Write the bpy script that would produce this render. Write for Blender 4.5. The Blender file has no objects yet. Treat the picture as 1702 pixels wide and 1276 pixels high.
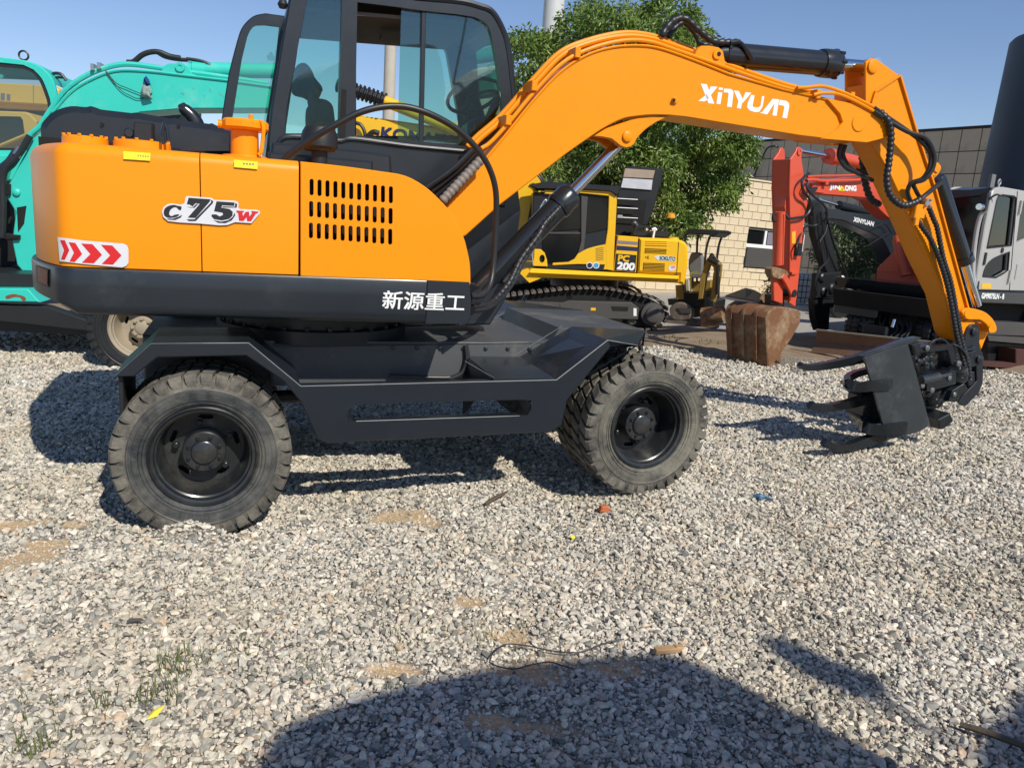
import bpy, bmesh, math, random
import numpy as np
from mathutils import Vector, Matrix
from mathutils.geometry import tessellate_polygon as _tess, delaunay_2d_cdt
R = math.radians
rnd = random.Random(7)
S = bpy.context.scene
COL = S.collection

# ------------------------------------------------------------------ camera
F_PX, PW, PH = 1278.0, 1702.0, 1276.0
PITCH, ROLL, CAM_H = R(12.0), R(3.7), 1.62
_fw = np.array([0, math.cos(PITCH), -math.sin(PITCH)])
_r0 = np.array([1.0, 0, 0]); _u0 = np.cross(_r0, _fw)
_rt = _r0*math.cos(ROLL)+_u0*math.sin(ROLL)
_up = -_r0*math.sin(ROLL)+_u0*math.cos(ROLL)
_cam = np.array([0, 0, CAM_H])
cd = bpy.data.cameras.new('camera'); cam = bpy.data.objects.new('camera', cd); COL.objects.link(cam)
cd.sensor_fit = 'HORIZONTAL'; cd.sensor_width = 36.0; cd.lens = F_PX/PW*36.0
cd.clip_start = 0.05; cd.clip_end = 6000
cam.matrix_world = Matrix(((_rt[0], _up[0], -_fw[0], 0), (_rt[1], _up[1], -_fw[1], 0), (_rt[2], _up[2], -_fw[2], CAM_H), (0, 0, 0, 1)))
S.camera = cam

# ------------------------------------------------------------------ sky, sun, exposure
SUN_DIR = Vector((0.64, -0.90, 1.0)).normalized()        # towards the sun
w = bpy.data.worlds.new('World'); S.world = w; w.use_nodes = True
nt = w.node_tree; nt.nodes.clear()
sky = nt.nodes.new('ShaderNodeTexSky'); sky.sky_type = 'NISHITA'; sky.sun_disc = False
sky.sun_elevation = math.asin(SUN_DIR.z); sky.sun_rotation = math.atan2(SUN_DIR.x, SUN_DIR.y)
sky.altitude = 50; sky.air_density = 1.0; sky.dust_density = 0.0; sky.ozone_density = 3.5
bg = nt.nodes.new('ShaderNodeBackground'); bg.inputs[1].default_value = 0.108
wo = nt.nodes.new('ShaderNodeOutputWorld')
tint = nt.nodes.new('ShaderNodeMix'); tint.data_type = 'RGBA'; tint.blend_type = 'MULTIPLY'; tint.inputs[0].default_value = 1
tint.inputs[7].default_value = (0.985, 0.95, 1.02, 1)            # the camera's white balance
nt.links.new(sky.outputs[0], tint.inputs[6]); nt.links.new(tint.outputs[2], bg.inputs[0]); nt.links.new(bg.outputs[0], wo.inputs[0])
sl = bpy.data.lights.new('sun', 'SUN'); sl.energy = 4.5; sl.angle = R(0.53); sl.color = (1.0, 0.95, 0.84)
so = bpy.data.objects.new('sun', sl); COL.objects.link(so); so.rotation_euler = SUN_DIR.to_track_quat('Z', 'Y').to_euler()
so.location = (6, -10, 14)
S.view_settings.view_transform = 'Standard'; S.view_settings.look = 'None'
S.view_settings.gamma = 1; S.view_settings.use_curve_mapping = False
S.view_settings.exposure = 0.06

# ------------------------------------------------------------------ geometry of the place
def ray(px, py): return _fw+_rt*(px-PW/2)/F_PX-_up*(py-PH/2)/F_PX
def ground_at(px, py, z=0.0):
    d = ray(px, py); return _cam+d*((z-CAM_H)/d[2])

class Frame:
    """a thing's own axes: x along it, y away from the viewer's side, z up"""
    def __init__(s, o, deg):
        s.o = np.array([o[0], o[1], 0.0]) if len(o) < 3 else np.array(o, float)
        s.a = R(deg)
        s.ex = np.array([math.cos(s.a), math.sin(s.a), 0]); s.ey = np.array([-math.sin(s.a), math.cos(s.a), 0])
    def P(s, px, py, y=0.0):
        d = ray(px, py); t = ((s.o-_cam)@s.ey+y)/(d@s.ey); q = _cam+d*t-s.o
        return (float(q@s.ex), y, float(q[2]))
    def L(s, pts, y=0.0):
        return [(p[0], p[2]) for p in (s.P(a, b, y) for a, b in pts)]
    def loc(s, wp):
        q = np.array(wp)-s.o; return (float(q@s.ex), float(q@s.ey), float(q[2]))
    def world(s, p): return s.o+s.ex*p[0]+s.ey*p[1]+np.array([0, 0, p[2]])

def spline(pts, n=6, closed=False):
    P = [np.array(p, float) for p in pts]; out = []; N = len(P)
    for i in range(N if closed else N-1):
        p0 = P[(i-1) % N] if closed or i > 0 else 2*P[0]-P[1]
        p1 = P[i]; p2 = P[(i+1) % N]
        p3 = P[(i+2) % N] if closed or i+2 < N else 2*P[-1]-P[-2]
        for k in range(n):
            t = k/n
            out.append(tuple(0.5*((2*p1)+(-p0+p2)*t+(2*p0-5*p1+4*p2-p3)*t*t+(-p0+3*p1-3*p2+p3)*t**3)))
    if not closed: out.append(tuple(P[-1]))
    return out

def _inside(q, poly):
    c = False; n = len(poly); x, y = q
    for i in range(n):
        a = poly[i]; b = poly[i-1]
        if (a[1] > y) != (b[1] > y) and x < (b[0]-a[0])*(y-a[1])/(b[1]-a[1])+a[0]: c = not c
    return c
def tessellate_polygon(polys):
    if len(polys) == 1: return _tess(polys)
    pts = []; ed = []
    for p in polys:
        o = len(pts); pts += [Vector((q[0], q[1])) for q in p]; ed += [(o+i, o+(i+1) % len(p)) for i in range(len(p))]
    v, e, f, ov, oe, of = delaunay_2d_cdt(pts, ed, [], 0, 1e-7)
    out = []; pl = [[(q[0], q[1]) for q in p] for p in polys]
    for t in f:
        c = ((v[t[0]][0]+v[t[1]][0]+v[t[2]][0])/3, (v[t[0]][1]+v[t[1]][1]+v[t[2]][1])/3)
        if _inside(c, pl[0]) and not any(_inside(c, h) for h in pl[1:]) and all(ov[i] for i in t): out.append(tuple(ov[i][0] for i in t))
    return out
def area2(p): return sum(p[i][0]*p[(i+1) % len(p)][1]-p[(i+1) % len(p)][0]*p[i][1] for i in range(len(p)))/2
def inset(p, b):
    n = len(p); out = []
    for i in range(n):
        a = np.array(p[i-1]); c = np.array(p[i]); d = np.array(p[(i+1) % n])
        e1 = c-a; e2 = d-c; l1 = np.linalg.norm(e1) or 1; l2 = np.linalg.norm(e2) or 1
        n1 = np.array([-e1[1], e1[0]])/l1; n2 = np.array([-e2[1], e2[0]])/l2
        m = n1+n2; k = m@m
        m = m*(2/k) if k > 0.6 else (n1+n2)*1.6
        bb = min(b, 0.45*min(l1, l2) if min(l1, l2) > 1e-6 else b) if k < 3.2 else b
        out.append(tuple(c+m*bb))
    return out

class MB:
    def __init__(s): s.v = []; s.f = []; s.m = []
    def add(s, v, f, m=0):
        o = len(s.v); s.v += [tuple(map(float, q)) for q in v]; s.f += [tuple(i+o for i in q) for q in f]; s.m += [m]*len(f); return s
    def box(s, x0, x1, y0, y1, z0, z1, m=0, b=0.0, map=None):
        mp = map or (lambda u, w_, d: (u, d, w_))
        return s.plate([(x0, z0), (x1, z0), (x1, z1), (x0, z1)], y0, y1, m, b=b, map=mp)
    def plate(s, pts, y0, y1, m=0, holes=(), b=0.0, map=None, mside=None):
        """outline in (u,w), front at depth y0, back at y1, chamfered by b"""
        mp = map or (lambda u, w_, d: (u, d, w_))
        p = list(pts)
        if area2(p) < 0: p = p[::-1]
        n = len(p); ip = inset(p, b) if b > 0 else p
        loops = [(ip, y0), (p, y0+b), (p, y1-b), (ip, y1)] if b > 0 else [(p, y0), (p, y1)]
        v = []; f = []
        for lp, d in loops: v += [mp(a, c, d) for a, c in lp]
        for k in range(len(loops)-1):
            for i in range(n):
                j = (i+1) % n; f.append((k*n+i, k*n+j, (k+1)*n+j, (k+1)*n+i))
        hs = [list(h) for h in holes]; hi = []
        for h in hs:
            a = len(v); v += [mp(q[0], q[1], y0) for q in h]; c = len(v); v += [mp(q[0], q[1], y1) for q in h]
            hi.append((a, c)); k = len(h)
            for i in range(k):
                j = (i+1) % k; f.append((a+i, c+i, c+j, a+j))
        fl = [Vector((q[0], q[1], 0)) for q in ip]; idx0 = list(range(n)); idx1 = [(len(loops)-1)*n+i for i in range(n)]
        polys = [fl]
        for h, (a, c) in zip(hs, hi):
            polys.append([Vector((q[0], q[1], 0)) for q in h]); idx0 += list(range(a, a+len(h))); idx1 += list(range(c, c+len(h)))
        for t in tessellate_polygon(polys):
            f.append(tuple(idx0[i] for i in t)); f.append(tuple(idx1[i] for i in reversed(t)))
        return s.add(v, f, m)
    def tube(s, pts, r, m=0, seg=8, sm=6, ribs=0.0, pitch=0.03, cap=True):
        P = spline(pts, sm) if sm > 1 and len(pts) > 2 else [tuple(map(float, p)) for p in pts]
        P = [np.array(p, float) for p in P]
        if ribs:
            L = [0]
            for a, c in zip(P, P[1:]): L.append(L[-1]+np.linalg.norm(c-a))
            k = max(4, int(L[-1]/pitch*4)); ts = np.linspace(0, L[-1], k)
            A = np.array(P); P = [np.array([np.interp(t, L, A[:, i]) for i in range(3)]) for t in ts]
            rr = [r+(ribs if i % 4 in (1, 2) else -ribs) for i in range(k)]
        else:
            rr = r if isinstance(r, (list, tuple)) else [r]*len(P)
            if len(rr) != len(P): rr = list(np.interp(np.linspace(0, 1, len(P)), np.linspace(0, 1, len(rr)), rr))
        v = []; f = []; t0 = P[1]-P[0]; t0 = t0/np.linalg.norm(t0)
        up = np.array([0, 0, 1.0]) if abs(t0[2]) < 0.9 else np.array([1.0, 0, 0])
        nrm = np.cross(t0, up); nrm /= np.linalg.norm(nrm)
        for i, p in enumerate(P):
            t = P[min(i+1, len(P)-1)]-P[max(i-1, 0)]; l = np.linalg.norm(t); t = t/l if l > 1e-9 else t0
            nrm = nrm-t*(nrm@t); nrm /= np.linalg.norm(nrm); bn = np.cross(t, nrm)
            for k in range(seg):
                a = 2*math.pi*k/seg; v.append(p+(nrm*math.cos(a)+bn*math.sin(a))*rr[i])
        for i in range(len(P)-1):
            for k in range(seg):
                j = (k+1) % seg; f.append((i*seg+k, i*seg+j, (i+1)*seg+j, (i+1)*seg+k))
        if cap: f.append(tuple(range(seg))[::-1]); f.append(tuple((len(P)-1)*seg+k for k in range(seg)))
        return s.add(v, f, m)
    def lathe(s, o, axis, prof, m=0, seg=24, caps=True):
        """profile of (distance along axis, radius)"""
        o = np.array(o, float); a = np.array(axis, float); a /= np.linalg.norm(a)
        u = np.array([0, 0, 1.0]) if abs(a[2]) < 0.9 else np.array([1.0, 0, 0])
        e1 = np.cross(a, u); e1 /= np.linalg.norm(e1); e2 = np.cross(a, e1)
        v = []; f = []; n = len(prof)
        for t, r in prof:
            for k in range(seg):
                q = 2*math.pi*k/seg; v.append(o+a*t+(e1*math.cos(q)+e2*math.sin(q))*max(r, 1e-5))
        for i in range(n-1):
            for k in range(seg):
                j = (k+1) % seg; f.append((i*seg+k, i*seg+j, (i+1)*seg+j, (i+1)*seg+k))
        if caps and prof[0][1] > 1e-4: f.append(tuple(range(seg))[::-1])
        if caps and prof[-1][1] > 1e-4: f.append(tuple((n-1)*seg+k for k in range(seg)))
        return s.add(v, f, m)
    def rod(s, p0, p1, r, m=0, seg=16, r1=None):
        d = np.array(p1, float)-np.array(p0, float); l = np.linalg.norm(d)
        return s.lathe(p0, d, [(0, r), (l, r if r1 is None else r1)], m, seg)
    def bar(s, pts, side, wd, th, m=0, sm=4):
        """flat bar: width wd along 'side', thickness th"""
        P = spline(pts, sm) if sm > 1 and len(pts) > 2 else pts
        P = [np.array(p, float) for p in P]; sd = np.array(side, float); sd /= np.linalg.norm(sd)
        v = []; f = []
        for i, p in enumerate(P):
            t = P[min(i+1, len(P)-1)]-P[max(i-1, 0)]; t /= np.linalg.norm(t)
            sx = sd-t*(sd@t); sx /= np.linalg.norm(sx); n = np.cross(t, sx)
            ww = wd[0]+(wd[1]-wd[0])*i/(len(P)-1) if isinstance(wd, tuple) else wd
            tt = th[0]+(th[1]-th[0])*i/(len(P)-1) if isinstance(th, tuple) else th
            for a, c in ((-1, -1), (1, -1), (1, 1), (-1, 1)): v.append(p+sx*a*ww/2+n*c*tt/2)
        for i in range(len(P)-1):
            for k in range(4):
                j = (k+1) % 4; f.append((i*4+k, i*4+j, (i+1)*4+j, (i+1)*4+k))
        f.append((0, 1, 2, 3)); e = (len(P)-1)*4; f.append((e+3, e+2, e+1, e))
        return s.add(v, f, m)
    def quad(s, pts, m=0): return s.add(pts, [tuple(range(len(pts)))], m)
    def slab(s, pts, dv, m=0):
        """any flat polygon thickened by the vector dv"""
        n = len(pts); dv = np.array(dv, float)
        v = [np.array(p, float) for p in pts]+[np.array(p, float)+dv for p in pts]
        f = [tuple(range(n)), tuple(range(2*n-1, n-1, -1))]+[(i, (i+1) % n, n+(i+1) % n, n+i) for i in range(n)]
        return s.add(v, f, m)
    def mesh(s, name, mats, ang=35, fix=True):
        me = bpy.data.meshes.new(name); me.from_pydata(s.v, [], s.f)
        for mt in (mats if isinstance(mats, (list, tuple)) else [mats]): me.materials.append(mt)
        me.polygons.foreach_set('material_index', s.m)
        if fix:
            bm = bmesh.new(); bm.from_mesh(me); bmesh.ops.recalc_face_normals(bm, faces=bm.faces); bm.to_mesh(me); bm.free()
        if ang:
            me.polygons.foreach_set('use_smooth', [True]*len(me.polygons)); me.set_sharp_from_angle(angle=R(ang))
        me.update(); return me
    def out(s, name, mats, parent=None, ang=35, fix=True, label=None):
        o = bpy.data.objects.new(name, s.mesh(name, mats, ang, fix)); COL.objects.link(o)
        if parent is not None: o.parent = parent
        if label: o['label'] = label
        return o

def tag(o, label=None, cat=None, group=None, kind=None):
    if label: o['label'] = label
    if cat: o['category'] = cat
    if group: o['group'] = group
    if kind: o['kind'] = kind
    return o
def thing(name, fr, label, cat, group=None):
    o = bpy.data.objects.new(name, None); COL.objects.link(o); o.empty_display_size = 0.2
    o.location = fr.o; o.rotation_euler = (0, 0, fr.a)
    return tag(o, label, cat, group)
def sub(name, parent, loc=(0, 0, 0), rz=0.0):
    o = bpy.data.objects.new(name, None); COL.objects.link(o); o.parent = parent; o.location = loc; o.rotation_euler = (0, 0, rz)
    o.empty_display_size = 0.1
    return o
def inst(name, me, parent, loc=(0, 0, 0), rot=(0, 0, 0), sc=None):
    o = bpy.data.objects.new(name, me); COL.objects.link(o); o.parent = parent; o.location = loc; o.rotation_euler = rot
    if sc is not None: o.scale = sc
    return o

# ------------------------------------------------------------------ materials
def mat(name, col, rough=0.5, metal=0.0, coat=0.0, vary=0.08, scale=6.0, bump=0.0, bscale=40.0, dirt=None, dirt_amt=0.0, spec=None):
    m = bpy.data.materials.new(name); m.use_nodes = True; n = m.node_tree.nodes; l = m.node_tree.links
    p = n['Principled BSDF']; p.inputs['Roughness'].default_value = rough; p.inputs['Metallic'].default_value = metal
    p.inputs['Coat Weight'].default_value = coat; p.inputs['Coat Roughness'].default_value = 0.12
    if spec is not None: p.inputs['Specular IOR Level'].default_value = spec
    tc = n.new('ShaderNodeTexCoord'); nz = n.new('ShaderNodeTexNoise'); nz.inputs['Scale'].default_value = scale
    nz.inputs['Detail'].default_value = 6; nz.inputs['Roughness'].default_value = 0.65
    l.new(tc.outputs['Object'], nz.inputs['Vector'])
    mx = n.new('ShaderNodeMix'); mx.data_type = 'RGBA'
    a = [max(0, c*(1-vary)) for c in col]; b_ = [min(1, c*(1+vary)) for c in col]
    mx.inputs[6].default_value = (*a, 1); mx.inputs[7].default_value = (*b_, 1)
    l.new(nz.outputs[0], mx.inputs[0]); src = mx.outputs[2]
    if dirt:
        n2 = n.new('ShaderNodeTexNoise'); n2.inputs['Scale'].default_value = scale*0.6; n2.inputs['Detail'].default_value = 9; n2.inputs['Roughness'].default_value = 0.75
        l.new(tc.outputs['Object'], n2.inputs['Vector'])
        rp = n.new('ShaderNodeMapRange'); rp.inputs[1].default_value = 0.62-0.3*dirt_amt; rp.inputs[2].default_value = 0.78-0.2*dirt_amt
        rp.inputs[4].default_value = min(1, 0.45+0.5*dirt_amt)
        l.new(n2.outputs[0], rp.inputs[0])
        m2 = n.new('ShaderNodeMix'); m2.data_type = 'RGBA'; m2.inputs[7].default_value = (*dirt, 1)
        l.new(rp.outputs[0], m2.inputs[0]); l.new(src, m2.inputs[6]); src = m2.outputs[2]
    l.new(src, p.inputs['Base Color'])
    rr = n.new('ShaderNodeMapRange'); rr.inputs[3].default_value = max(0.02, rough*0.8); rr.inputs[4].default_value = min(1, rough*1.25)
    l.new(nz.outputs[0], rr.inputs[0]); l.new(rr.outputs[0], p.inputs['Roughness'])
    if bump:
        n3 = n.new('ShaderNodeTexNoise'); n3.inputs['Scale'].default_value = bscale; n3.inputs['Detail'].default_value = 4
        l.new(tc.outputs['Object'], n3.inputs['Vector'])
        bp = n.new('ShaderNodeBump'); bp.inputs['Strength'].default_value = bump; bp.inputs['Distance'].default_value = 0.01
        l.new(n3.outputs[0], bp.inputs['Height']); l.new(bp.outputs[0], p.inputs['Normal'])
    return m
def glass(name, tint, refl=0.10):
    m = bpy.data.materials.new(name); m.use_nodes = True; n = m.node_tree.nodes; l = m.node_tree.links; n.clear()
    o = n.new('ShaderNodeOutputMaterial'); t = n.new('ShaderNodeBsdfTransparent'); t.inputs[0].default_value = (*tint, 1)
    g = n.new('ShaderNodeBsdfGlossy'); g.inputs['Roughness'].default_value = 0.02; g.inputs[0].default_value = (0.9, 0.95, 0.95, 1)
    f = n.new('ShaderNodeFresnel'); f.inputs[0].default_value = 1.45
    a = n.new('ShaderNodeMath'); a.operation = 'ADD'; a.inputs[1].default_value = refl
    mx = n.new('ShaderNodeMixShader'); l.new(f.outputs[0], a.inputs[0]); l.new(a.outputs[0], mx.inputs[0])
    l.new(t.outputs[0], mx.inputs[1]); l.new(g.outputs[0], mx.inputs[2]); l.new(mx.outputs[0], o.inputs[0])
    return m
DUST = (0.30, 0.25, 0.19)
M = dict(
    orange=mat('orange_paint', (0.86, 0.280, 0.003), 0.36, coat=0.05, spec=0.25, vary=0.025, scale=1.5, bump=0.03, bscale=9, dirt=(0.66, 0.225, 0.012), dirt_amt=0.2),
    dark=mat('charcoal_paint', (0.014, 0.018, 0.024), 0.33, coat=0.15, vary=0.12, scale=3, bump=0.04, bscale=18, dirt=(0.055, 0.06, 0.062), dirt_amt=0.2),
    darkdeck=mat('dusty_charcoal_paint', (0.066, 0.071, 0.077), 0.5, vary=0.15, scale=4, bump=0.06, bscale=30, dirt=(0.22, 0.20, 0.17), dirt_amt=0.35),
    black=mat('black_paint', (0.014, 0.015, 0.017), 0.42, vary=0.2, scale=5, bump=0.05),
    gloss=mat('gloss_black_paint', (0.016, 0.018, 0.021), 0.24, coat=0.3, vary=0.2, scale=8, bump=0.05, bscale=25),
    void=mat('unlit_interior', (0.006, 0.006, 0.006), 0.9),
    rubber=mat('tyre_rubber', (0.050, 0.046, 0.041), 0.8, vary=0.25, scale=9, bump=0.2, bscale=60, dirt=(0.225, 0.205, 0.165), dirt_amt=0.75),
    rubberclean=mat('tyre_sidewall', (0.026, 0.029, 0.033), 0.45, vary=0.25, scale=8, bump=0.06, bscale=40, dirt=(0.13, 0.125, 0.11), dirt_amt=0.8),
    grabblack=mat('grab_black_paint', (0.010, 0.013, 0.016), 0.26, coat=0.25, vary=0.3, scale=7, bump=0.12, bscale=14, dirt=(0.040, 0.047, 0.052), dirt_amt=0.3),
    grabshell=mat('scratched_lit_grab_plate', (0.030, 0.036, 0.041), 0.30, coat=0.3, vary=0.35, scale=5, bump=0.12, bscale=10, dirt=(0.105, 0.115, 0.12), dirt_amt=0.35),  # scratches, plus highlights put into a base lighter than the tines
    rubberdusty=mat('dusty_tyre_sidewall', (0.045, 0.046, 0.043), 0.6, vary=0.25, scale=6, bump=0.06, bscale=40, dirt=(0.235, 0.215, 0.165), dirt_amt=0.8),
    hose=mat('hose_rubber', (0.017, 0.018, 0.020), 0.42, vary=0.2, scale=20),
    steel=mat('bare_steel', (0.45, 0.45, 0.46), 0.32, metal=0.9, scale=20),
    chrome=mat('chrome_rod', (0.72, 0.74, 0.77), 0.10, metal=1.0, vary=0.03),
    white=mat('white_print', (0.80, 0.80, 0.79), 0.5, vary=0.03),
    offwhite=mat('silver_sticker', (0.66, 0.66, 0.70), 0.35, vary=0.06),
    red=mat('red_print', (0.62, 0.014, 0.018), 0.4, vary=0.05),
    ink=mat('black_print', (0.016, 0.017, 0.020), 0.4),
    yellowprint=mat('yellow_label', (0.86, 0.78, 0.03), 0.45, vary=0.05),
    teal=mat('teal_paint', (0.030, 0.54, 0.445), 0.42, coat=0.1, vary=0.06, scale=2.5, bump=0.04, bscale=12, dirt=(0.22, 0.62, 0.50), dirt_amt=0.25),
    rust=mat('rust', (0.20, 0.065, 0.03), 0.85, vary=0.3, scale=15, bump=0.2),
    yellow=mat('yellow_paint', (0.84, 0.475, 0.010), 0.36, coat=0.25, vary=0.03, scale=2, dirt=(0.70, 0.38, 0.05), dirt_amt=0.1),
    paleyellow=mat('faded_yellow_paint', (0.72, 0.47, 0.10), 0.5, vary=0.06),
    navy=mat('navy_print', (0.022, 0.022, 0.085), 0.4),
    ygrey=mat('grey_decal', (0.20, 0.19, 0.23), 0.4),
    redpaint=mat('red_paint', (0.62, 0.080, 0.032), 0.42, coat=0.15, vary=0.08, scale=3, dirt=(0.35, 0.06, 0.04), dirt_amt=0.18),
    muddy=mat('muddy_bucket_steel', (0.165, 0.072, 0.030), 0.75, vary=0.3, scale=5, bump=0.3, bscale=25, dirt=(0.45, 0.35, 0.22), dirt_amt=0.48),
    brown=mat('worn_brown_blade', (0.16, 0.085, 0.05), 0.6, vary=0.25, scale=5, bump=0.08, dirt=(0.25, 0.15, 0.09), dirt_amt=0.4),
    silver=mat('silver_grey_paint', (0.40, 0.39, 0.375), 0.35, coat=0.2, vary=0.04),
    olive=mat('muddy_yellow_paint', (0.26, 0.17, 0.03), 0.6, vary=0.3, scale=8, dirt=(0.10, 0.07, 0.03), dirt_amt=0.4),
    beige=mat('dusty_beige_rim', (0.34, 0.285, 0.21), 0.6, vary=0.15, scale=14, dirt=(0.25, 0.2, 0.14), dirt_amt=0.35),
    concrete=mat('concrete_pole', (0.47, 0.43, 0.36), 0.85, vary=0.15, scale=6, bump=0.1),
    whitepole=mat('pale_metal_pole', (0.55, 0.56, 0.55), 0.5, vary=0.06),
    tan=mat('tan_block', (0.66, 0.545, 0.375), 0.85, vary=0.10, scale=3, bump=0.12, bscale=30),
    mortar=mat('tan_mortar', (0.52, 0.42, 0.29), 0.95, vary=0.12),
    panel=mat('grey_cladding', (0.50, 0.405, 0.285), 0.75, vary=0.14, scale=1.4, bump=0.03, dirt=(0.14, 0.13, 0.115), dirt_amt=0.3),
    joint=mat('cladding_joint', (0.028, 0.024, 0.022), 0.9),
    tank=mat('blue_black_steel', (0.032, 0.046, 0.070), 0.55, vary=0.08, scale=1.0),
    frame=mat('white_window_frame', (0.78, 0.78, 0.77), 0.4, vary=0.03),
    darkglass=mat('dark_glass', (0.008, 0.009, 0.010), 0.08, vary=0.1, spec=0.25),
    board=mat('dark_board', (0.060, 0.056, 0.052), 0.7, vary=0.2, scale=3, dirt=(0.11, 0.10, 0.09), dirt_amt=0.25),
    seat=mat('grey_seat_fabric', (0.16, 0.165, 0.17), 0.85, vary=0.2, scale=12, bump=0.2),
    lining=mat('roof_lining', (0.15, 0.13, 0.11), 0.9, vary=0.1),
    amber=mat('amber_lens', (0.75, 0.33, 0.02), 0.25, vary=0.1),
    lamp=mat('tail_lamp_lens', (0.11, 0.018, 0.012), 0.25, vary=0.3, scale=30, dirt=(0.30, 0.16, 0.06), dirt_amt=0.2),
    wood=mat('weathered_wood', (0.42, 0.26, 0.13), 0.85, vary=0.3, scale=20, bump=0.2),
    brick=mat('brick_red', (0.50, 0.13, 0.05), 0.9, vary=0.2, scale=20),
    leafy=mat('yellow_leaf', (0.72, 0.55, 0.02), 0.6),
    blueplastic=mat('blue_plastic', (0.05, 0.13, 0.22), 0.4),
    bark=mat('bark', (0.10, 0.075, 0.05), 0.95, vary=0.3, scale=8, bump=0.5),
    galv=mat('galvanised_cage', (0.50, 0.51, 0.52), 0.4, metal=0.6),
    totewhite=mat('translucent_white_tank', (0.74, 0.75, 0.73), 0.5, vary=0.1),
    cloth=mat('grey_cloth', (0.26, 0.33, 0.31), 0.9, vary=0.3, scale=25),
    bluecloth=mat('blue_cloth', (0.015, 0.05, 0.24), 0.8, vary=0.3, scale=25),
    track=mat('dusty_track_steel', (0.12, 0.10, 0.085), 0.7, vary=0.3, scale=12, dirt=(0.30, 0.23, 0.18), dirt_amt=0.45),
    greypad=mat('insulation_pad', (0.36, 0.27, 0.20), 0.6, vary=0.2, scale=6),
    foil=mat('foil_sheet', (0.62, 0.62, 0.64), 0.4, metal=0.3, vary=0.2, scale=8),
    pink=mat('pink_print', (0.72, 0.25, 0.30), 0.5), sky=mat('blue_print', (0.05, 0.33, 0.62), 0.5), green=mat('dark_green_print', (0.02, 0.14, 0.12), 0.5),
    rimblack=mat('dusty_black_rim', (0.018, 0.020, 0.022), 0.3, coat=0.2, vary=0.2, scale=8, bump=0.05, bscale=25, dirt=(0.075, 0.07, 0.06), dirt_amt=0.45),
    worn_bright=mat('bright_worn_steel', (0.15, 0.155, 0.16), 0.4, metal=0.3, vary=0.6, scale=18),  # pale steel; on plate edges its tone also carries the highlight
    spiral=mat('grey_spiral_guard', (0.21, 0.19, 0.17), 0.6, vary=0.3, scale=25),
)
M['glass'] = glass('cab_glass', (0.66, 0.88, 0.78), 0.075)
M['glass3'] = glass('dark_cab_glass', (0.22, 0.25, 0.25), 0.03)
M['glass2'] = glass('far_cab_glass', (0.70, 0.74, 0.71), 0.03)

def leaf_mat(name, c0, c1):
    m = bpy.data.materials.new(name); m.use_nodes = True; n = m.node_tree.nodes; l = m.node_tree.links
    p = n['Principled BSDF']; p.inputs['Roughness'].default_value = 0.42
    g = n.new('ShaderNodeNewGeometry'); mx = n.new('ShaderNodeMix'); mx.data_type = 'RGBA'
    mx.inputs[6].default_value = (*c0, 1); mx.inputs[7].default_value = (*c1, 1)
    pn = n.new('ShaderNodeTexNoise'); pn.inputs['Scale'].default_value = 1.6; l.new(g.outputs['Position'], pn.inputs['Vector'])
    am = n.new('ShaderNodeMath'); am.operation = 'MULTIPLY_ADD'; am.inputs[1].default_value = 1.6; am.inputs[2].default_value = -.55; l.new(pn.outputs[0], am.inputs[0])
    ad = n.new('ShaderNodeMath'); ad.operation = 'MULTIPLY_ADD'; ad.use_clamp = True; ad.inputs[1].default_value = .6; l.new(g.outputs['Random Per Island'], ad.inputs[0]); l.new(am.outputs[0], ad.inputs[2]); l.new(ad.outputs[0], mx.inputs[0]); l.new(mx.outputs[2], p.inputs['Base Color'])
    tr = n.new('ShaderNodeBsdfTranslucent'); l.new(mx.outputs[2], tr.inputs[0])
    ms = n.new('ShaderNodeMixShader'); ms.inputs[0].default_value = 0.28
    o = n['Material Output']; l.new(p.outputs[0], ms.inputs[1]); l.new(tr.outputs[0], ms.inputs[2]); l.new(ms.outputs[0], o.inputs[0])
    return m
M['leaf'] = leaf_mat('tree_leaf', (0.050, 0.115, 0.016), (0.25, 0.34, 0.065))
M['shrubleaf'] = leaf_mat('shrub_leaf', (0.045, 0.075, 0.022), (0.15, 0.19, 0.08))
M['grass'] = leaf_mat('grass_blade', (0.05, 0.10, 0.015), (0.20, 0.22, 0.06))

# ------------------------------------------------------------------ lettering
def text_mesh(s):
    cu = bpy.data.curves.new('lettering', 'FONT'); cu.body = s; cu.size = 1; cu.resolution_u = 3
    o = bpy.data.objects.new('lettering', cu); COL.objects.link(o)
    dg = bpy.context.evaluated_depsgraph_get(); me = bpy.data.meshes.new_from_object(o.evaluated_get(dg))
    bpy.data.objects.remove(o); bpy.data.curves.remove(cu)
    V = np.array([v.co[:] for v in me.vertices]); Fc = [tuple(p.vertices) for p in me.polygons]; bpy.data.meshes.remove(me)
    lo = V.min(0); hi = V.max(0); V = (V-lo)/np.where(hi-lo > 1e-6, hi-lo, 1)
    return V, Fc
def letters(name, s, fr, y, bl, br, tl, m, parent, bold=0.0, depth=0.0):
    """flat print between three photographed corners (bottom left, bottom right, top left) of a plane at depth y"""
    V, Fc = text_mesh(s); a, b_, c = (np.array(fr.P(*q, y)) for q in (bl, br, tl))
    mb = MB()
    offs = [(0, 0)] if not bold else [(0, 0), (bold, 0), (0, bold), (bold, bold), (bold/2, bold/2)]
    for k, (ox, oz) in enumerate(offs):
        W = [a+(b_-a)*q[0]+(c-a)*q[1]+np.array([ox, -depth-k*0.0004, oz]) for q in V]
        mb.add(W, Fc)
    return mb.out(name, m, parent, ang=0, fix=False)
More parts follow.
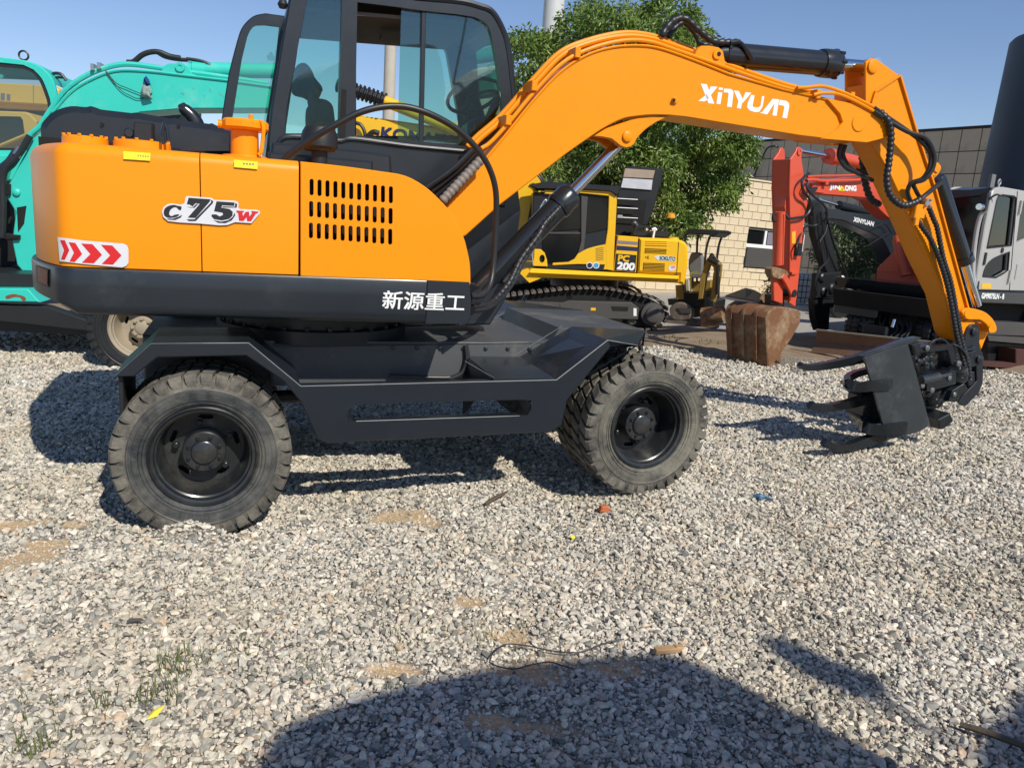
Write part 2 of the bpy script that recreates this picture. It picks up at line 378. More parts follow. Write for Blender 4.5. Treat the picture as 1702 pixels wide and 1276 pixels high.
def _clip(p, x, keep_right):
    out = []
    for i, c in enumerate(p):
        a = p[i-1]; ina = (a[0] >= x) == keep_right; inc = (c[0] >= x) == keep_right
        if ina != inc: t = (x-a[0])/(c[0]-a[0]); out.append((x, a[1]+(c[1]-a[1])*t))
        if inc: out.append(c)
    return out
def decal(mb, px, hit, off, m=0, cuts=()):
    """flat print on a surface: outline in the photograph, densified and laid on the surface by hit(px,py); cut into strips where the surface bends"""
    px = [tuple(q[:2]) for q in px]
    for x in cuts:
        l_ = _clip(px, x, False); px = _clip(px, x, True)
        if len(l_) > 2 and abs(area2(l_)) > 1e-3: decal(mb, l_, hit, off, m)
        if len(px) < 3: return
    pts = []
    for i, p in enumerate(px):
        q = px[(i+1) % len(px)]; k = max(1, int(math.dist(p, q)/4))
        for t in range(k): pts.append((p[0]+(q[0]-p[0])*t/k, p[1]+(q[1]-p[1])*t/k))
    tr = tessellate_polygon([[Vector((a, b_, 0)) for a, b_ in pts]])
    mb.add([hit(a, b_, off) for a, b_ in pts], [tuple(t) for t in tr], m)

def zc(x0, y0, k):                                      # enlarged crop -> photograph
    return lambda pts: [(x0+a/k, y0+b_/k) for a, b_ in pts]
Z1 = zc(0, 0, 3.402); Z2 = zc(350, 0, 3.0945); Z3 = zc(800, 0, 3.402); Z4 = zc(1202, 0, 3.402); Z5 = zc(0, 350, 3.402); Z6 = zc(450, 350, 3.402)
Z7 = zc(800, 250, 3.402); Z8 = zc(1202, 350, 3.002)
ZG = zc(1300, 500, 4.255); ZR = zc(850, 520, 3.9875); ZC2 = zc(360, 0, 4.9077); ZC3 = zc(580, 0, 4.907); ZL = zc(250, 310, 8.51); ZV = zc(0, 340, 4.557)
ZX = zc(1100, 30, 4.255); ZA = zc(1400, 80, 4.255); ZB = zc(1540, 380, 3.986); ZPC = zc(850, 250, 5.67); ZPT = zc(840, 440, 5.673)
ZJ = zc(1280, 230, 8.505); ZK = zc(1280, 380, 5.67); ZS = zc(1540, 290, 3.864); ZM = zc(1090, 370, 6.714); ZT = zc(0, 60, 3.546); ZT1 = zc(0, 60, 7.0875); ZT2 = zc(0, 230, 10.63)


# ================================================================== GROUND
DIRT_PX = [(30, 925, .22, .16), (70, 900, .16, .06), (392, 889, .20, .07), (690, 862, .22, .12), (775, 1000, .13, .07), (845, 1058, .10, .09), (655, 1118, .12, .06), (890, 1118, .26, .10), (1010, 1105, .22, .08), (60, 870, .3, .05), (850, 1200, .25, .06)]
DIRT = [(ground_at(a, b)[:2], rx*.78, ry*.78) for a, b, rx, ry in DIRT_PX]
_ng = np.random.default_rng(5)
_nw = [(_ng.uniform(0.6, 9), _ng.uniform(0, 6.28), _ng.uniform(0, 6.28)) for _ in range(26)]
def wav(x, y, lo=0, hi=26):
    s = 0
    for f, a, p in _nw[lo:hi]: s = s+np.sin(f*(x*math.cos(a)+y*math.sin(a))+p)
    return s/math.sqrt(hi-lo)
def dirt_at(x, y):
    d = np.zeros_like(x)
    for (c, rx, ry) in DIRT:
        d = np.maximum(d, 1.25-(((x-c[0])/rx)**2+((y-c[1])/ry)**2)**.5*0.8+0.30*wav(x*3.3, y*3.3, 2, 18))
    return np.clip(d, 0, 1)
MOUNDS = [(ground_at(325, 893)[:2], .22, .075, .085), (ground_at(395, 882)[:2], .2, .07, -.02), (ground_at(1075, 826)[:2], .45, .35, .050), (ground_at(830, 800)[:2], .10, .10, .055), (ground_at(110, 555)[:2], .5, .25, .14), (ground_at(150, 850)[:2], .5, .3, .02)]
def gz(x, y):
    x = np.asarray(x, float); y = np.asarray(y, float)
    near = np.clip((14-y)/4, 0, 1)
    z = 0.016*wav(x*.8, y*.8)*near+0.006*wav(x*3.1, y*3.1, 3, 16)*near
    for c, rx, ry, h in MOUNDS: z = z+h*np.exp(-(((x-c[0])/rx)**2+((y-c[1])/ry)**2))
    return z-0.010*np.clip(dirt_at(x, y)*1.5, 0, 1)
GRAVEL_END = lambda x: 10.4+0.35*np.sin(x*1.3)+0.25*np.sin(x*3.1+1)
def ground():
    xs = np.concatenate([np.linspace(-900, -30, 12), np.linspace(-24, -8, 14), np.arange(-7.5, 10.5, .075), np.linspace(11, 40, 24), np.linspace(60, 900, 12)])
    ys = np.concatenate([np.linspace(-60, -4, 10), np.linspace(-3, 1.2, 8), np.arange(1.4, 7.5, .06), np.arange(7.5, 15, .12), np.linspace(15.5, 45, 30), np.linspace(60, 2500, 16)])
    X, Y = np.meshgrid(xs, ys); Z = gz(X, Y); Z[(Y > 60) | (abs(X) > 60)] = 0
    V = np.stack([X, Y, Z], -1).reshape(-1, 3); nx = len(xs); ny = len(ys)
    i = np.arange(nx*ny).reshape(ny, nx); Fq = np.stack([i[:-1, :-1], i[:-1, 1:], i[1:, 1:], i[1:, :-1]], -1).reshape(-1, 4)
    me = bpy.data.meshes.new('ground'); me.from_pydata(V.tolist(), [], Fq.tolist())
    at = me.attributes.new('dirt', 'FLOAT', 'POINT'); at.data.foreach_set('value', dirt_at(X, Y).ravel().astype(np.float32))
    me.polygons.foreach_set('use_smooth', [True]*len(me.polygons))
    m = bpy.data.materials.new('yard_ground'); m.use_nodes = True; n = m.node_tree.nodes; l = m.node_tree.links
    p = n['Principled BSDF']; p.inputs['Roughness'].default_value = 0.95; p.inputs['Specular IOR Level'].default_value = 0.2
    tc = n.new('ShaderNodeTexCoord'); sep = n.new('ShaderNodeSeparateXYZ'); l.new(tc.outputs['Object'], sep.inputs[0])
    def N(sc, det=5, src=None):
        q = n.new('ShaderNodeTexNoise'); q.inputs['Scale'].default_value = sc; q.inputs['Detail'].default_value = det; q.inputs['Roughness'].default_value = .65; l.new(tc.outputs['Object'], q.inputs['Vector']); return q
    def mixc(f, a, b):
        q = n.new('ShaderNodeMix'); q.data_type = 'RGBA'
        for k, v in ((0, f), (6, a), (7, b)):
            if isinstance(v, tuple): q.inputs[k].default_value = (*v, 1)
            elif isinstance(v, float): q.inputs[k].default_value = v
            else: l.new(v, q.inputs[k])
        return q.outputs[2]
    def rng(v, a, b, c=0., d=1.):
        q = n.new('ShaderNodeMapRange'); q.inputs[1].default_value = a; q.inputs[2].default_value = b; q.inputs[3].default_value = c; q.inputs[4].default_value = d; l.new(v, q.inputs[0]); return q.outputs[0]
    def math_(op, a, b):
        q = n.new('ShaderNodeMath'); q.operation = op
        for k, v in ((0, a), (1, b)):
            if isinstance(v, (int, float)): q.inputs[k].default_value = v
            else: l.new(v, q.inputs[k])
        return q.outputs[0]
    # crushed stone between and beyond the single stones
    vo = n.new('ShaderNodeTexVoronoi'); vo.inputs['Scale'].default_value = 36; l.new(tc.outputs['Object'], vo.inputs['Vector'])
    sepc = n.new('ShaderNodeSeparateColor'); l.new(vo.outputs['Color'], sepc.inputs[0])
    rmp = n.new('ShaderNodeValToRGB'); e = rmp.color_ramp.elements; e[0].position = 0; e[0].color = (.14, .13, .115, 1); e[1].position = 1; e[1].color = (.52, .455, .37, 1)
    q = e.new(.5); q.color = (.35, .31, .26, 1); l.new(sepc.outputs[0], rmp.inputs[0])
    gap = rng(vo.outputs['Distance'], .45, .75, 1., .35)
    grav = n.new('ShaderNodeMix'); grav.data_type = 'RGBA'; grav.blend_type = 'MULTIPLY'; grav.inputs[0].default_value = 1; l.new(rmp.outputs[0], grav.inputs[6]); l.new(gap, grav.inputs[7])
    nb = N(1.1); gcol = mixc(rng(nb.outputs[0], .35, .7), grav.outputs[2], (.27, .235, .19)); 
    q = n.new('ShaderNodeMix'); q.data_type = 'RGBA'; q.inputs[0].default_value = .3; l.new(grav.outputs[2], q.inputs[6]); l.new(gcol, q.inputs[7]); gcol = q.outputs[2]
    soil = mixc(rng(N(70, 9).outputs[0], .3, .7), (.34, .215, .105), (.66, .50, .31))
    da = n.new('ShaderNodeAttribute'); da.attribute_name = 'dirt'
    col = mixc(rng(da.outputs['Fac'], .15, .6), gcol, soil)
    # earth strip, then concrete apron
    wob = math_('MULTIPLY', math_('SUBTRACT', N(.9, 6).outputs[0], .5), 1.6)
    yy = math_('ADD', sep.outputs[1], wob)
    earth = mixc(N(3.0, 9).outputs[0], (.13, .085, .05), (.40, .31, .22))
    col = mixc(rng(yy, 10.2, 10.7), col, earth)
    conc = mixc(N(.7, 8).outputs[0], (.30, .285, .26), (.42, .40, .37))
    conc = mixc(rng(N(2.3, 9).outputs[0], .55, .75), conc, (.22, .19, .16))
    col = mixc(rng(yy, 13.0, 13.4), col, conc)
    l.new(col, p.inputs['Base Color'])
    nd = rng(da.outputs['Fac'], .1, .5, 1., 0.)
    vh = math_('MULTIPLY', math_('MULTIPLY', rng(vo.outputs['Distance'], 0., .7, 1., 0.), rng(sep.outputs[1], 10.2, 10.9, 1., 0.)), nd)
    hgt = math_('ADD', math_('ADD', vh, math_('MULTIPLY', math_('MULTIPLY', N(20, 8).outputs[0], .6), nd)), math_('MULTIPLY', N(90, 3).outputs[0], .22))
    bp = n.new('ShaderNodeBump'); bp.inputs['Strength'].default_value = .9; bp.inputs['Distance'].default_value = .02; l.new(hgt, bp.inputs['Height']); l.new(bp.outputs[0], p.inputs['Normal'])
    me.materials.append(m); o = bpy.data.objects.new('ground', me); COL.objects.link(o); o['kind'] = 'structure'
ground()

def stone_material():
    m = bpy.data.materials.new('crushed_stone'); m.use_nodes = True; n = m.node_tree.nodes; l = m.node_tree.links; p = n['Principled BSDF']
    p.inputs['Roughness'].default_value = .9; p.inputs['Specular IOR Level'].default_value = .25
    oi = n.new('ShaderNodeObjectInfo'); r = n.new('ShaderNodeValToRGB'); e = r.color_ramp.elements
    e[0].position = 0; e[0].color = (0.167, 0.162, 0.150, 1); e[1].position = 1; e[1].color = (0.842, 0.769, 0.640, 1)
    for pos, c in ((.08, (0.254, 0.252, 0.229)), (.20, (0.421, 0.398, 0.343)), (.35, (0.548, 0.498, 0.419)), (.5, (0.626, 0.563, 0.464)), (.62, (0.458, 0.444, 0.391)), (.70, (0.689, 0.611, 0.512)), (.80, (0.575, 0.544, 0.464)), (.86, (0.714, 0.642, 0.526)), (.91, (0.536, 0.398, 0.283)), (.935, (0.396, 0.418, 0.356)), (.95, (0.677, 0.624, 0.519))):
        q = e.new(pos); q.color = (*c, 1)
    tc = n.new('ShaderNodeTexCoord'); nz = n.new('ShaderNodeTexNoise'); nz.inputs['Scale'].default_value = 2.2; nz.inputs['Detail'].default_value = 7; l.new(tc.outputs['Object'], nz.inputs['Vector'])
    l.new(oi.outputs['Random'], r.inputs[0])
    mr = n.new('ShaderNodeMapRange'); mr.inputs[1].default_value = .3; mr.inputs[2].default_value = .7; mr.inputs[3].default_value = .72; mr.inputs[4].default_value = 1.18; l.new(nz.outputs[0], mr.inputs[0])
    mx = n.new('ShaderNodeMix'); mx.data_type = 'RGBA'; mx.blend_type = 'MULTIPLY'; mx.inputs[0].default_value = 1; l.new(r.outputs[0], mx.inputs[6]); l.new(mr.outputs[0], mx.inputs[7])
    ge = n.new('ShaderNodeNewGeometry'); pn = n.new('ShaderNodeTexNoise'); pn.inputs['Scale'].default_value = 1.3; pn.inputs['Detail'].default_value = 6; l.new(ge.outputs['Position'], pn.inputs['Vector'])
    pr = n.new('ShaderNodeMapRange'); pr.inputs[1].default_value = .38; pr.inputs[2].default_value = .66; l.new(pn.outputs[0], pr.inputs[0])
    pm = n.new('ShaderNodeMix'); pm.data_type = 'RGBA'; pm.inputs[6].default_value = (1.05, 1.05, 1.06, 1); pm.inputs[7].default_value = (.95, .92, .86, 1); l.new(pr.outputs[0], pm.inputs[0])
    m3 = n.new('ShaderNodeMix'); m3.data_type = 'RGBA'; m3.blend_type = 'MULTIPLY'; m3.inputs[0].default_value = 1; l.new(mx.outputs[2], m3.inputs[6]); l.new(pm.outputs[2], m3.inputs[7])
    l.new(m3.outputs[2], p.inputs['Base Color'])
    return m
def gravel():
    sm = stone_material(); kit = bpy.data.collections.new('stone_kit'); rr = np.random.default_rng(11)
    for k in range(9):
        bm = bmesh.new(); bmesh.ops.create_icosphere(bm, subdivisions=3, radius=.5)
        sc = np.array([1, rr.uniform(.62, .95), rr.uniform(.50, .78)])
        pl = [(rr.normal(size=3), rr.uniform(.22, .40)) for _ in range(13)]
        for v in bm.verts:
            c = np.array(v.co)
            for nn, d in pl:
                nn = nn/np.linalg.norm(nn); e = c@nn-d
                if e > 0: c = c-nn*e
            v.co = c*sc*1.38
        me = bpy.data.meshes.new('stone'); bm.to_mesh(me); bm.free(); me.materials.append(sm); me.polygons.foreach_set('use_smooth', [True]*len(me.polygons)); me.set_sharp_from_angle(angle=R(14))
        kit.objects.link(bpy.data.objects.new('stone_%02d' % k, me))
    P_, Sz = [], []
    for y0, y1, cell, s0, sg, lift in ((1.55, 3.4, .0172, .0183, .36, .42), (1.55, 3.4, .0145, .0105, .25, .15), (3.4, 5.2, .0185, .0193, .34, .42), (3.4, 5.2, .0180, .0125, .25, .15),
                                 (5.2, 7.6, .0225, .0235, .32, .40), (5.2, 7.6, .0235, .0185, .25, .15), (7.6, 10.9, .027, .029, .32, .4)):
        yy = np.arange(y0, y1, cell); xx = np.arange(-.70*y1-.7, .70*y1+.7, cell); X, Y = np.meshgrid(xx, yy)
        X = X+rr.uniform(-.5, .5, X.shape)*cell*1.5; Y = Y+rr.uniform(-.5, .5, Y.shape)*cell*1.5
        X = X.ravel(); Y = Y.ravel(); k = abs(X) < .70*Y+.7; X = X[k]; Y = Y[k]
        dv = dirt_at(X, Y); keep = rr.uniform(size=X.shape) > dv*(.86 if s0 > .016 else .45)-.03
        keep &= Y < GRAVEL_END(X)-np.abs(rr.normal(size=X.shape))*.35
        pat = wav(X*1.7+5, Y*1.7, 3, 20); keep &= rr.uniform(size=X.shape) < (.90-.14*np.clip(pat, -.5, 1.2) if s0 > .016 else .95)
        X = X[keep]; Y = Y[keep]; dv = dv[keep]
        s = s0*np.exp(rr.normal(size=X.shape)*sg); s = np.where(rr.uniform(size=X.shape) < .010, s*1.6, s); s = np.clip(s, s0*.4, s0*2.2)*(1-.35*np.clip(dv*1.3, 0, 1))
        P_.append(np.stack([X, Y, gz(X, Y)+s*rr.uniform(-.05, lift, X.shape)], -1)); Sz.append(s)
    Pp = np.concatenate(P_); s = np.concatenate(Sz); N = len(Pp); print('stones', N)
    me = bpy.data.meshes.new('gravel'); me.vertices.add(N); me.vertices.foreach_set('co', Pp.ravel().astype(np.float32))
    a = me.attributes.new('rot', 'FLOAT_VECTOR', 'POINT'); a.data.foreach_set('vector', np.stack([rr.normal(size=N)*.35, rr.normal(size=N)*.35, rr.uniform(0, 6.28, N)], -1).ravel().astype(np.float32))
    a = me.attributes.new('size', 'FLOAT', 'POINT'); a.data.foreach_set('value', s.astype(np.float32))
    a = me.attributes.new('pick', 'INT', 'POINT'); a.data.foreach_set('value', rr.integers(0, 9, N).astype(np.int32))
    o = bpy.data.objects.new('gravel', me); COL.objects.link(o); o['kind'] = 'stuff'; o['label'] = 'pale crushed stone gravel covering the yard'
    g = bpy.data.node_groups.new('lay_gravel', 'GeometryNodeTree'); g.interface.new_socket('Geometry', in_out='INPUT', socket_type='NodeSocketGeometry'); g.interface.new_socket('Geometry', in_out='OUTPUT', socket_type='NodeSocketGeometry')
    n = g.nodes; l = g.links; gi = n.new('NodeGroupInput'); go = n.new('NodeGroupOutput'); ip = n.new('GeometryNodeInstanceOnPoints'); ci = n.new('GeometryNodeCollectionInfo')
    ci.inputs[0].default_value = kit; ci.inputs[1].default_value = True; ci.inputs[2].default_value = True
    def at(nm, ty):
        q = n.new('GeometryNodeInputNamedAttribute'); q.data_type = ty; q.inputs[0].default_value = nm; return q.outputs[0]
    mp = n.new('GeometryNodeMeshToPoints')
    l.new(gi.outputs[0], ip.inputs['Points']); l.new(ci.outputs[0], ip.inputs['Instance']); ip.inputs['Pick Instance'].default_value = True
    l.new(at('pick', 'INT'), ip.inputs['Instance Index']); l.new(at('rot', 'FLOAT_VECTOR'), ip.inputs['Rotation']); l.new(at('size', 'FLOAT'), ip.inputs['Scale'])
    l.new(ip.outputs[0], go.inputs[0]); n.remove(mp)
    md = o.modifiers.new('lay', 'NODES'); md.node_group = g
gravel()

# ================================================================== BUILDINGS, TANK, POLES, TREES
def tan_building():
    g0 = ground_at(1240, 489); fr = Frame(g0[:2], 27.0)
    T = thing('block_building', fr, 'low building of tan stone blocks with a half boarded window behind the red excavator', 'building')
    T.rotation_euler = Matrix.Rotation(fr.a, 3, 'Z').__matmul__(Matrix.Rotation(R(1.3), 3, 'Y')).to_euler()
    zt = fr.P(1245, 300.5)[2]; x1 = fr.P(1331, 400)[0]; x0 = fr.P(1035, 400)[0]-.5
    wx0, wz1 = fr.L([(1243, 379)])[0]; wz0 = fr.L([(1238, 445)])[0][1]; wx1 = wx0+2.2
    w = MB(); w.plate([(x0-2.5, -.3), (x1, -.3), (x1, zt-.01), (x0-2.5, zt-.01)], .012, 4.0, holes=[[(wx0, wz0), (wx1, wz0), (wx1, wz1), (wx0, wz1)]]); w.out('wall', M['mortar'], T)
    rows = 15; rh = zt/rows; bw = rh*1.62; r_ = random.Random(3); kinds = []
    for v in range(4):
        mb = MB(); k = r_.uniform(-.002, .002); mb.box(-.5, .5, 0, .03, -.5, .5, b=.0)
        kinds.append(mb)
    cache = {}
    def block(xa, xb, za, zb):
        key = (round(xb-xa, 3), round(zb-za, 3))
        if key not in cache: cache[key] = MB().box(-(xb-xa)/2, (xb-xa)/2, 0, .035, -(zb-za)/2, (zb-za)/2, b=.008).mesh('block', M['tan'], 30)
        o = inst('block', cache[key], T, ((xa+xb)/2, -.006+r_.uniform(-.003, .003), (za+zb)/2)); o['t'] = 0; del o['t']
    j = .010
    for i in range(rows):
        za, zb = i*rh+j, (i+1)*rh-j; off = (0, .5, .2, .7, .35)[i % 5]*bw
        xs = []; x = x0-off
        while x < x1: xs.append((max(x, x0), min(x+bw, x1))); x += bw
        for xa, xb in xs:
            if xb-xa < .05: continue
            if zb > wz0 and za < wz1 and xb > wx0 and xa < wx1:
                if xa < wx0-.08: block(xa+j/2, wx0-.005, za, zb)
                elif xb > wx1+.08: block(wx1+.005, xb-j/2, za, zb)
                if zb-wz1 > .06: block(max(xa, wx0)+j/2, min(xb, wx1)-j/2, wz1+.01, zb)
                if wz0-za > .06: block(max(xa, wx0)+j/2, min(xb, wx1)-j/2, za, wz0-.01)
            else: block(xa+j/2, xb-j/2, za, zb)
    c = MB(); c.box(x0-2.5, x1+.03, -.04, 4.0, zt, zt+.05, b=.01); c.out('coping', M['tan'], T)
    zs = fr.L([(1244, 405)])[0][1]
    f = MB(); t = .05
    f.plate([(wx0, zs-.10), (wx1, zs-.10), (wx1, wz1), (wx0, wz1)], .05, .12, holes=[[(wx0+.03, zs), (wx0+.66, zs), (wx0+.66, wz1-.03), (wx0+.03, wz1-.03)], [(wx0+.74, zs), (wx0+1.4, zs), (wx0+1.4, wz1-.03), (wx0+.74, wz1-.03)], [(wx0+1.48, zs), (wx1-.03, zs), (wx1-.03, wz1-.03), (wx0+1.48, wz1-.03)]], b=.006)
    wf = f.out('window_frame', M['frame'], T)
    f = MB(); f.box(wx0+.02, wx1-.02, .09, .10, zs-.02, wz1-.02); f.out('window_pane', M['darkglass'], wf)
    f = MB(); f.box(wx0+.8, wx0+1.35, .075, .085, zs+.02, wz1-.06); f.out('curtain', M['ygrey'], wf)
    f = MB(); f.box(wx0+.04, wx1, .03, .10, wz0+.02, zs-.11, b=.01); f.out('window_board', M['board'], T)
    f = MB(); f.box(wx0-.012, wx0+.04, -.012, .16, wz0-.01, zs-.1); f.out('board_edge', M['void'], T)
    return fr
FT = tan_building()

def clad_building():
    d = ray(1660, 211); k = 23.0/d[1]; p = _cam+d*k
    fr = Frame((p[0], p[1]), -57.0); zt = p[2]
    T = thing('clad_building', fr, 'tall building clad in square grey panels rising behind the red arm', 'building')
    w = MB(); w.box(-24, 7, .03, 8, -.2, zt-.02); w.out('wall', M['joint'], T)
    xs = [fr.P(a, c)[0] for a, c in ((1660, 238), (1605, 238))]
    pw = abs(fr.P(1631, 232)[0]-fr.P(1597, 236)[0]); z2 = fr.P(1646, 250)[2]; ph = zt-z2
    me = MB().box(-pw/2+.012, pw/2-.012, 0, .03, -ph/2+.012, ph/2-.012, b=.005).mesh('panel', M['panel'], 30)
    xk = fr.P(1597, 230)[0]; r_ = random.Random(4); rows = int(zt/ph)+1
    for r in range(rows):
        for i in range(-20, 6):
            x = xk+pw*(i+.5); z = zt-ph*(r+.5)
            if x < -23.5 or x > 6.5 or z < 0: continue
            inst('panel', me, T, (x, r_.uniform(-.004, .004), z))
    c = MB(); c.box(-24, 7, -.03, .4, zt-.005, zt+.07, b=.01); c.out('parapet_trim', M['joint'], T)
    # the cable that climbs its face
    b = MB(); b.tube([fr.P(1245, 310, -.1), fr.P(1258, 282, -.1), fr.P(1268, 260, -.12), fr.P(1276, 246, -.15), fr.P(1288, 243, -.1), fr.P(1296, 247, .1)], .03); b.out('roof_cable', M['black'], T)
clad_building()

def tank_and_poles():
    d = ray(1695, 57); k = 15.0/d[1]; p = _cam+d*k; r = 1.05; r2 = 1.20
    fr = Frame((p[0]+r, p[1]), 0)
    b = MB(); b.lathe((0, 0, 0), (0, 0, 1), [(0, r2), (p[2]-.06, r), (p[2], r-.05), (p[2], 0)], 0, 64)
    for z in (1.2, 2.7): b.lathe((0, 0, z), (0, 0, 1), [(0, r2-.25*z/p[2]+.001), (.005, r2-.25*z/p[2]+.02), (.06, r2-.25*z/p[2]+.02), (.065, r2-.25*z/p[2])], 0, 64, False)
    tag(b.out('steel_tank', M['tank'], None), 'tall blue-black steel tank at the right edge behind the silver cab', 'tank').location = fr.o
    for nm, a, y, top, rb, rt, m, lb in (('concrete_pole', (647, 150), 21.0, 9.5, .175, .13, 'concrete', 'buff concrete pole seen through the open cab window'), ('metal_pole', (920, 20), 19.5, 10.5, .28, .22, 'whitepole', 'pale metal pole standing behind the top of the tree')):
        d = ray(*a); q = _cam+d*(y/d[1]); b = MB(); b.lathe((0, 0, -.1), (0, 0, 1), [(0, rb), (top, rt), (top, 0)], 0, 24)
        if nm == 'concrete_pole': b.lathe((0, 0, 3.05), (0, 0, 1), [(0, rb*.93), (.01, rb), (.05, rb), (.06, rb*.93)], 0, 24, False)
        tag(b.out(nm, M[m], None), lb, 'pole').location = (q[0], q[1], 0)
tank_and_poles()

def leaves(clumps, n, size, seed, shell=.55):
    """leaf-sized faces spread through clumps (x,y,z,r); returns vertices and faces"""
    g = np.random.default_rng(seed); C = np.array(clumps); wgt = C[:, 3]**2; idx = g.choice(len(C), n, p=wgt/wgt.sum())
    d = g.normal(size=(n, 3)); d /= np.linalg.norm(d, axis=1)[:, None]; rad = C[idx, 3]*(shell+(1-shell)*g.uniform(size=n)**.7)*(1+.12*g.normal(size=n))
    p = C[idx, :3]+d*rad[:, None]*np.array([1, 1, .85])
    ax = d*.45+g.normal(size=(n, 3))*.6; ax[:, 2] -= .55; ax /= np.linalg.norm(ax, axis=1)[:, None]
    s = np.cross(ax, d+g.normal(size=(n, 3))*.45); s /= np.linalg.norm(s, axis=1)[:, None]+1e-9; nn = np.cross(ax, s)
    L_ = size*g.uniform(.6, 1.25, n)[:, None]; W_ = L_*.40
    v = np.stack([p, p+ax*L_*.5+s*W_*.5+nn*L_*.08, p+ax*L_-nn*L_*.10, p+ax*L_*.5-s*W_*.5+nn*L_*.08], 1).reshape(-1, 3)
    f = (np.arange(n)*4)[:, None]+np.array([0, 1, 2, 3]); return v, f
def leaf_obj(name, v, f, m, parent):
    me = bpy.data.meshes.new(name); me.from_pydata(v.tolist(), [], f.tolist()); me.materials.append(m); o = bpy.data.objects.new(name, me); COL.objects.link(o); o.parent = parent
    return o
def big_tree():
    d = ray(1040, 300); y0 = 16.2; q = _cam+d*(y0/d[1]); fr = Frame((q[0], q[1]), 0)
    T = thing('broadleaf_tree', fr, 'big leafy green tree behind the orange boom', 'tree'); r_ = random.Random(21); cl = []
    spec = [(880, 90, 46), (870, 150, 40), (898, 80, 28), (958, 52, 36), (995, 30, 40), (1010, 70, 55), (930, 120, 60), (1060, 40, 36), (1095, 22, 30), (1130, 30, 34), (1085, 75, 50), (1150, 60, 34), (1130, 110, 55), (1175, 100, 26), (870, 200, 40), (900, 230, 45), (1000, 150, 70), (1070, 170, 75), (1150, 170, 55), (1190, 150, 35), (1120, 230, 70), (1190, 220, 48), (1222, 240, 38), (1235, 265, 24), (1200, 270, 46), (1220, 300, 30), (1160, 290, 55), (1185, 325, 38), (1205, 335, 22), (1150, 345, 42), (1130, 375, 32), (1160, 375, 22), (1080, 270, 65), (1020, 240, 65), (950, 260, 60), (1000, 310, 55), (1070, 335, 60), (900, 290, 40), (1100, 390, 34), (960, 190, 60), (1030, 390, 40), (860, 250, 30), (1096, 5, 18), (1172, 62, 16), (862, 70, 16), (1245, 240, 15), (1150, 30, 16)]
    for a, c, rp in spec:
        r = rp*y0/F_PX*1.0; dep = r_.uniform(-1.3, 1.3)*(0.35+min(1, rp/55)); x, y, z = fr.P(a, c, dep); cl.append((x, y, z, r*.92))
        for k in range(5):
            an = r_.uniform(0, 6.28); el = r_.uniform(-.6, 1.0); rr = r*r_.uniform(.35, .55)
            cl.append((x+r*.75*math.cos(an)*math.cos(el), y+r*.75*math.sin(an)*math.cos(el), z+r*.75*math.sin(el), rr))
    v, f = leaves(cl, 70000, .108, 8, .40); leaf_obj('crown', v, f, M['leaf'], T)
    t = MB(); t.tube([(0.1, .2, -.1), (.05, .1, .8), (0, .1, 1.7), (.15, .1, 2.6), (.1, .1, 3.8)], [.22, .19, .17, .13, .08], seg=12)
    for k in range(11):
        c = cl[r_.randrange(0, len(spec))*6]; z0 = r_.uniform(1.4, 3.0); t.tube([(.05, .1, z0), (c[0]*.45, c[1]*.5, z0+(c[2]-z0)*.6), (c[0]*.9, c[1]*.9, c[2])], [.085, .055, .02], seg=7)
    t.out('trunk', M['bark'], T)
big_tree()
def shrub():
    d = ray(1425, 420); y0 = 17.5; q = _cam+d*(y0/d[1]); fr = Frame((q[0], q[1]), 0)
    T = thing('dusty_shrub', fr, 'grey green shrub behind the black excavator arm', 'shrub'); r_ = random.Random(5); cl = []
    for a, c, rp in ((1400, 370, 30), (1430, 360, 28), (1455, 375, 26), (1385, 405, 28), (1420, 405, 36), (1452, 415, 30), (1400, 440, 30), (1440, 445, 30), (1370, 440, 18), (1362, 420, 16), (1425, 465, 30), (1470, 440, 22)):
        r = rp*y0/F_PX; x, y, z = fr.P(a, c, r_.uniform(-.5, .5)); cl.append((x, y, z, r))
        for k in range(3):
            an = r_.uniform(0, 6.28); cl.append((x+r*.8*math.cos(an), y+.2*math.sin(an), z+r*.6*r_.uniform(-1, 1), r*.45))
    v, f = leaves(cl, 6500, .105, 4, .3); leaf_obj('foliage', v, f, M['shrubleaf'], T)
    t = MB()
    for k in range(7): c = cl[k*4]; t.tube([(r_.uniform(-.1, .1), 0, 0), (c[0]*.5, c[1], c[2]*.5), (c[0], c[1], c[2])], [.04, .03, .012], seg=6)
    t.out('stem', M['bark'], T)
    # dry bush by the tan wall
    d = ray(1282, 470); y0 = 20.3; q = _cam+d*(y0/d[1]); fr = Frame((q[0], q[1]), 0); T = thing('dry_bush', fr, 'small dry bush against the tan wall beside the red bucket', 'shrub')
    cl = [(*fr.P(a, c, 0), .22) for a, c in ((1283, 470), (1278, 482), (1288, 480), (1280, 490), (1287, 460))]; v, f = leaves(cl, 500, .08, 14, .2); leaf_obj('foliage', v, f, M['shrubleaf'], T)
shrub()
# ================================================================== MAIN WHEELED EXCAVATOR
FM = Frame(ground_at(335, 890)[:2], 20.0)
EX = thing('wheeled_excavator', FM, 'big orange and charcoal wheeled excavator with a black log grab, standing on gravel in front', 'excavator')
P, L = FM.P, FM.L

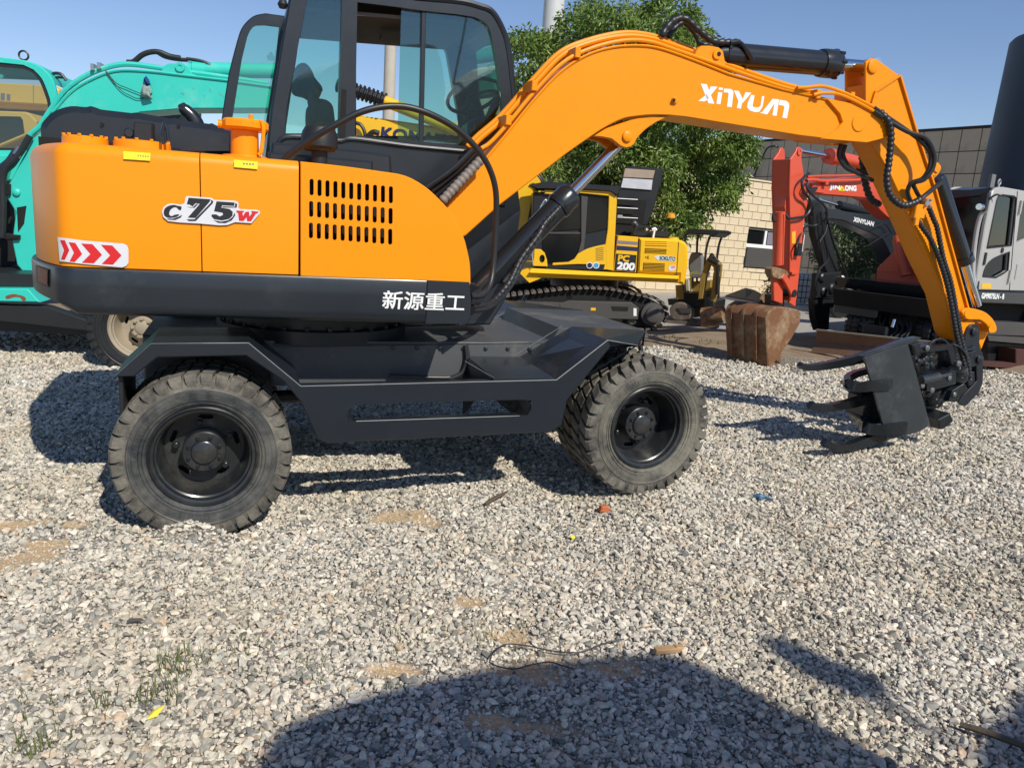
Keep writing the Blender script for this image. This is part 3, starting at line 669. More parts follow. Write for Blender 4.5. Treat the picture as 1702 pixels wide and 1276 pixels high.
# --- undercarriage
def undercarriage():
    ch = MB(); ch.box(0.35, 2.25, 0.50, 1.50, 0.64, 0.895, b=0.01)                    # central box frame
    ch.box(-0.30, 0.36, 0.62, 1.38, 0.55, 0.90, b=0.01); ch.box(2.24, 2.60, 0.62, 1.38, 0.55, 0.97, b=0.01)
    ch.plate([(0.30, 0.897), (2.0, 0.897), (2.05, 0.99), (2.66, 0.98), (2.68, 0.93), (0.28, 0.85)], 0.50, 1.50, b=0.004)
    und = ch.out('chassis_frame', M['darkdeck'], EX)
    ax = MB()
    for x, z in ((0.015, 0.40), (2.45, 0.47)):
        ax.rod((x, 0.35, z), (x, 1.65, z), 0.085); ax.lathe((x, 0.82, z), (0, 1, 0), [(0, .09), (.06, .17), (.3, .17), (.36, .09)])
    ax.rod((0.3, 1.0, 0.46), (2.2, 1.0, 0.5), 0.04)
    ax.out('axle', M['black'], EX)
    tt = MB(); tt.lathe((0.62, 1.0, 0.88), (0, 0, 1), [(0, .56), (.07, .56), (.075, .50), (.2, .50)], seg=40)
    tt.out('slewing_ring', M['black'], EX)
    # side skirt with slot, front and rear fender legs, near and far side
    sk = L([(188, 626), (250, 570), (414, 569), (500, 640), (925, 630), (1010, 564), (1061, 573), (1073, 552), (1071, 575), (1015, 580), (975, 625), (943, 665), (934, 707), (915, 718), (545, 737), (527, 728), (500, 668), (470, 632), (409, 591), (262, 594), (223, 626)][:11] +
           [(1061, 574), (1015, 577), (975, 626), (943, 665), (934, 707), (915, 718), (545, 737), (527, 728), (500, 668), (470, 632), (409, 591), (262, 594), (223, 626)])
    slot = spline(L([(576, 688), (581, 678), (600, 672), (730, 668), (870, 664), (881, 669), (883, 677), (878, 687), (864, 691), (730, 696), (592, 701), (580, 696)]), 2, True)
    for y0, y1, nm in ((0.0, 0.022, 'side_skirt'), (1.978, 2.0, 'side_skirt')):
        k = MB(); k.plate(sk, y0, y1, holes=[slot], b=0.006)
        yb = 0.022 if y0 == 0 else 1.978; ye = 0.50 if y0 == 0 else 1.50
        e = 1 if y0 == 0 else -1
        fl = L([(500, 641), (925, 631)]); (ax_, az), (bx, bz) = fl
        k.slab([(ax_, yb, az-.002), (bx, yb, bz-.002), (bx, yb+e*.05, bz-.002), (ax_, yb+e*.05, az-.002)], (0, 0, -.012))
        lo = L([(592, 701), (864, 691)]); (ax_, az), (bx, bz) = lo
        k.slab([(ax_, yb, az), (bx, yb, bz), (bx, yb+e*.05, bz), (ax_, yb+e*.05, az)], (0, 0, -.01))
        o = k.out(nm, M['dark'], EX)
        k = MB(); k.box(-.345, -.325, yb+e*.02 if e > 0 else ye, ye if e > 0 else yb-.02, .52, .80, b=.004); k.out('mud_flap', M['black'], EX)
        f = MB()                                                                      # fender tops
        a = L([(188, 626), (250, 570), (414, 569), (500, 640)])
        for (x0, z0), (x1, z1) in zip(a, a[1:]):
            f.slab([(x0, yb, z0-.002), (x1, yb, z1-.002), (x1, ye, z1-.002), (x0, ye, z0-.002)], (0, 0, -.014))
        f.out('rear_fender', M['dark'], EX)
        f = MB(); b0, b1, b2 = L([(925, 630), (1010, 564), (1061, 573)])
        f.slab([(b0[0], yb, b0[1]-.002), (b1[0], yb, b1[1]-.002), (b1[0], ye, b1[1]-.002), (b0[0]-.06, ye, b0[1]+.02)], (0, 0, -.014))
        f.slab([(b1[0], yb, b1[1]-.002), (b2[0], yb, b2[1]-.002), (b2[0]+.33, ye, b2[1]+.012), (b1[0], ye, b1[1]-.002)], (0, 0, -.014))
        f.out('front_fender', M['dark'], EX)
        st = MB(); c0, c1 = L([(823, 629), (926, 629.5)]); yi = 0.49 if y0 == 0 else 1.51
        st.slab([(c0[0], yb, c0[1]-.004), (c1[0], yb, c1[1]-.004), (c1[0]-.02, yi, c1[1]+.03), (c0[0]-.02, yi, c0[1]+.03)], (0, 0, -.02))
        st.slab([(c0[0]-.01, yb+e*.01, c0[1]-.01), (c0[0]-.03, yi, c0[1]+.025), (c0[0]-.03, yi, .46)], (.012, 0, 0))
        st.out('step_plate', M['dark'], EX)
    hs = MB(); hs.tube([(2.62, .62, .93), (2.68, .60, .86), (2.68, .58, .74), (2.62, .56, .66)], .016); hs.tube([(0.22, .5, .62), (.30, .42, .58), (.42, .40, .52)], .02)
    hs.out('brake_hose', M['hose'], EX)
undercarriage()
def lit_worn_edges():
    k = MB(); e = lambda pts, y: k.tube([P(a, c, y) for a, c in pts], .0020, sm=1, seg=5)  # pale beads: sunlit edge highlights put in as colour, with edge wear
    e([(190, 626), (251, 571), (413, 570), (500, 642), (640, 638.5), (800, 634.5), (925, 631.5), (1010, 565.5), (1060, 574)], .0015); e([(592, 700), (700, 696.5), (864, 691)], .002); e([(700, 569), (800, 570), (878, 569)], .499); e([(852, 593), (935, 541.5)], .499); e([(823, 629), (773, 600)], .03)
    k.out('lit_worn_edge', M['worn_bright'], EX)
    k = MB(); k.tube([(1.45, .485, .88), (1.46, .47, .80), (1.43, .46, .72), (1.36, .47, .68)], .016); k.tube([(1.0, .48, .70), (1.4, .47, .69), (1.9, .47, .72), (2.2, .45, .66)], .010); k.out('chassis_hose', M['hose'], EX)
    for i in range(7):
        b_ = MB(); b_.lathe((1.02+.14*i, .499, .86), (0, -1, 0), [(0, .014), (.008, .014), (.010, .010), (.010, 0)], 0, 6); b_.out('deck_bolt', M['dark'], EX)
    for i in range(14):
        a = R(180+i*13.5); b_ = MB(); b_.lathe((.62+.53*math.cos(a), 1.0+.53*math.sin(a), .95), (0, 0, 1), [(0, .014), (.02, .014), (.02, 0)], 0, 6); b_.out('ring_bolt', M['black'], EX)
lit_worn_edges()

# --- wheels
def tyre_mesh(Ro=0.415, W=0.215, N=36, lug=0.77, deep=False, seed=1):
    mb = MB(); h = W/2; r_ = random.Random(seed)
    prof = [(-h+.028, .245), (-h+.006, .262), (-h-.006, .300), (-h-.004, .335), (-h+.004, .372), (-h+.012, .388), (-h+.03, .397),
            (0, .400), (h-.03, .397), (h-.012, .388), (h-.004, .372), (h+.004, .335), (h+.006, .300), (h-.006, .262), (h-.028, .245)]
    k = Ro/0.415
    for i0, i1, mi in ((0, 4, 1), (3, 12, 0), (11, 15, 1)): mb.lathe((0, 0, 0), (0, 1, 0), [(t, r*k) for t, r in prof[i0:i1]], mi, 72, False)
    mb.lathe((0, -h-.0065, 0), (0, 1, 0), [(0.003, .336*k), (0, .340*k), (0.003, .344*k)], 1, 72, False)
    for rr in (.272, .288, .318): mb.lathe((0, -h-.0062+(.003 if rr < .28 else 0), 0), (0, 1, 0), [(0.003, (rr-.0025)*k), (-.0008, rr*k), (0.003, (rr+.0025)*k)], 1, 72, False)
    for a0, n_ in ((.6, 9), (2.5, 12), (4.4, 8)):                          # raised moulded marks on the sidewall
        for i in range(n_):
            a = a0+i*.062; rr = .303*k; c, s_ = math.cos(a), math.sin(a); hw_ = .006 if r_.random() < .7 else .003
            mb.slab([(c*(rr+dr)-s_*dt, -h-.0075, s_*(rr+dr)+c*dt) for dr, dt in ((-.010, -hw_), (-.010, hw_), (.010, hw_), (.010, -hw_))], (0, .006, 0), 1)
    for side in (-1, 1):
        for i in range(N):
            a0 = 2*math.pi*(i+(0.5 if side > 0 else 0))/N; wa = 2*math.pi/N*lug*(1+0.06*r_.uniform(-1, 1))
            def pt(r, y, a): return (math.cos(a)*r*k, y, math.sin(a)*r*k)
            tw = 0.10 if deep else 0.03
            A = []; top = .416 if not deep else .418
            for (r0, y, rot) in ((.352, h-.001, 0), (.385, h+.007, 0), (.405, h+.004, 0), (top, h-.012, 0), (top+.001, h*0.55, tw*.5), (top, h*0.12, tw), (.396, h*0.10, tw), (.380, h*.6, tw*.4)):
                ww = wa*(0.8 if r0 < .36 else 1)
                A.append((pt(r0, side*y, a0+rot*side-ww/2), pt(r0, side*y, a0+rot*side+ww/2)))
            v = [q[0] for q in A]+[q[1] for q in A]; n = len(A)
            f = [tuple(range(n))[::-1], tuple(range(n, 2*n))]+[(j, (j+1) % n, n+(j+1) % n, n+j) for j in range(n)]
            mb.add(v, f, 0)
    return mb.mesh('tyre', [M['rubber'], M['rubberclean']], 30)
def rim_mesh(mtr, W=0.215, deep=0.10):
    mb = MB(); h = W/2
    mb.lathe((0, 0, 0), (0, 1, 0), [(-h+.034, .252), (-h+.012, .254), (-h+.006, .246), (-h+.018, .238), (-h+.022, .226), (-h+.05, .222), (-h+.055, .214), (deep-.03, .198), (deep, .185)], 0, 56, False)
    circ = [(.197*math.cos(a*math.pi/20), .197*math.sin(a*math.pi/20)) for a in range(40)]
    holes = []
    for i in range(5):
        a = R(18+72*i)
        holes.append([(.155*math.cos(a)+du*-math.sin(a)*.034+dv*math.cos(a)*.012, .155*math.sin(a)+du*math.cos(a)*.034+dv*math.sin(a)*.012) for du, dv in ((-1, -.4), (-.7, -1), (.7, -1), (1, -.4), (1, .4), (.7, 1), (-.7, 1), (-1, .4))])
    mb.plate(circ, deep-.008, deep+.006, 0, holes=holes)
    mb.lathe((0, 0, 0), (0, 1, 0), [(deep+.03, .2), (deep+.031, .001)], 1, 32)
    return mb.mesh('rim', [mtr, M['void']], 30)
def hub_mesh(mtr, deep=0.10, prot=0.02):
    mb = MB()
    mb.lathe((0, 0, 0), (0, -1, 0), [(-deep, .115), (-deep+.02, .115), (-deep+.022, .098), (-prot*.2-.02, .094), (-.01, .098), (.004, .098), (.008, .092), (.010, .060), (.020, .055), (.024, .048), (.024, .0)], 0, 32)
    return mb.mesh('hub', mtr, 30)
def nut_mesh(mtr, r=.016, l=.03):
    mb = MB(); mb.lathe((0, 0, 0), (0, -1, 0), [(0, r*1.25), (.006, r*1.25), (.0065, r), (l, r), (l+.004, r*.7), (l+.004, 0)], 0, 6)
    return mb.mesh('nut', mtr, 40)
TY_A = tyre_mesh(seed=3); TY_B = tyre_mesh(N=34, lug=0.68, deep=True, seed=5); TY_B.materials[1] = M['rubberdusty']
RIM = rim_mesh(M['rimblack']); HUB = hub_mesh(M['rimblack']); HUB.transform(Matrix.Diagonal((1.06, 1.25, 1.06, 1))); NUT = nut_mesh(M['gloss'], .009, .012); STUD = nut_mesh(M['gloss'], .017, .034)
def wheel(parent, loc, steer, ty, outer=True, flip=False, spin=0.0, nuts=True):
    wl = sub('wheel', parent, loc, steer+(math.pi if flip else 0))
    inst('tyre', ty, wl, rot=(0, spin, 0)); inst('rim', RIM, wl, rot=(0, spin, 0))
    if outer:
        inst('hub', HUB, wl)
        if nuts:
            for i in range(8):
                a = R(22+45*i); inst('hub_bolt', NUT, wl, (.078*math.cos(a), -.010, .078*math.sin(a)))
            for i in range(5):
                a = R(25+72*i)+spin; inst('wheel_nut', STUD, wl, (.135*math.cos(a), .086, .135*math.sin(a)))
    return wl
zr, zf, st = 0.400, 0.466, R(2)
wheel(EX, (0.016, 0.112, zr), 0, TY_A, spin=R(3)); wheel(EX, (0.016, 0.35, zr), 0, TY_A, False, spin=R(7))
wheel(EX, (0.016, 1.888, zr), 0, TY_A, True, True, nuts=False); wheel(EX, (0.016, 1.65, zr), 0, TY_A, False, True)
cxf, cyf = 2.462, 0.36
def fpos(dy): return (cxf-math.sin(st)*dy, cyf+math.cos(st)*dy, zf)
wheel(EX, fpos(-.226), st, TY_B, spin=R(40)); wheel(EX, fpos(-.002), st, TY_B, False, spin=R(44))
wheel(EX, (cxf, 1.88, zf), st, TY_B, True, True, nuts=False); wheel(EX, (cxf, 1.645, zf), st, TY_B, False, True)

# --- upper body
YH = 0.08                                                  # near side of the hood
XC = P(119, 330, YH)[0]                                      # where the flat side ends at the rear corner
RB, TH = 0.09, R(60)
def plan(x1, ins, insr, n=7, m=10):
    """outline of the body seen from above: flat side, tight bend, then the wide arc of the rear; set in by ins at the sides, insr at the rear"""
    o = [(x1, YH+ins)]
    cy = YH+RB; bend = []
    for i in range(n+1):
        t = TH*i/n; e = ins+(insr-ins)*i/n; bend.append((XC-(RB-e)*math.sin(t), cy-(RB-e)*math.cos(t)))
    ex, ey = XC-RB*math.sin(TH), cy-RB*math.cos(TH); rr = (1.0-ey)/math.cos(TH); cx2, cy2 = ex+rr*math.sin(TH), 1.0
    for i in range(1, m+1):
        t = TH+(math.pi/2-TH)*i/m; bend.append((cx2-(rr-insr)*math.sin(t), cy2-(rr-insr)*math.cos(t)))
    o += bend; o += [(a, 2.0-c) for a, c in bend[::-1][1:]]
    return o+[(x1, 2.0-YH-ins)]
def rings(mb, x1, lv, m=0):
    v = []; n = len(plan(x1, 0, 0))
    for z, i, j in lv: v += [(a, c, z) for a, c in plan(x1, i, j)]
    f = []
    for k in range(len(lv)-1):
        for i in range(n):
            j = (i+1) % n; f.append((k*n+i, k*n+j, (k+1)*n+j, (k+1)*n+i))
    f.append(tuple(range(n))[::-1]); f.append(tuple((len(lv)-1)*n+i for i in range(n)))
    mb.add(v, f, m)
def hit(px, py, off=0.003, y=YH):
    q = P(px, py, y-off)
    if q[0] >= XC: return q
    d = ray(px, py); d = np.array([d@FM.ex, d@FM.ey, d[2]]); o = np.array(FM.loc(_cam)); e = -(off+YH-y); pl_ = plan(0.0, e, e, 14, 20); best = None
    for (ax, ay), (bx, by) in zip(pl_, pl_[1:]):
        den = d[0]*(by-ay)-d[1]*(bx-ax)
        if abs(den) < 1e-9: continue
        t = ((ax-o[0])*(by-ay)-(ay-o[1])*(bx-ax))/den; u = ((ax-o[0])*d[1]-(ay-o[1])*d[0])/den
        if -1e-6 <= u <= 1+1e-6 and t > 0 and (best is None or t < best): best = t
    return tuple(o+d*best) if best else q
XS1 = P(333.5, 350, YH)[0]; XS2 = P(497.3, 350, YH)[0]; ZB = 1.289; ZT = 1.832
def body():
    mb = MB(); g = 0.0022
    rings(mb, XS1-g, [(ZB+.004, .006, .006), (ZT-.055, .006, .006), (ZT-.035, .009, .012), (ZT-.016, .019, .026), (ZT-.004, .036, .05), (ZT, .06, .08)])
    mb.out('counterweight_cover', M['orange'], EX, 32)
    mb = MB()                                                                        # second hood panel
    prof = [(YH+.006, ZB+.004), (YH+.006, ZT-.05), (YH+.010, ZT-.03), (YH+.02, ZT-.014), (YH+.038, ZT-.003), (YH+.06, ZT), (.72, ZT), (.72, ZB+.004)]
    mb.plate(prof, XS1+g, XS2-g, b=.002, map=lambda u, w_, d: (d, u, w_)); mb.out('side_door', M['orange'], EX, 32)
    # louvred front panel with rounded nose
    top = L(spline([(499.5, 268.5), (560, 275), (634, 285), (673, 292), (705, 309), (731, 332), (754, 359), (770, 391), (779, 425), (782, 446), (782.5, 472.5)], 3), YH)
    out = [L([(499.5, 460.8)], YH)[0]]+top
    slots = []
    for r0, (ya, yb, yc, yd, xa, xb) in enumerate(((920, 1005, 958, 1046, 520, 928), (1034, 1116, 1070, 1153, 518, 926.5), (1145, 1226, 1177, 1259, 516.5, 924.5))):
        for i in range(11):
            t = i/10; x = xa+(xb-xa)*t; a = ya+(yc-ya)*t; b_ = yb+(yd-yb)*t; hw = 10.6; q = []
            for k in range(7): an = math.pi*k/6; q.append((x+hw*math.cos(an), a+10-10*math.sin(an)))
            for k in range(7): an = math.pi*k/6; q.append((x-hw*math.cos(an), b_-10+10*math.sin(an)))
            slots.append(L(Z2(q), YH))
    mb = MB(); mb.plate(out, YH+.003, YH+.014, holes=slots, b=.004)
    v = []
    strip = [(x, z) for x, z in top]
    n = len(strip); v = [(x, YH+.022, z) for x, z in strip]+[(x, .72, z) for x, z in strip]+[(x, .72, z-.012) for x, z in strip]+[(x, YH+.022, z-.012) for x, z in strip]
    f = []
    for k in range(4):
        for i in range(n-1): f.append((k*n+i, k*n+i+1, ((k+1) % 4)*n+i+1, ((k+1) % 4)*n+i))
    mb.add(v, f); mb.out('louvred_door', M['orange'], EX, 32)
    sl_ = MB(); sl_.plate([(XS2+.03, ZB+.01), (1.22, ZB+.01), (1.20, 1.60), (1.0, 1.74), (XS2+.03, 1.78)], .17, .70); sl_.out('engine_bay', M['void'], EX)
    # chassis band
    ZL_ = 1.062
    mb = MB()
    lv = []; lift = []
    for i in range(9):
        t = math.pi/2*i/8; lv.append((ZL_+.06*(1-math.cos(t)), .05*(1-math.sin(t)**.5)-.016, .10*(1-math.sin(t))-.016)); lift.append(math.cos(t)**.7)
    n0 = len(mb.v); rings(mb, 1.10, lv+[(ZL_+.14, -.016, -.016), (ZB-.012, -.016, -.016), (ZB-.003, -.012, -.012), (ZB, -.004, -.004)])
    npl = len(plan(0, 0, 0))
    for r in range(9):                                       # the underside sweeps up towards the rear
        for i in range(npl):
            x, y_, z = mb.v[n0+r*npl+i]; u = min(1, max(0, (XC+.03-x)/.30)); mb.v[n0+r*npl+i] = (x, y_, z+.085*u*(2-u)*max(lift[r], .35))
    en = L([(780, 476), (783.5, 500), (783, 527), (778, 539), (764, 543.5)], YH-.015)
    xb = en[0][0]
    mb.plate([(1.101, ZB), (xb, ZB-.002)]+en[1:]+[(en[-1][0]-.01, ZL_), (1.101, ZL_)], YH-.015, 1.90, b=.006)
    mb.out('chassis_band', M['dark'], EX, 30)
    # print and labels
    CUT = [97, 99, 101, 103, 105, 107, 109, 111, 113, 115, 117, 119.5, 122]; d = MB()
    decal(d, [(95.5, 394), (140, 400), (206, 405), (211, 408), (213.5, 414), (213.5, 437), (210, 442), (203, 444.5), (140, 439), (99, 434)], hit, .002, 0, CUT)
    for c in ([(455, 270), (490, 270), (525, 345), (490, 418), (462, 415), (485, 345)], [(520, 285), (570, 290), (622, 375), (565, 435), (527, 430), (560, 365)],
              [(615, 295), (700, 300), (772, 380), (710, 445), (620, 440), (685, 375)], [(765, 305), (850, 310), (920, 385), (855, 455), (770, 450), (835, 385)]):
        decal(d, ZV(c), hit, .0035, 1, CUT)
    d.out('arrow_sticker', [M['offwhite'], M['red']], EX, ang=0, fix=False)
    d = MB(); h2 = lambda a, c, o: P(a, c, YH+.004-o)
    decal(d, ZL([(165, 360), (180, 300), (240, 250), (300, 240), (430, 258), (480, 240), (500, 150), (520, 135), (700, 150), (860, 160), (900, 190), (1180, 200), (1235, 215), (1250, 250), (1240, 300), (1270, 320), (1500, 330), (1550, 350), (1545, 385), (1430, 520), (1200, 505), (1090, 545), (980, 550), (700, 525), (420, 510), (250, 490), (180, 430)]), hit, .004, 0)
    for c in ([(540, 160), (850, 182), (838, 215), (640, 445), (530, 440), (700, 245), (640, 236), (615, 260), (600, 285), (555, 255), (515, 250)],
              [(935, 210), (1190, 228), (1185, 275), (1015, 265), (1005, 300), (1120, 320), (1165, 360), (1160, 415), (1110, 460), (1010, 480), (900, 460), (862, 420), (870, 395), (930, 395), (980, 425), (1030, 400), (1020, 370), (900, 350), (915, 290)],
              spline([(440, 285), (430, 335), (395, 325), (375, 300), (330, 295), (280, 335), (265, 395), (300, 420), (345, 400), (410, 395), (370, 430), (270, 445), (205, 420), (188, 370), (205, 310), (270, 270), (340, 262), (385, 275)], 2, True)):
        decal(d, ZL([q[:2] for q in c]), hit, .0055, 1)
    for c in ([(852, 190), (888, 205), (885, 235), (640, 490), (545, 490), (510, 465), (625, 465), (860, 225)], [(1200, 235), (1228, 250), (1220, 300), (1030, 298), (1015, 282), (1195, 288)],
              [(1190, 370), (1200, 410), (1150, 480), (1060, 520), (960, 515), (890, 475), (1000, 498), (1100, 480), (1165, 430)], [(450, 400), (430, 440), (350, 475), (260, 470), (225, 455), (320, 455), (395, 430)], [(510, 285), (600, 300), (640, 255), (680, 245), (620, 305), (560, 300)]):
        decal(d, ZL(c), hit, .005, 1)
    for c in ([(1215, 340), (1325, 345), (1320, 365), (1300, 368), (1310, 420), (1345, 360), (1395, 355), (1400, 425), (1440, 375), (1425, 360), (1430, 345), (1530, 358), (1520, 378), (1490, 385), (1425, 490), (1370, 492), (1360, 435), (1315, 488), (1255, 485), (1240, 375), (1220, 365)],):
        decal(d, ZL(c), hit, .0055, 2)
    d.out('model_sticker', [M['offwhite'], M['ink'], M['red']], EX, ang=0, fix=False)
    d = MB(); decal(d, [(205, 251.5), (250, 254.5), (249.5, 267.5), (205, 264.5)], hit, .003, 0)
    for i in range(5): decal(d, [(229+i*4, 258+i*.3), (231+i*4, 258+i*.3), (231+i*4, 260+i*.3), (229+i*4, 260+i*.3)], hit, .004, 1)
    d.out('oil_label', [M['yellowprint'], M['ygrey']], EX, ang=0, fix=False)
    d = MB(); decal(d, [(389, 265.5), (428.5, 269), (428, 281.5), (389, 278)], hit, .003, 0)
    for i in range(4): decal(d, [(404+i*5, 271+i*.3), (407+i*5, 271+i*.3), (407+i*5, 273.5+i*.3), (404+i*5, 273.5+i*.3)], hit, .004, 1)
    d.out('fuel_label', [M['yellowprint'], M['ygrey']], EX, ang=0, fix=False)
    letters('band_lettering', '新源重工', FM, YH-.016, (634.5, 513), (770, 518), (637, 483.5), M['white'], EX, bold=.003, depth=.001)
    # tail lamp in the rounded corner
    tl = MB(); q = [(59, 440), (80.5, 447), (80, 478), (61, 470)]
    decal(tl, q, lambda a, c, o: hit(a, c, o, YH-.016), .004, 1, range(60, 80, 2))
    decal(tl, [(62, 443), (79, 449), (78.5, 474), (63.5, 468)], lambda a, c, o: hit(a, c, o, YH-.016), .007, 0, range(64, 79, 2))
    tl.out('tail_lamp', [M['lamp'], M['black']], EX, ang=0, fix=False)
body()

def topside():
    y = 0.36; c = MB()
    for (xa, xb, yt, yb) in ((103, 181, 222, 242), (188, 285, 230, 250)):
        p0 = P(xa, yb, y); p1 = P(xb, yb, y); r = abs(p1[0]-p0[0])/2; cx = (p0[0]+p1[0])/2
        zt = P((xa+xb)/2, (yt+4), y)[2]
        c.lathe((cx, y, ZT-.004), (0, 0, 1), [(0, r*1.0), (zt-ZT-.006, r*.98), (zt-ZT, r*.9), (zt-ZT, 0)], 0, 36)
        for k in range(6):
            a = R(200+32*k); c.rod((cx+r*.9*math.cos(a), y+r*.9*math.sin(a), zt-.006), (cx+r*.9*math.cos(a), y+r*.9*math.sin(a), zt+.004), .008, 0, 6)
    c.out('tank_cover', M['orange'], EX)
    b = MB(); q = L([(222, 250), (254, 252), (253.5, 205), (222, 202)], .40); b.plate(q, .40, .52, b=.006); b.out('breather_cap', M['black'], EX)
    b = MB(); b.tube([P(272, 240, .22), P(270, 225, .22), P(273, 205, .24), P(277, 212, .23), P(280, 235, .22)], .008); b.lathe(P(216, 222, .5), (0, -1, 0), [(0, .025), (.03, .025), (.035, .018), (.035, 0)]); b.out('hood_latch', M['gloss'], EX)
    # filler neck
    n = MB(); x0 = P(407, 250, .40)[0]; r = .065; zt = P(407, 217, .40)[2]; zc_ = P(407, 200, .40)[2]
    n.lathe((x0, .40, ZT-.003), (0, 0, 1), [(0, r*1.7), (.02, r*1.65), (.022, r*1.05), (zt-ZT, r)], 0, 28)
    cp = [(x0+(.112 if k % 2 else .118)*math.cos(R(60*k+a)), .40+.112*math.sin(R(60*k+a))) for k in range(6) for a in (-18, 18)]
    n.plate(cp, zt-.002, zc_, b=.012, map=lambda u, w_, d: (u, w_, d))
    n.rod((x0-.125, .38, zc_-.03), (x0-.06, .38, zc_-.03), .02); n.rod((x0+.03, .36, zc_-.01), (x0+.03, .36, zc_+.025), .012)
    n.out('fuel_filler', M['orange'], EX)
    n = MB(); n.tube([P(427, 205, .33), P(435, 203, .32), P(438, 215, .31), P(436.5, 235, .31), P(434, 252, .30), P(430, 258, .30)], .010); n.out('filler_latch', M['orange'], EX)
    # engine hood
    o = L(spline([(66, 232), (65, 212), (70, 200), (88, 184), (115, 175.5), (140, 177), (150, 175.5), (166, 181)], 3)+[(217, 187), (225, 186), (282, 196), (290, 195), (300, 199), (347, 205), (352, 204), (360, 208), (381, 212), (390, 218), (392, 226), (392, 262), (66, 262)], .86)
    e = MB(); e.plate(o, .86, 1.86, b=.035); e.out('engine_hood', M['dark'], EX, 40)
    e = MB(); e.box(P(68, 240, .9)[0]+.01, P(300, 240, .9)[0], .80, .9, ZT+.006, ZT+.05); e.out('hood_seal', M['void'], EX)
    e = MB()
    for px, py in ((169.5, 207), (297, 208.5)): e.lathe(P(px, py, .853), (0, -1, 0), [(0, .009), (.006, .009), (.006, 0)], 0, 12)
    e.out('hood_plug', M['void'], EX)
    e = MB(); e.tube([P(331, 216, 1.2), P(326, 204, 1.2), P(318, 192, 1.2), P(306, 181, 1.2), P(301, 173, 1.2)], [.040, .040, .038, .034, .020], seg=16); e.out('exhaust_pipe', M['gloss'], EX)
    e = MB(); cx = P(531, 250, .55)[0]; z0 = P(531, 270, .55)[2]; z1 = P(531, 248, .55)[2]; z2 = P(531, 236, .55)[2]; z3 = P(531, 210, .55)[2]; rr = .155*.55
    ru = abs(P(567, 230, .55)[0]-P(506, 230, .55)[0])/2
    e.lathe((cx, .55, z0-.08), (0, 0, 1), [(0, .042), (z1-z0+.08, .042)], 0, 24)
    e.lathe((cx, .55, z1), (0, 0, 1), [(-.012, .055), (-.01, ru*.82), (0, ru*.86), (.012, ru), (z2-z1+.03, ru), (z3-z1-.03, ru*.93), (z3-z1-.008, ru*.80), (z3-z1, ru*.6), (z3-z1, 0)], 0, 36)
    e.out('air_pre_cleaner', M['black'], EX)
    # big hose looping over the hood
    h = MB(); h.tube([P(470, 268, .30), P(480, 257, .28), P(512, 235, .24), P(550, 212, .20), P(604, 185, .18), P(657, 176.5, .18), P(705, 186, .18), P(754, 211, .2), P(788, 242, .22), P(812, 277, .24), P(824, 318, .26), P(824, 372, .28), P(820, 440, .28), P(814, 474, .24), P(800, 491, .18), P(782, 492, .14)], .0165, seg=12)
    h.out('loop_hose', M['hose'], EX)
topside()

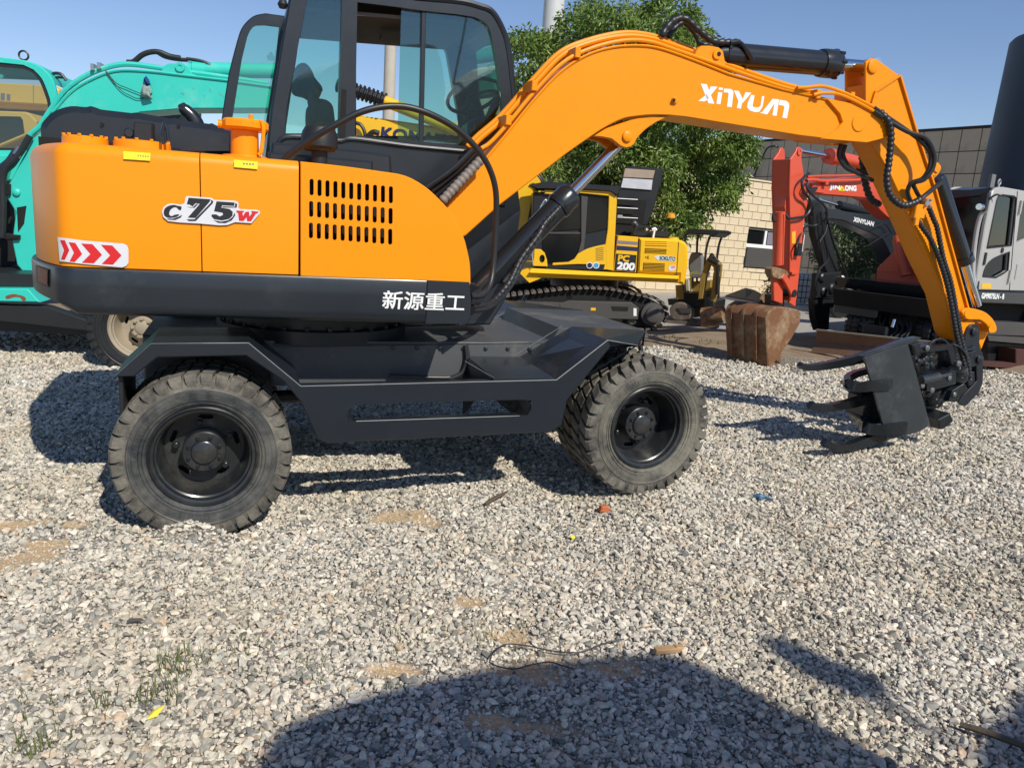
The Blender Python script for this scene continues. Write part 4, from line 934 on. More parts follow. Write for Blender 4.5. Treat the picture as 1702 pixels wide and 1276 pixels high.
# --- cab
def cab():
    yn, yf = 1.05, 1.93
    outer = [(442, 262), (450, 183), (466, 81.5), (480, 0), (482.5, -14), (487, -22), (500, -25), (560, -20), (690, -2.5), (763, 4), (796, 12), (820, 22), (837, 53), (845, 86), (855, 169), (857, 215), (852, 268), (840, 345), (700, 330), (436, 300)]
    q = spline([(500, -24), (560, -19.5), (690, -2), (763, 3.5), (796, 11.5), (820, 24), (837, 53), (845, 86), (851, 130), (855, 169)], 3)
    outer = [(442, 262), (450, 183), (466, 81.5), (480, 0), (482.5, -14), (488, -22)]+[p[:2] for p in q]+[(857, 215), (852, 268), (840, 345), (700, 330), (436, 300)]
    h1 = [(510, 0), (513, -8), (567, -6), (568, 0), (565, 150), (563, 224), (474, 223), (473, 216), (476, 183)]
    h2 = [(594, 4), (668, 13), (702, 18), (760, 24)]+[p[:2] for p in spline([(788, 28.5), (806, 38), (816, 55), (824.5, 98), (833, 151), (836, 194)], 3)]+[(836, 246), (776, 243), (590, 225)]
    f = MB(); f.plate(L(outer, yn), yn, yn+.05, holes=[L(h1, yn), L(h2, yn)], b=.012)
    f.tube([P(*q_, yn+.01) for q_ in ((690, -4), (763, 3), (796, 11), (818, 21), (836, 52), (845, 86), (855, 169))], .022, seg=8)
    f.tube([P(455, 262, yn-.01), P(475, 228, yn-.005), P(560, 234, yn-.005), P(590, 231, yn-.005), P(680, 243, yn-.005), P(776, 252, yn-.005)], .013)
    f.out('cab_side_frame', M['dark'], EX)
    # far side: its outline is the near one; openings as the photo shows them through the glass
    h3 = [(499, 54), (565, 60.5), (562, 222), (474, 222)]; h4 = [(592, 49), (666, 60), (715, 67), (728, 70), (738, 76), (743, 88), (752, 140), (760, 180), (768, 226), (592, 226)]
    g = MB(); g.plate(L(outer, yn), yf, yf+.05, holes=[L(h3, yf), L(h4, yf)], b=.01); g.out('cab_far_frame', M['dark'], EX)
    # roof, front and rear frames follow the side outline
    rf = L(outer, yn); k0 = 4; k1 = 6+len(q)-8
    m = MB(); tops = rf[4:6+19]
    for (x0, z0), (x1, z1) in zip(tops, tops[1:]):
        m.slab([(x0, yn+.05, z0-.005), (x1, yn+.05, z1-.005), (x1, yf, z1-.005), (x0, yf, z0-.005)], (0, 0, -.05))
    m.out('cab_roof', M['dark'], EX)
    m = MB(); xs = L([(490, -16), (800, 20)], yn); m.slab([(xs[0][0], yn+.06, xs[0][1]-.07), (xs[1][0], yn+.06, xs[1][1]-.05), (xs[1][0], yf-.01, xs[1][1]-.05), (xs[0][0], yf-.01, xs[0][1]-.07)], (0, 0, -.02)); 
    m.box(xs[0][0]+.55, xs[0][0]+.78, 1.35, 1.47, xs[0][1]-.12, xs[0][1]-.09); m.out('roof_lining', M['lining'], EX)
    def strip(pa, y0, y1, t=.05):
        v = MB(); a, b_ = L(pa, yn); v.slab([(a[0], y0, a[1]), (b_[0], y0, b_[1]), (b_[0], y1, b_[1]), (a[0], y1, a[1])], (t, 0, 0)); return v
    fr = MB()
    for (y0, y1) in ((yn+.05, yn+.09), (yf-.09, yf)):
        a, b_ = L([(845, 86), (856, 215)], yn); c, d = L([(820, 22), (837, 53)], yn)
        fr.slab([(a[0]-.05, y0, a[1]), (b_[0]-.05, y0, b_[1]), (b_[0]-.05, y1, b_[1]), (a[0]-.05, y1, a[1])], (.05, 0, 0))
        fr.slab([(c[0]-.06, y0, c[1]-.02), (d[0]-.05, y0, d[1]), (a[0]-.05, y0, a[1]), (a[0]-.05, y1, a[1]), (d[0]-.05, y1, d[1]), (c[0]-.06, y1, c[1]-.02)], (.05, 0, 0))
    a, b_ = L([(857, 215), (840, 345)], yn); fr.slab([(a[0]-.05, yn+.05, a[1]), (b_[0]-.05, yn+.05, b_[1]), (b_[0]-.05, yf, b_[1]), (a[0]-.05, yf, a[1])], (.04, 0, 0))
    rp = L([(484, -8), (450, 183), (437, 300)], yn)
    for (y0, y1) in ((yn+.05, yn+.10), (yf-.06, yf)):
        for u, v_ in zip(rp, rp[1:]): fr.slab([(u[0], y0, u[1]), (v_[0], y0, v_[1]), (v_[0], y1, v_[1]), (u[0], y1, u[1])], (.05, 0, 0))
    u, v_ = L([(447, 215), (437, 300)], yn); fr.slab([(u[0], yn+.05, u[1]), (v_[0], yn+.05, v_[1]), (v_[0], yf, v_[1]), (u[0], yf, u[1])], (.04, 0, 0))
    fr.out('cab_cross_frame', M['dark'], EX)
    # glazing
    def pane(px, y, name, mt='glass'):
        w_ = MB(); pts = L(px, y); w_.plate(pts, y, y+.005); return w_.out(name, M[mt], EX, ang=0)
    pane([(511, -3), (567, -3), (565, 150), (563, 223), (475, 222), (477, 183)], yn+.022, 'quarter_pane')
    pane([(667, 14), (702, 19), (698, 238), (661, 234)], yn+.034, 'sliding_pane')
    pane([(702, 19), (788, 30), (806, 40), (816, 57), (824.5, 98), (836, 194), (836, 246), (776, 242), (698, 236)], yn+.022, 'fixed_pane')
    u, v_ = rp[0], rp[1]; w_ = MB(); w_.slab([(u[0]+.02, yn+.1, u[1]), (v_[0]+.02, yn+.1, v_[1]), (v_[0]+.02, yf-.06, v_[1]), (u[0]+.02, yf-.06, u[1])], (.005, 0, 0)); w_.out('rear_pane', M['glass'], EX, ang=0)
    a, b_ = L([(840, 62), (856, 215)], yn); w_ = MB(); w_.slab([(a[0]-.03, yn+.09, a[1]), (b_[0]-.03, yn+.09, b_[1]), (b_[0]-.03, yf-.09, b_[1]), (a[0]-.03, yf-.09, a[1])], (.005, 0, 0)); w_.out('windscreen', M['glass'], EX, ang=0)
    mu = MB(); mu.plate(L([(701, 17), (708.5, 18), (704, 239), (696, 238)], yn+.012), yn+.012, yn+.04, b=.004); mu.out('window_mullion', M['dark'], EX)
    sb = MB(); sb.plate(L([(568, 148), (576, 150), (574, 232), (564, 230)], yn+.0), yn-.004, yn+.03); sb.plate(L([(471, 180), (477, 182), (475, 224), (509, 226), (509, 231), (468, 229)], yn+.012), yn+.014, yn+.03); sb.out('window_seal', M['void'], EX)
    # seat, steering wheel, console
    ys = 1.30; s_ = MB()
    s_.plate(spline(L([(517, 205), (517, 180), (520, 166), (532, 163), (548, 168), (556, 185), (556, 240), (516, 240)], ys), 3, True), ys, ys+.46, b=.03)
    s_.plate(spline(L([(519, 150), (524, 144), (536, 144), (537, 152), (530, 164), (520, 166)], ys), 3, True), ys+.1, ys+.36, b=.02)
    s_.box(P(530, 230, ys)[0], P(620, 250, ys)[0], ys, ys+.46, 1.75, 1.92, b=.03); s_.out('seat', M['seat'], EX)
    s_ = MB(); s_.plate(spline(L([(488, 150), (489, 118), (498, 105), (510, 105), (520, 118), (524, 128), (535, 142), (536, 152), (520, 164), (508, 158)], 1.55), 3, True), 1.55, 1.75, b=.03); s_.out('folded_jacket', M['seat'], EX)
    c = np.array(P(787, 158, 1.45)); ax = np.array([-0.50, -0.50, 0.70]); ax /= np.linalg.norm(ax); e1 = np.cross(ax, [0, 1, 0]); e1 /= np.linalg.norm(e1); e2 = np.cross(ax, e1)
    ring = [tuple(c+.185*(e1*math.cos(t)+e2*math.sin(t))) for t in np.linspace(0, 2*math.pi, 33)]
    s_ = MB(); s_.tube(ring, .013, sm=1)
    for t in (0.5, 2.6, 4.7): s_.rod(c, tuple(c+.18*(e1*math.cos(t)+e2*math.sin(t))), .010, 0, 8)
    s_.rod(c, tuple(c-ax*.35), .03); s_.out('steering_wheel', M['black'], EX)
    s_ = MB(); s_.plate(L([(779, 205), (800, 192), (832, 196), (836, 246), (778, 243)], 1.42), 1.42, 1.62, b=.03); s_.out('dash_console', M['black'], EX)
    s_ = MB(); s_.tube([P(765, 245, 1.2), P(763, 215, 1.2), P(766, 200, 1.2)], .012); s_.lathe(P(766, 199, 1.2), (0, 0, 1), [(-.02, .015), (.0, .024), (.03, .02), (.035, 0)]); s_.out('control_lever', M['black'], EX)
    # swung-open door behind the cab's far side
    d = MB(); o = [(366, 214), (373, 165), (380, 122), (388, 90)]+[p[:2] for p in spline([(394, 68), (400, 50), (409, 37), (423, 26), (441, 22)], 4)]+[(470, 26), (478, 27), (470, 120), (462, 214)]
    i = [(384, 210), (392, 160), (402, 98)]+[p[:2] for p in spline([(411, 61), (416, 50), (424, 42), (440, 41)], 4)]+[(464, 44), (456, 120), (447, 210)]
    d.plate(L(o, 1.96), 1.96, 2.0, holes=[L(i, 1.96)], b=.008); dr = d.out('cab_door', M['dark'], EX)
    d = MB(); d.plate(L(i, 1.975), 1.975, 1.98); g_ = d.out('door_pane', M['glass'], dr, ang=0)
    d = MB(); d.tube([P(469, 12, 1.1), P(473, 4, 1.1), P(470, -4, 1.1)], .012); d.lathe(P(470, 8, 1.1), (0, 0, 1), [(-.02, .02), (.0, .03), (.02, .02)]); d.out('work_lamp_bracket', M['black'], EX)
    # dark covers under the cab, beside the boom
    m = MB(); s0 = L([(452, 236), (598, 250), (650, 258), (652, 292), (446, 275)], .80); m.plate(s0, .80, 1.045, b=.015)
    s1 = L([(446, 252), (620, 268), (622, 330), (446, 320)], .74); m.plate(s1, .74, .80, b=.012); m.out('battery_cover', M['dark'], EX)
    m = MB(); m.plate(L([(640, 255), (775, 262), (862, 318), (866, 352), (860, 400), (850, 455), (800, 478), (770, 488), (640, 400)], 1.085), 1.085, 1.9, b=.01); m.out('cab_base', M['dark'], EX)
    m = MB(); m.plate(L([(640, 470), (845, 470), (842, 496), (815, 540), (640, 544)], .86), .86, 1.30, b=.01); m.plate(L([(760, 500), (800, 478), (806, 512), (784, 524)], .5), .5, .84, b=.008); m.out('boom_bracket', M['dark'], EX)
    # mirrored air hoses rising from the deck to the boom foot
    h = MB(); h.tube([P(735, 334, .70), P(765, 302, .69), P(802, 263, .68)], .027, ribs=.0022, pitch=.03, seg=12); h.out('hose_guard', M['spiral'], EX)
    h = MB()
    for k in range(4): h.tube([P(700+k*9, 318+k*6, .80+.03*k), P(752+k*4, 282+k*5, .77+.03*k), P(790+k*3, 245+k*5, .76+.03*k)], .017)
    h.out('boom_feed_hose', M['hose'], EX)
cab()

# --- boom, arm and cylinders
YB0, YB1 = 0.78, 1.06
def boom():
    top = [p[:2] for p in spline([(735, 352), (800, 273), (844, 220), (888, 165.5), (932, 119.5), (976, 91.5), (1020, 78.5), (1064, 76), (1100, 81.5), (1153, 100), (1211, 123)], 5)]+[(1300, 148.5), (1373, 165), (1412, 172)]
    bot = [(1418, 236), (1331, 226), (1202, 205), (1141, 195)]+[p[:2] for p in spline([(1112, 192), (1085, 191.5), (1060, 193.5), (1035, 198), (1006, 212), (976, 231.5), (941, 256)], 4)]+[(888, 297), (829, 342), (775, 391), (745, 405), (728, 385)]
    b_ = MB(); b_.plate(L(top+bot, YB0), YB0, YB1, b=.006)
    # flange lip along both edges
    for e in (top[2:], ):
        pts = [P(a, c, YB0-.004) for a, c in e]; b_.tube(pts, .008, sm=1, seg=6)
    b_.plate(L([(1006, 214), (988, 226), (1000, 228), (1016, 231)]+[p[:2] for p in spline([(1024, 237), (1032, 243), (1042, 246), (1053, 241), (1060, 229), (1075, 214), (1092, 203)], 3)]+[(1112, 193), (1060, 196)], YB0+.02), YB0+.02, YB0+.07, b=.005)
    b_.plate(L([(1006, 214), (988, 226), (1000, 228), (1016, 231), (1032, 243), (1042, 246), (1053, 241), (1060, 229), (1075, 214), (1092, 203), (1112, 193), (1060, 196)], YB0+.02), YB1-.07, YB1-.02, b=.005)
    for yy in (YB0+.005, YB1-.06):
        b_.plate(L([(1152, 100), (1160, 82), (1167, 76)]+[(1180, 76), (1196, 79), (1203, 85), (1206, 101), (1209, 120)], YB0), yy, yy+.055, b=.005)
    # forked nose
    nose = [(1372, 165.5), (1407, 171)]+[p[:2] for p in spline([(1440, 182), (1462, 198), (1472, 212), (1474, 222), (1466, 230), (1437, 238)], 4)]+[(1418, 236.5), (1364, 231), (1390, 214), (1397, 204), (1392, 190)]
    for y0, y1 in ((YB0-.022, YB0+.025), (YB1-.02, YB1+.022)): b_.plate(L(nose, YB0), y0, y1, b=.005)
    b_.lathe(P(1120, 167, YB0+.005), (0, -1, 0), [(0, .022), (.02, .022), (.024, .016), (.024, 0)], 0, 16)
    b_.lathe(P(1425, 205, YB0-.01), (0, -1, 0), [(0, .06), (.016, .06), (.02, .055), (.02, 0)], 0, 24)
    bm_ = b_.out('boom', M['orange'], EX, 30)
    p = MB(); p.lathe(P(1042, 227, YB0+.02), (0, -1, 0), [(0, .034), (.014, .034), (.018, .028), (.018, 0)], 0, 20); p.lathe(P(1191, 91, YB0+.005), (0, -1, 0), [(0, .03), (.012, .03), (.012, 0)], 0, 20)
    p.out('pin', M['orange'], bm_)
    p = MB(); p.lathe(P(1120, 167, YB0-.019), (0, -1, 0), [(0, .012), (.002, .012), (.002, 0)], 0, 12)
    for px, py in ((1195, 90), ): p.lathe(P(px, py, YB0-.007), (0, -1, 0), [(0, .014), (.003, .014), (.003, 0)], 0, 12)
    p.out('grease_hole', M['void'], bm_)
    l = MB(); hh = lambda a, c, o: P(a, c, YB0-.0015)
    for c in ([(275, 465), (318, 470), (372, 608), (330, 605)], [(345, 485), (395, 487), (348, 545), (333, 520)], [(318, 540), (335, 572), (300, 592), (258, 588)], [(398, 525), (428, 527), (415, 611), (386, 608)], [(404, 492), (433, 495), (430, 512), (401, 509)],
              [(440, 500), (488, 503), (505, 515), (507, 530), (495, 632), (461, 628), (472, 535), (466, 529), (437, 527)], [(510, 514), (545, 518), (572, 573), (560, 643), (530, 638), (541, 590)], [(572, 573), (592, 525), (634, 530), (577, 596), (566, 605)],
              [(632, 545), (656, 548), (642, 622), (652, 632), (682, 634), (698, 622), (708, 555), (726, 553), (714, 625), (690, 664), (660, 668), (622, 655), (602, 632), (608, 600)], [(692, 672), (708, 667), (785, 572), (830, 577), (812, 693), (782, 690), (796, 605), (745, 684)],
              [(834, 580), (880, 587), (900, 603), (902, 625), (885, 712), (852, 705), (866, 632), (860, 622), (828, 616)]):
        decal(l, ZX(c), hh, 0)
    l.out('boom_lettering', M['white'], bm_, ang=0, fix=False)
    # steel pipes along the top, clamps
    t = MB()
    outer = [(783, 247), (800, 229), (838, 196), (888, 140), (935, 92), (982, 71), (1035, 60.5), (1079, 63.5), (1123, 77), (1182, 98.5), (1241, 119), (1300, 139), (1340, 150), (1362, 157)]
    t.tube([P(a, c, YB0+.10) for a, c in outer], .017)
    t.tube([P(a-(6 if a < 1000 else 2), c-(3 if a < 1000 else 5), YB0+.19) for a, c in outer[:-3]], .017)
    t.tube([P(a, c, YB0-.002) for a, c in ((800, 247), (815, 237), (844, 206), (888, 153), (935, 105), (982, 81), (1035, 68), (1079, 69.5), (1123, 83.5), (1182, 104), (1241, 125), (1300, 144.5), (1345, 155))], .013)
    t.tube([P(a, c, YB0-.03) for a, c in ((1325, 146), (1340, 145.5), (1366, 143.5), (1390, 149.5), (1416, 160), (1436, 170), (1452, 178))], .012)
    t.tube([P(a, c, YB0-.03) for a, c in ((1352, 158), (1366, 155), (1390, 156), (1413, 164.5), (1432, 174), (1452, 185))], .012)
    for q in ((845, 200), (960, 88), (888, 143), (1360, 157), (1416, 161)):
        a = P(q[0], q[1], YB0-.02); t.box(a[0]-.018, a[0]+.018, a[1]-.01, a[1]+.16, a[2]-.03, a[2]+.03, b=.004)
    t.out('hydraulic_pipe', M['orange'], EX)
boom()
def arm():
    y0, y1 = .815, 1.025
    nearp = [(1439, 166), (1439, 103.5), (1443, 99.5), (1449, 97), (1456, 98), (1461, 101), (1494, 125), (1520, 214), (1541, 282), (1548, 271), (1555, 269), (1561, 274), (1563, 282), (1560, 290), (1550, 299), (1553, 315), (1571, 378), (1590, 446), (1609, 512), (1614, 522), (1613, 545), (1600, 572), (1588, 556), (1573, 493), (1540, 425), (1513, 362), (1477.5, 284.5), (1450.5, 237.5), (1444, 225)]
    a = MB(); a.plate(L(nearp, y0), y0, y0+.022, b=.004); a.plate(L(nearp, y0), y1-.022, y1, b=.004)
    core = [(1440, 166), (1440, 140), (1470, 135), (1491, 128), (1519, 214), (1548, 300), (1569, 378), (1606, 512), (1608, 540), (1598, 568), (1588, 556), (1573, 493), (1540, 425), (1513, 362), (1477.5, 284.5), (1450.5, 237.5), (1444, 225)]
    a.plate(L(core, y0), y0+.022, y1-.022)
    rib = [(1447, 172), (1451, 156), (1457, 148), (1494, 126)]
    for q, r in (((1447, 172), (1453, 153)), ((1453, 153), (1494, 126)), ((1494, 126), (1520, 214)), ((1520, 214), (1553, 315)), ((1553, 315), (1607, 512))):
        A = np.array(P(*q, y0)); B = np.array(P(*r, y0)); a.bar([tuple(A+[0, -.008, 0]), tuple(B+[0, -.008, 0])], (0, 1, 0), .024, .012, sm=1)
    a.lathe(P(1552, 281, y0+.002), (0, -1, 0), [(0, .05), (.012, .05), (.014, .022), (.014, 0)], 0, 24)
    ar = a.out('arm', M['orange'], EX, 30)
    p = MB(); p.lathe(P(1450, 111, y0), (0, -1, 0), [(0, .045), (.014, .045), (.018, .035), (.018, 0)], 0, 20); p.lathe(P(1557, 280, y0-.012), (0, -1, 0), [(0, .03), (.01, .03), (.012, 0)], 0, 16); p.out('pin', M['orange'], ar)
    v = MB(); c = P(1527, 351, y0-.03); v.box(c[0]-.05, c[0]+.05, c[1]-.02, c[1]+.03, c[2]-.055, c[2]+.05, b=.006); v.box(c[0]-.045, c[0]-.005, c[1]-.03, c[1], c[2]-.11, c[2]-.05, b=.005); v.out('valve_bracket', M['orange'], ar)
    v = MB(); c = P(1541, 337, y0-.05); v.box(c[0]-.025, c[0]+.025, c[1]-.01, c[1]+.03, c[2]-.03, c[2]+.03, b=.005)
    for dx, dz in ((-.02, -.02), (.02, -.02), (-.02, .02), (.02, .02)): v.rod((c[0]+dx, c[1]-.01, c[2]+dz), (c[0]+dx, c[1]-.022, c[2]+dz), .009, 0, 6)
    v.out('hose_flange', M['steel'], ar)
    d = MB(); d.plate(L([(1555, 408), (1560, 402), (1567, 425), (1566, 436), (1560, 432)], y0), y0-.002, y0-.001); d.out('warning_label', M['yellowprint'], ar, ang=0)
    # arm cylinder on top of the boom
    yc = (YB0+YB1)/2
    A = np.array(P(1192, 91, yc)); B = np.array(P(1448, 112, yc)); d_ = (B-A)/np.linalg.norm(B-A); ln = np.linalg.norm(B-A)
    t = np.linalg.norm(np.array(P(1362, 106, yc))-A); t2 = np.linalg.norm(np.array(P(1391, 108, yc))-A)
    cy = MB(); cy.lathe(A, d_, [(-.04, .05), (.04, .075), (.045, .082), (t, .082), (t+.003, .092), (t+.03, .096), (t2-.02, .096), (t2, .085), (t2, .04)], 0, 28)
    for k in range(8):
        aa = R(45*k); u = np.cross(d_, [0, 1, 0]); q = A+d_*(t2-.03)+(u*math.cos(aa)+np.array([0, 1, 0])*math.sin(aa))*.09; cy.rod(tuple(q), tuple(q+d_*.035), .013, 0, 6)
    c1 = cy.out('arm_cylinder', M['gloss'], EX, 30)
    r = MB(); r.lathe(A, d_, [(t2-.02, .042), (ln-.06, .042)], 0, 24); r.lathe(B, (0, 1, 0), [(-.05, .06), (.05, .06)], 0, 20); r.out('cylinder_rod', M['chrome'], c1)
    h = MB(); u0 = yc-.06
    h.tube([P(1100, 60, u0), P(1108, 46, u0), P(1122, 33, u0), P(1140, 32, u0), P(1163, 52, u0), P(1184, 68, u0), P(1208, 71, u0), P(1229, 71, u0)], .022, ribs=.0025, pitch=.05, seg=10)
    h.tube([P(1110, 62, u0+.1), P(1122, 46, u0+.1), P(1138, 38, u0+.1), P(1155, 56, u0+.1), P(1163, 72, u0+.1), P(1180, 76, u0+.1)], .018, ribs=.002, pitch=.05, seg=10)
    h.out('cylinder_hose', M['hose'], c1)
    h = MB(); h.tube([P(1213, 71, u0-.02), P(1229, 71, u0-.02), P(1241, 84, u0-.03), P(1252, 101, u0-.04)], .015); h.tube([P(1216, 71, u0-.01), P(1214, 82, u0-.01)], .013); h.out('cylinder_port_pipe', M['gloss'], c1)
    # boom cylinder
    yc = YB0+.14
    A = np.array(P(768, 508, yc)); B = np.array(P(1040, 228, yc)); d_ = (B-A)/np.linalg.norm(B-A); ln = np.linalg.norm(B-A)
    t = np.linalg.norm(np.array(P(926, 345, yc))-A); t2 = np.linalg.norm(np.array(P(951, 321, yc))-A)
    cy = MB(); cy.lathe(A, d_, [(0, .06), (.05, .078), (t, .078), (t+.002, .088), (t+.03, .092), (t+.035, .088), (t2-.03, .088), (t2, .072), (t2, .03)], 0, 28); c2 = cy.out('boom_cylinder', M['gloss'], EX, 30)
    r = MB(); r.lathe(A, d_, [(t2-.02, .036), (ln, .036)], 0, 24); r.out('cylinder_rod', M['chrome'], c2)
    h = MB(); y_ = YB0+.0
    h.tube([P(785, 510, .2), P(800, 508, .35), P(817, 503, .5), P(846, 470, .62), P(866, 430, .68), P(894, 392, .72), P(905, 372, .76), P(930, 345, .8)], .019, ribs=.002, pitch=.04, seg=10)
    h.tube([P(785, 516, .2), P(805, 514, .35), P(824, 503, .52), P(852, 470, .64), P(872, 430, .70), P(898, 396, .74)], .016); h.out('cylinder_hose', M['hose'], c2)
    # bucket cylinder on the back of the arm
    yc = (y0+y1)/2
    A = np.array(P(1556, 290, yc)); m_ = np.array(P(1603, 436, yc)); B = np.array(P(1624, 508, yc)); d_ = (m_-A)/np.linalg.norm(m_-A); ln = np.linalg.norm(m_-A)
    cy = MB(); cy.lathe(A, d_, [(.02, .05), (.05, .062), (ln-.06, .062), (ln-.058, .078), (ln, .078), (ln, .03)], 0, 26); c3 = cy.out('bucket_cylinder', M['gloss'], EX, 30)
    r = MB(); r.rod(tuple(m_-d_*.03), tuple(B), .035, seg=20); r.out('cylinder_rod', M['chrome'], c3)
    # hoses hanging round the arm pivot
    H = MB()
    H.tube([P(1462, 186, .75), P(1472, 196, .735), P(1478.5, 207, .73), P(1481, 230, .73), P(1477.6, 268, .73), P(1474, 299, .725), P(1480, 325, .715), P(1499, 341, .71), P(1517, 338, .715), P(1530, 331, .73)], .024, ribs=.0025, pitch=.035, seg=10)
    H.tube([P(1530, 331, .73), P(1541, 322, .74), P(1563, 304, .80)], .018)
    H.tube([P(1452, 179, .75), P(1478, 197, .74), P(1503, 214, .72), P(1532, 236, .70), P(1546, 256, .69), P(1545, 277, .69), P(1534, 296, .71), P(1517, 303, .74), P(1510, 311, .76), P(1509, 322, .77), P(1514, 336, .775)], .016)
    H.tube([P(1452, 185, .745), P(1480, 203, .73), P(1508, 219, .70), P(1538, 230, .68), P(1552, 255, .67), P(1551, 278, .67), P(1537, 298, .69), P(1519, 305, .735), P(1523, 318, .76), P(1531, 332, .77)], .016)
    H.tube([P(1398, 240, .90), P(1394, 256, .90), P(1399, 270, .90), P(1408, 280, .90), P(1421, 286, .91), P(1434, 292, .92), P(1450, 300, .95)], .016)
    H.tube([P(1405, 241, .95), P(1401, 256, .95), P(1406, 270, .95), P(1414, 279, .95), P(1426, 284, .95), P(1440, 290, .96)], .016)
    H.tube([P(1432, 250, 1.1), P(1436, 290, 1.1), P(1442, 318, 1.1), P(1450, 333, 1.1), P(1462, 340, 1.1)], .026, ribs=.0025, pitch=.04)
    H.out('arm_hose', M['hose'], EX)
    H = MB()
    H.tube([P(1524, 365, .78), P(1536, 382, .775), P(1547, 398, .77), P(1561, 430, .765), P(1573, 468, .76), P(1581, 505, .75), P(1590, 556, .73), P(1600, 595, .72), P(1607, 625, .70)], .019, ribs=.002, pitch=.03, seg=10)
    H.tube([P(1544, 345, .77), P(1552, 365, .77), P(1558, 380, .765), P(1568, 430, .76), P(1580, 468, .755), P(1590, 520, .745), P(1599, 568, .73), P(1609, 605, .71), P(1612, 630, .70)], .019, ribs=.002, pitch=.03, seg=10)
    H.out('grab_hose', M['hose'], EX)
arm()

# --- linkage and log grab
def grab():
    y0, y1 = .82, 1.02
    k = MB(); cres = [(1599, 519), (1604, 514), (1613, 512), (1634, 517), (1646, 525), (1654, 535), (1657.5, 545), (1656, 551), (1651, 554), (1645, 551), (1641, 541), (1634, 535), (1627, 531.5), (1610, 531.5), (1603, 528)]
    for a, c in ((.765, .805), (1.035, 1.07)): k.plate(spline(L(cres, .765), 2, True), a, c, b=.006)
    k.rod(P(1608, 521, .76), (P(1608, 521, .76)[0], 1.08, P(1608, 521, .76)[2]), .03); k.rod(P(1649, 546, .755), (P(1649, 546, .755)[0], 1.08, P(1649, 546, .755)[2]), .035)
    k.plate(L([(1625, 535), (1645, 545), (1641, 556), (1631, 582), (1627, 570), (1622, 550)], .84), .84, 1.0, b=.006)
    k.plate(L([(1597, 535), (1617, 530), (1622, 540), (1605, 560), (1599, 556)], .80), .80, 1.03, b=.004)
    k.out('bucket_link', M['orange'], EX)
    br = MB(); o = [(1610, 545), (1615, 540), (1621, 538.5), (1626, 541), (1629, 547), (1628, 560), (1629, 578), (1634, 587), (1635, 596), (1634, 636), (1628, 652), (1606, 675), (1598, 674), (1594, 668), (1603, 655), (1611, 647), (1617, 641), (1624, 633), (1623, 608), (1612, 612), (1606, 600), (1603, 575), (1604, 560)]
    for a, c in ((.775, .805), (1.035, 1.065)): br.plate(L(o, .775), a, c, b=.004)
    for q, r in (((1618.5, 551), .034), ((1627, 597), .034)): br.lathe(P(*q, .774), (0, -1, 0), [(0, r), (.016, r), (.02, r*.8), (.02, 0)], 0, 20)
    br.plate(L([(1606, 606), (1622, 604), (1622, 634), (1606, 655), (1596, 668), (1585, 660), (1597, 630)], .83), .82, 1.02, b=.01)
    br.plate(L([(1600, 640), (1605, 648), (1592, 668), (1578, 666), (1582, 655)], .72), .72, .80, b=.005)
    br.plate(L([(1614, 619), (1621, 617), (1622, 640), (1610, 642), (1608, 625)], .79), .79, .82, b=.006)
    for dz in (0, 6): br.tube([P(1598, 580+dz, .76), P(1606, 581+dz, .755), P(1614, 580+dz, .76), P(1619, 576+dz, .765)], .012)
    br.out('grab_mount', M['dark'], EX)
    g = MB()                                                        # head, frame, cylinders
    g.plate(L([(1508, 575), (1560, 572), (1584, 570), (1592, 600), (1600, 625), (1598, 652), (1575, 668), (1548, 676), (1535, 700), (1528, 640)], .98), .98, 1.12, b=.01)
    g.plate(L([(1512, 580), (1578, 572), (1584, 574), (1590, 606), (1582, 606), (1576, 582), (1524, 588)], .66), .66, .70, b=.004)
    for q in ((1540, 590), (1549, 660)):
        c = np.array(P(*q, .74)); axv = np.array([-.28, 0, .96])
        g.lathe(c-axv*.07, axv, [(-.01, .05), (0, .075), (.02, .078), (.022, .062), (.045, .062), (.047, .078), (.075, .078), (.077, .06), (.11, .06), (.112, .07), (.135, .07), (.14, .04), (.15, 0)], 0, 20)
    c0 = np.array(P(1530, 637, .70)); c1 = np.array(P(1578, 624, .72)); g.bar([tuple(c0), tuple(c1)], (0, 1, 0), .12, .115, sm=1)
    c = np.array(P(1592, 618, .72)); axv = np.array([-.2, 0, .98]); g.lathe(c-axv*.08, axv, [(0, .06), (.02, .075), (.05, .075), (.052, .06), (.085, .06), (.09, .074), (.12, .07), (.13, .03), (.17, .03)], 0, 20)
    g.plate(L([(1510, 572), (1523, 567), (1527, 584), (1514, 590)], .60), .56, .74, b=.012)
    g.plate(L([(1536, 690), (1556, 680), (1562, 692), (1545, 706), (1538, 706)], .8), .66, 1.0, b=.008)
    g.plate(L([(1580, 648), (1600, 636), (1606, 646), (1584, 668), (1574, 666)], .68), .66, .72, b=.005)
    for k2 in range(9):
        q = rnd.choice([(1532, 600), (1545, 606), (1540, 650), (1560, 645), (1570, 600), (1585, 612), (1592, 645)]); a = P(q[0]+rnd.uniform(-8, 8), q[1]+rnd.uniform(-6, 6), .69)
        g.lathe(a, (0, -1, 0), [(0, .024), (.02, .024), (.026, .014), (.03, 0)], 0, 8)
    g.tube([P(1584, 572, .72), P(1596, 578, .70), P(1606, 592, .70), P(1604, 620, .72), P(1598, 640, .74)], .010)
    g.tube([P(1532, 585, .7), P(1552, 566, .69), P(1570, 566, .69), P(1586, 590, .71)], .009)
    gh = g.out('grab_head', M['grabblack'], EX)
    pn = MB()
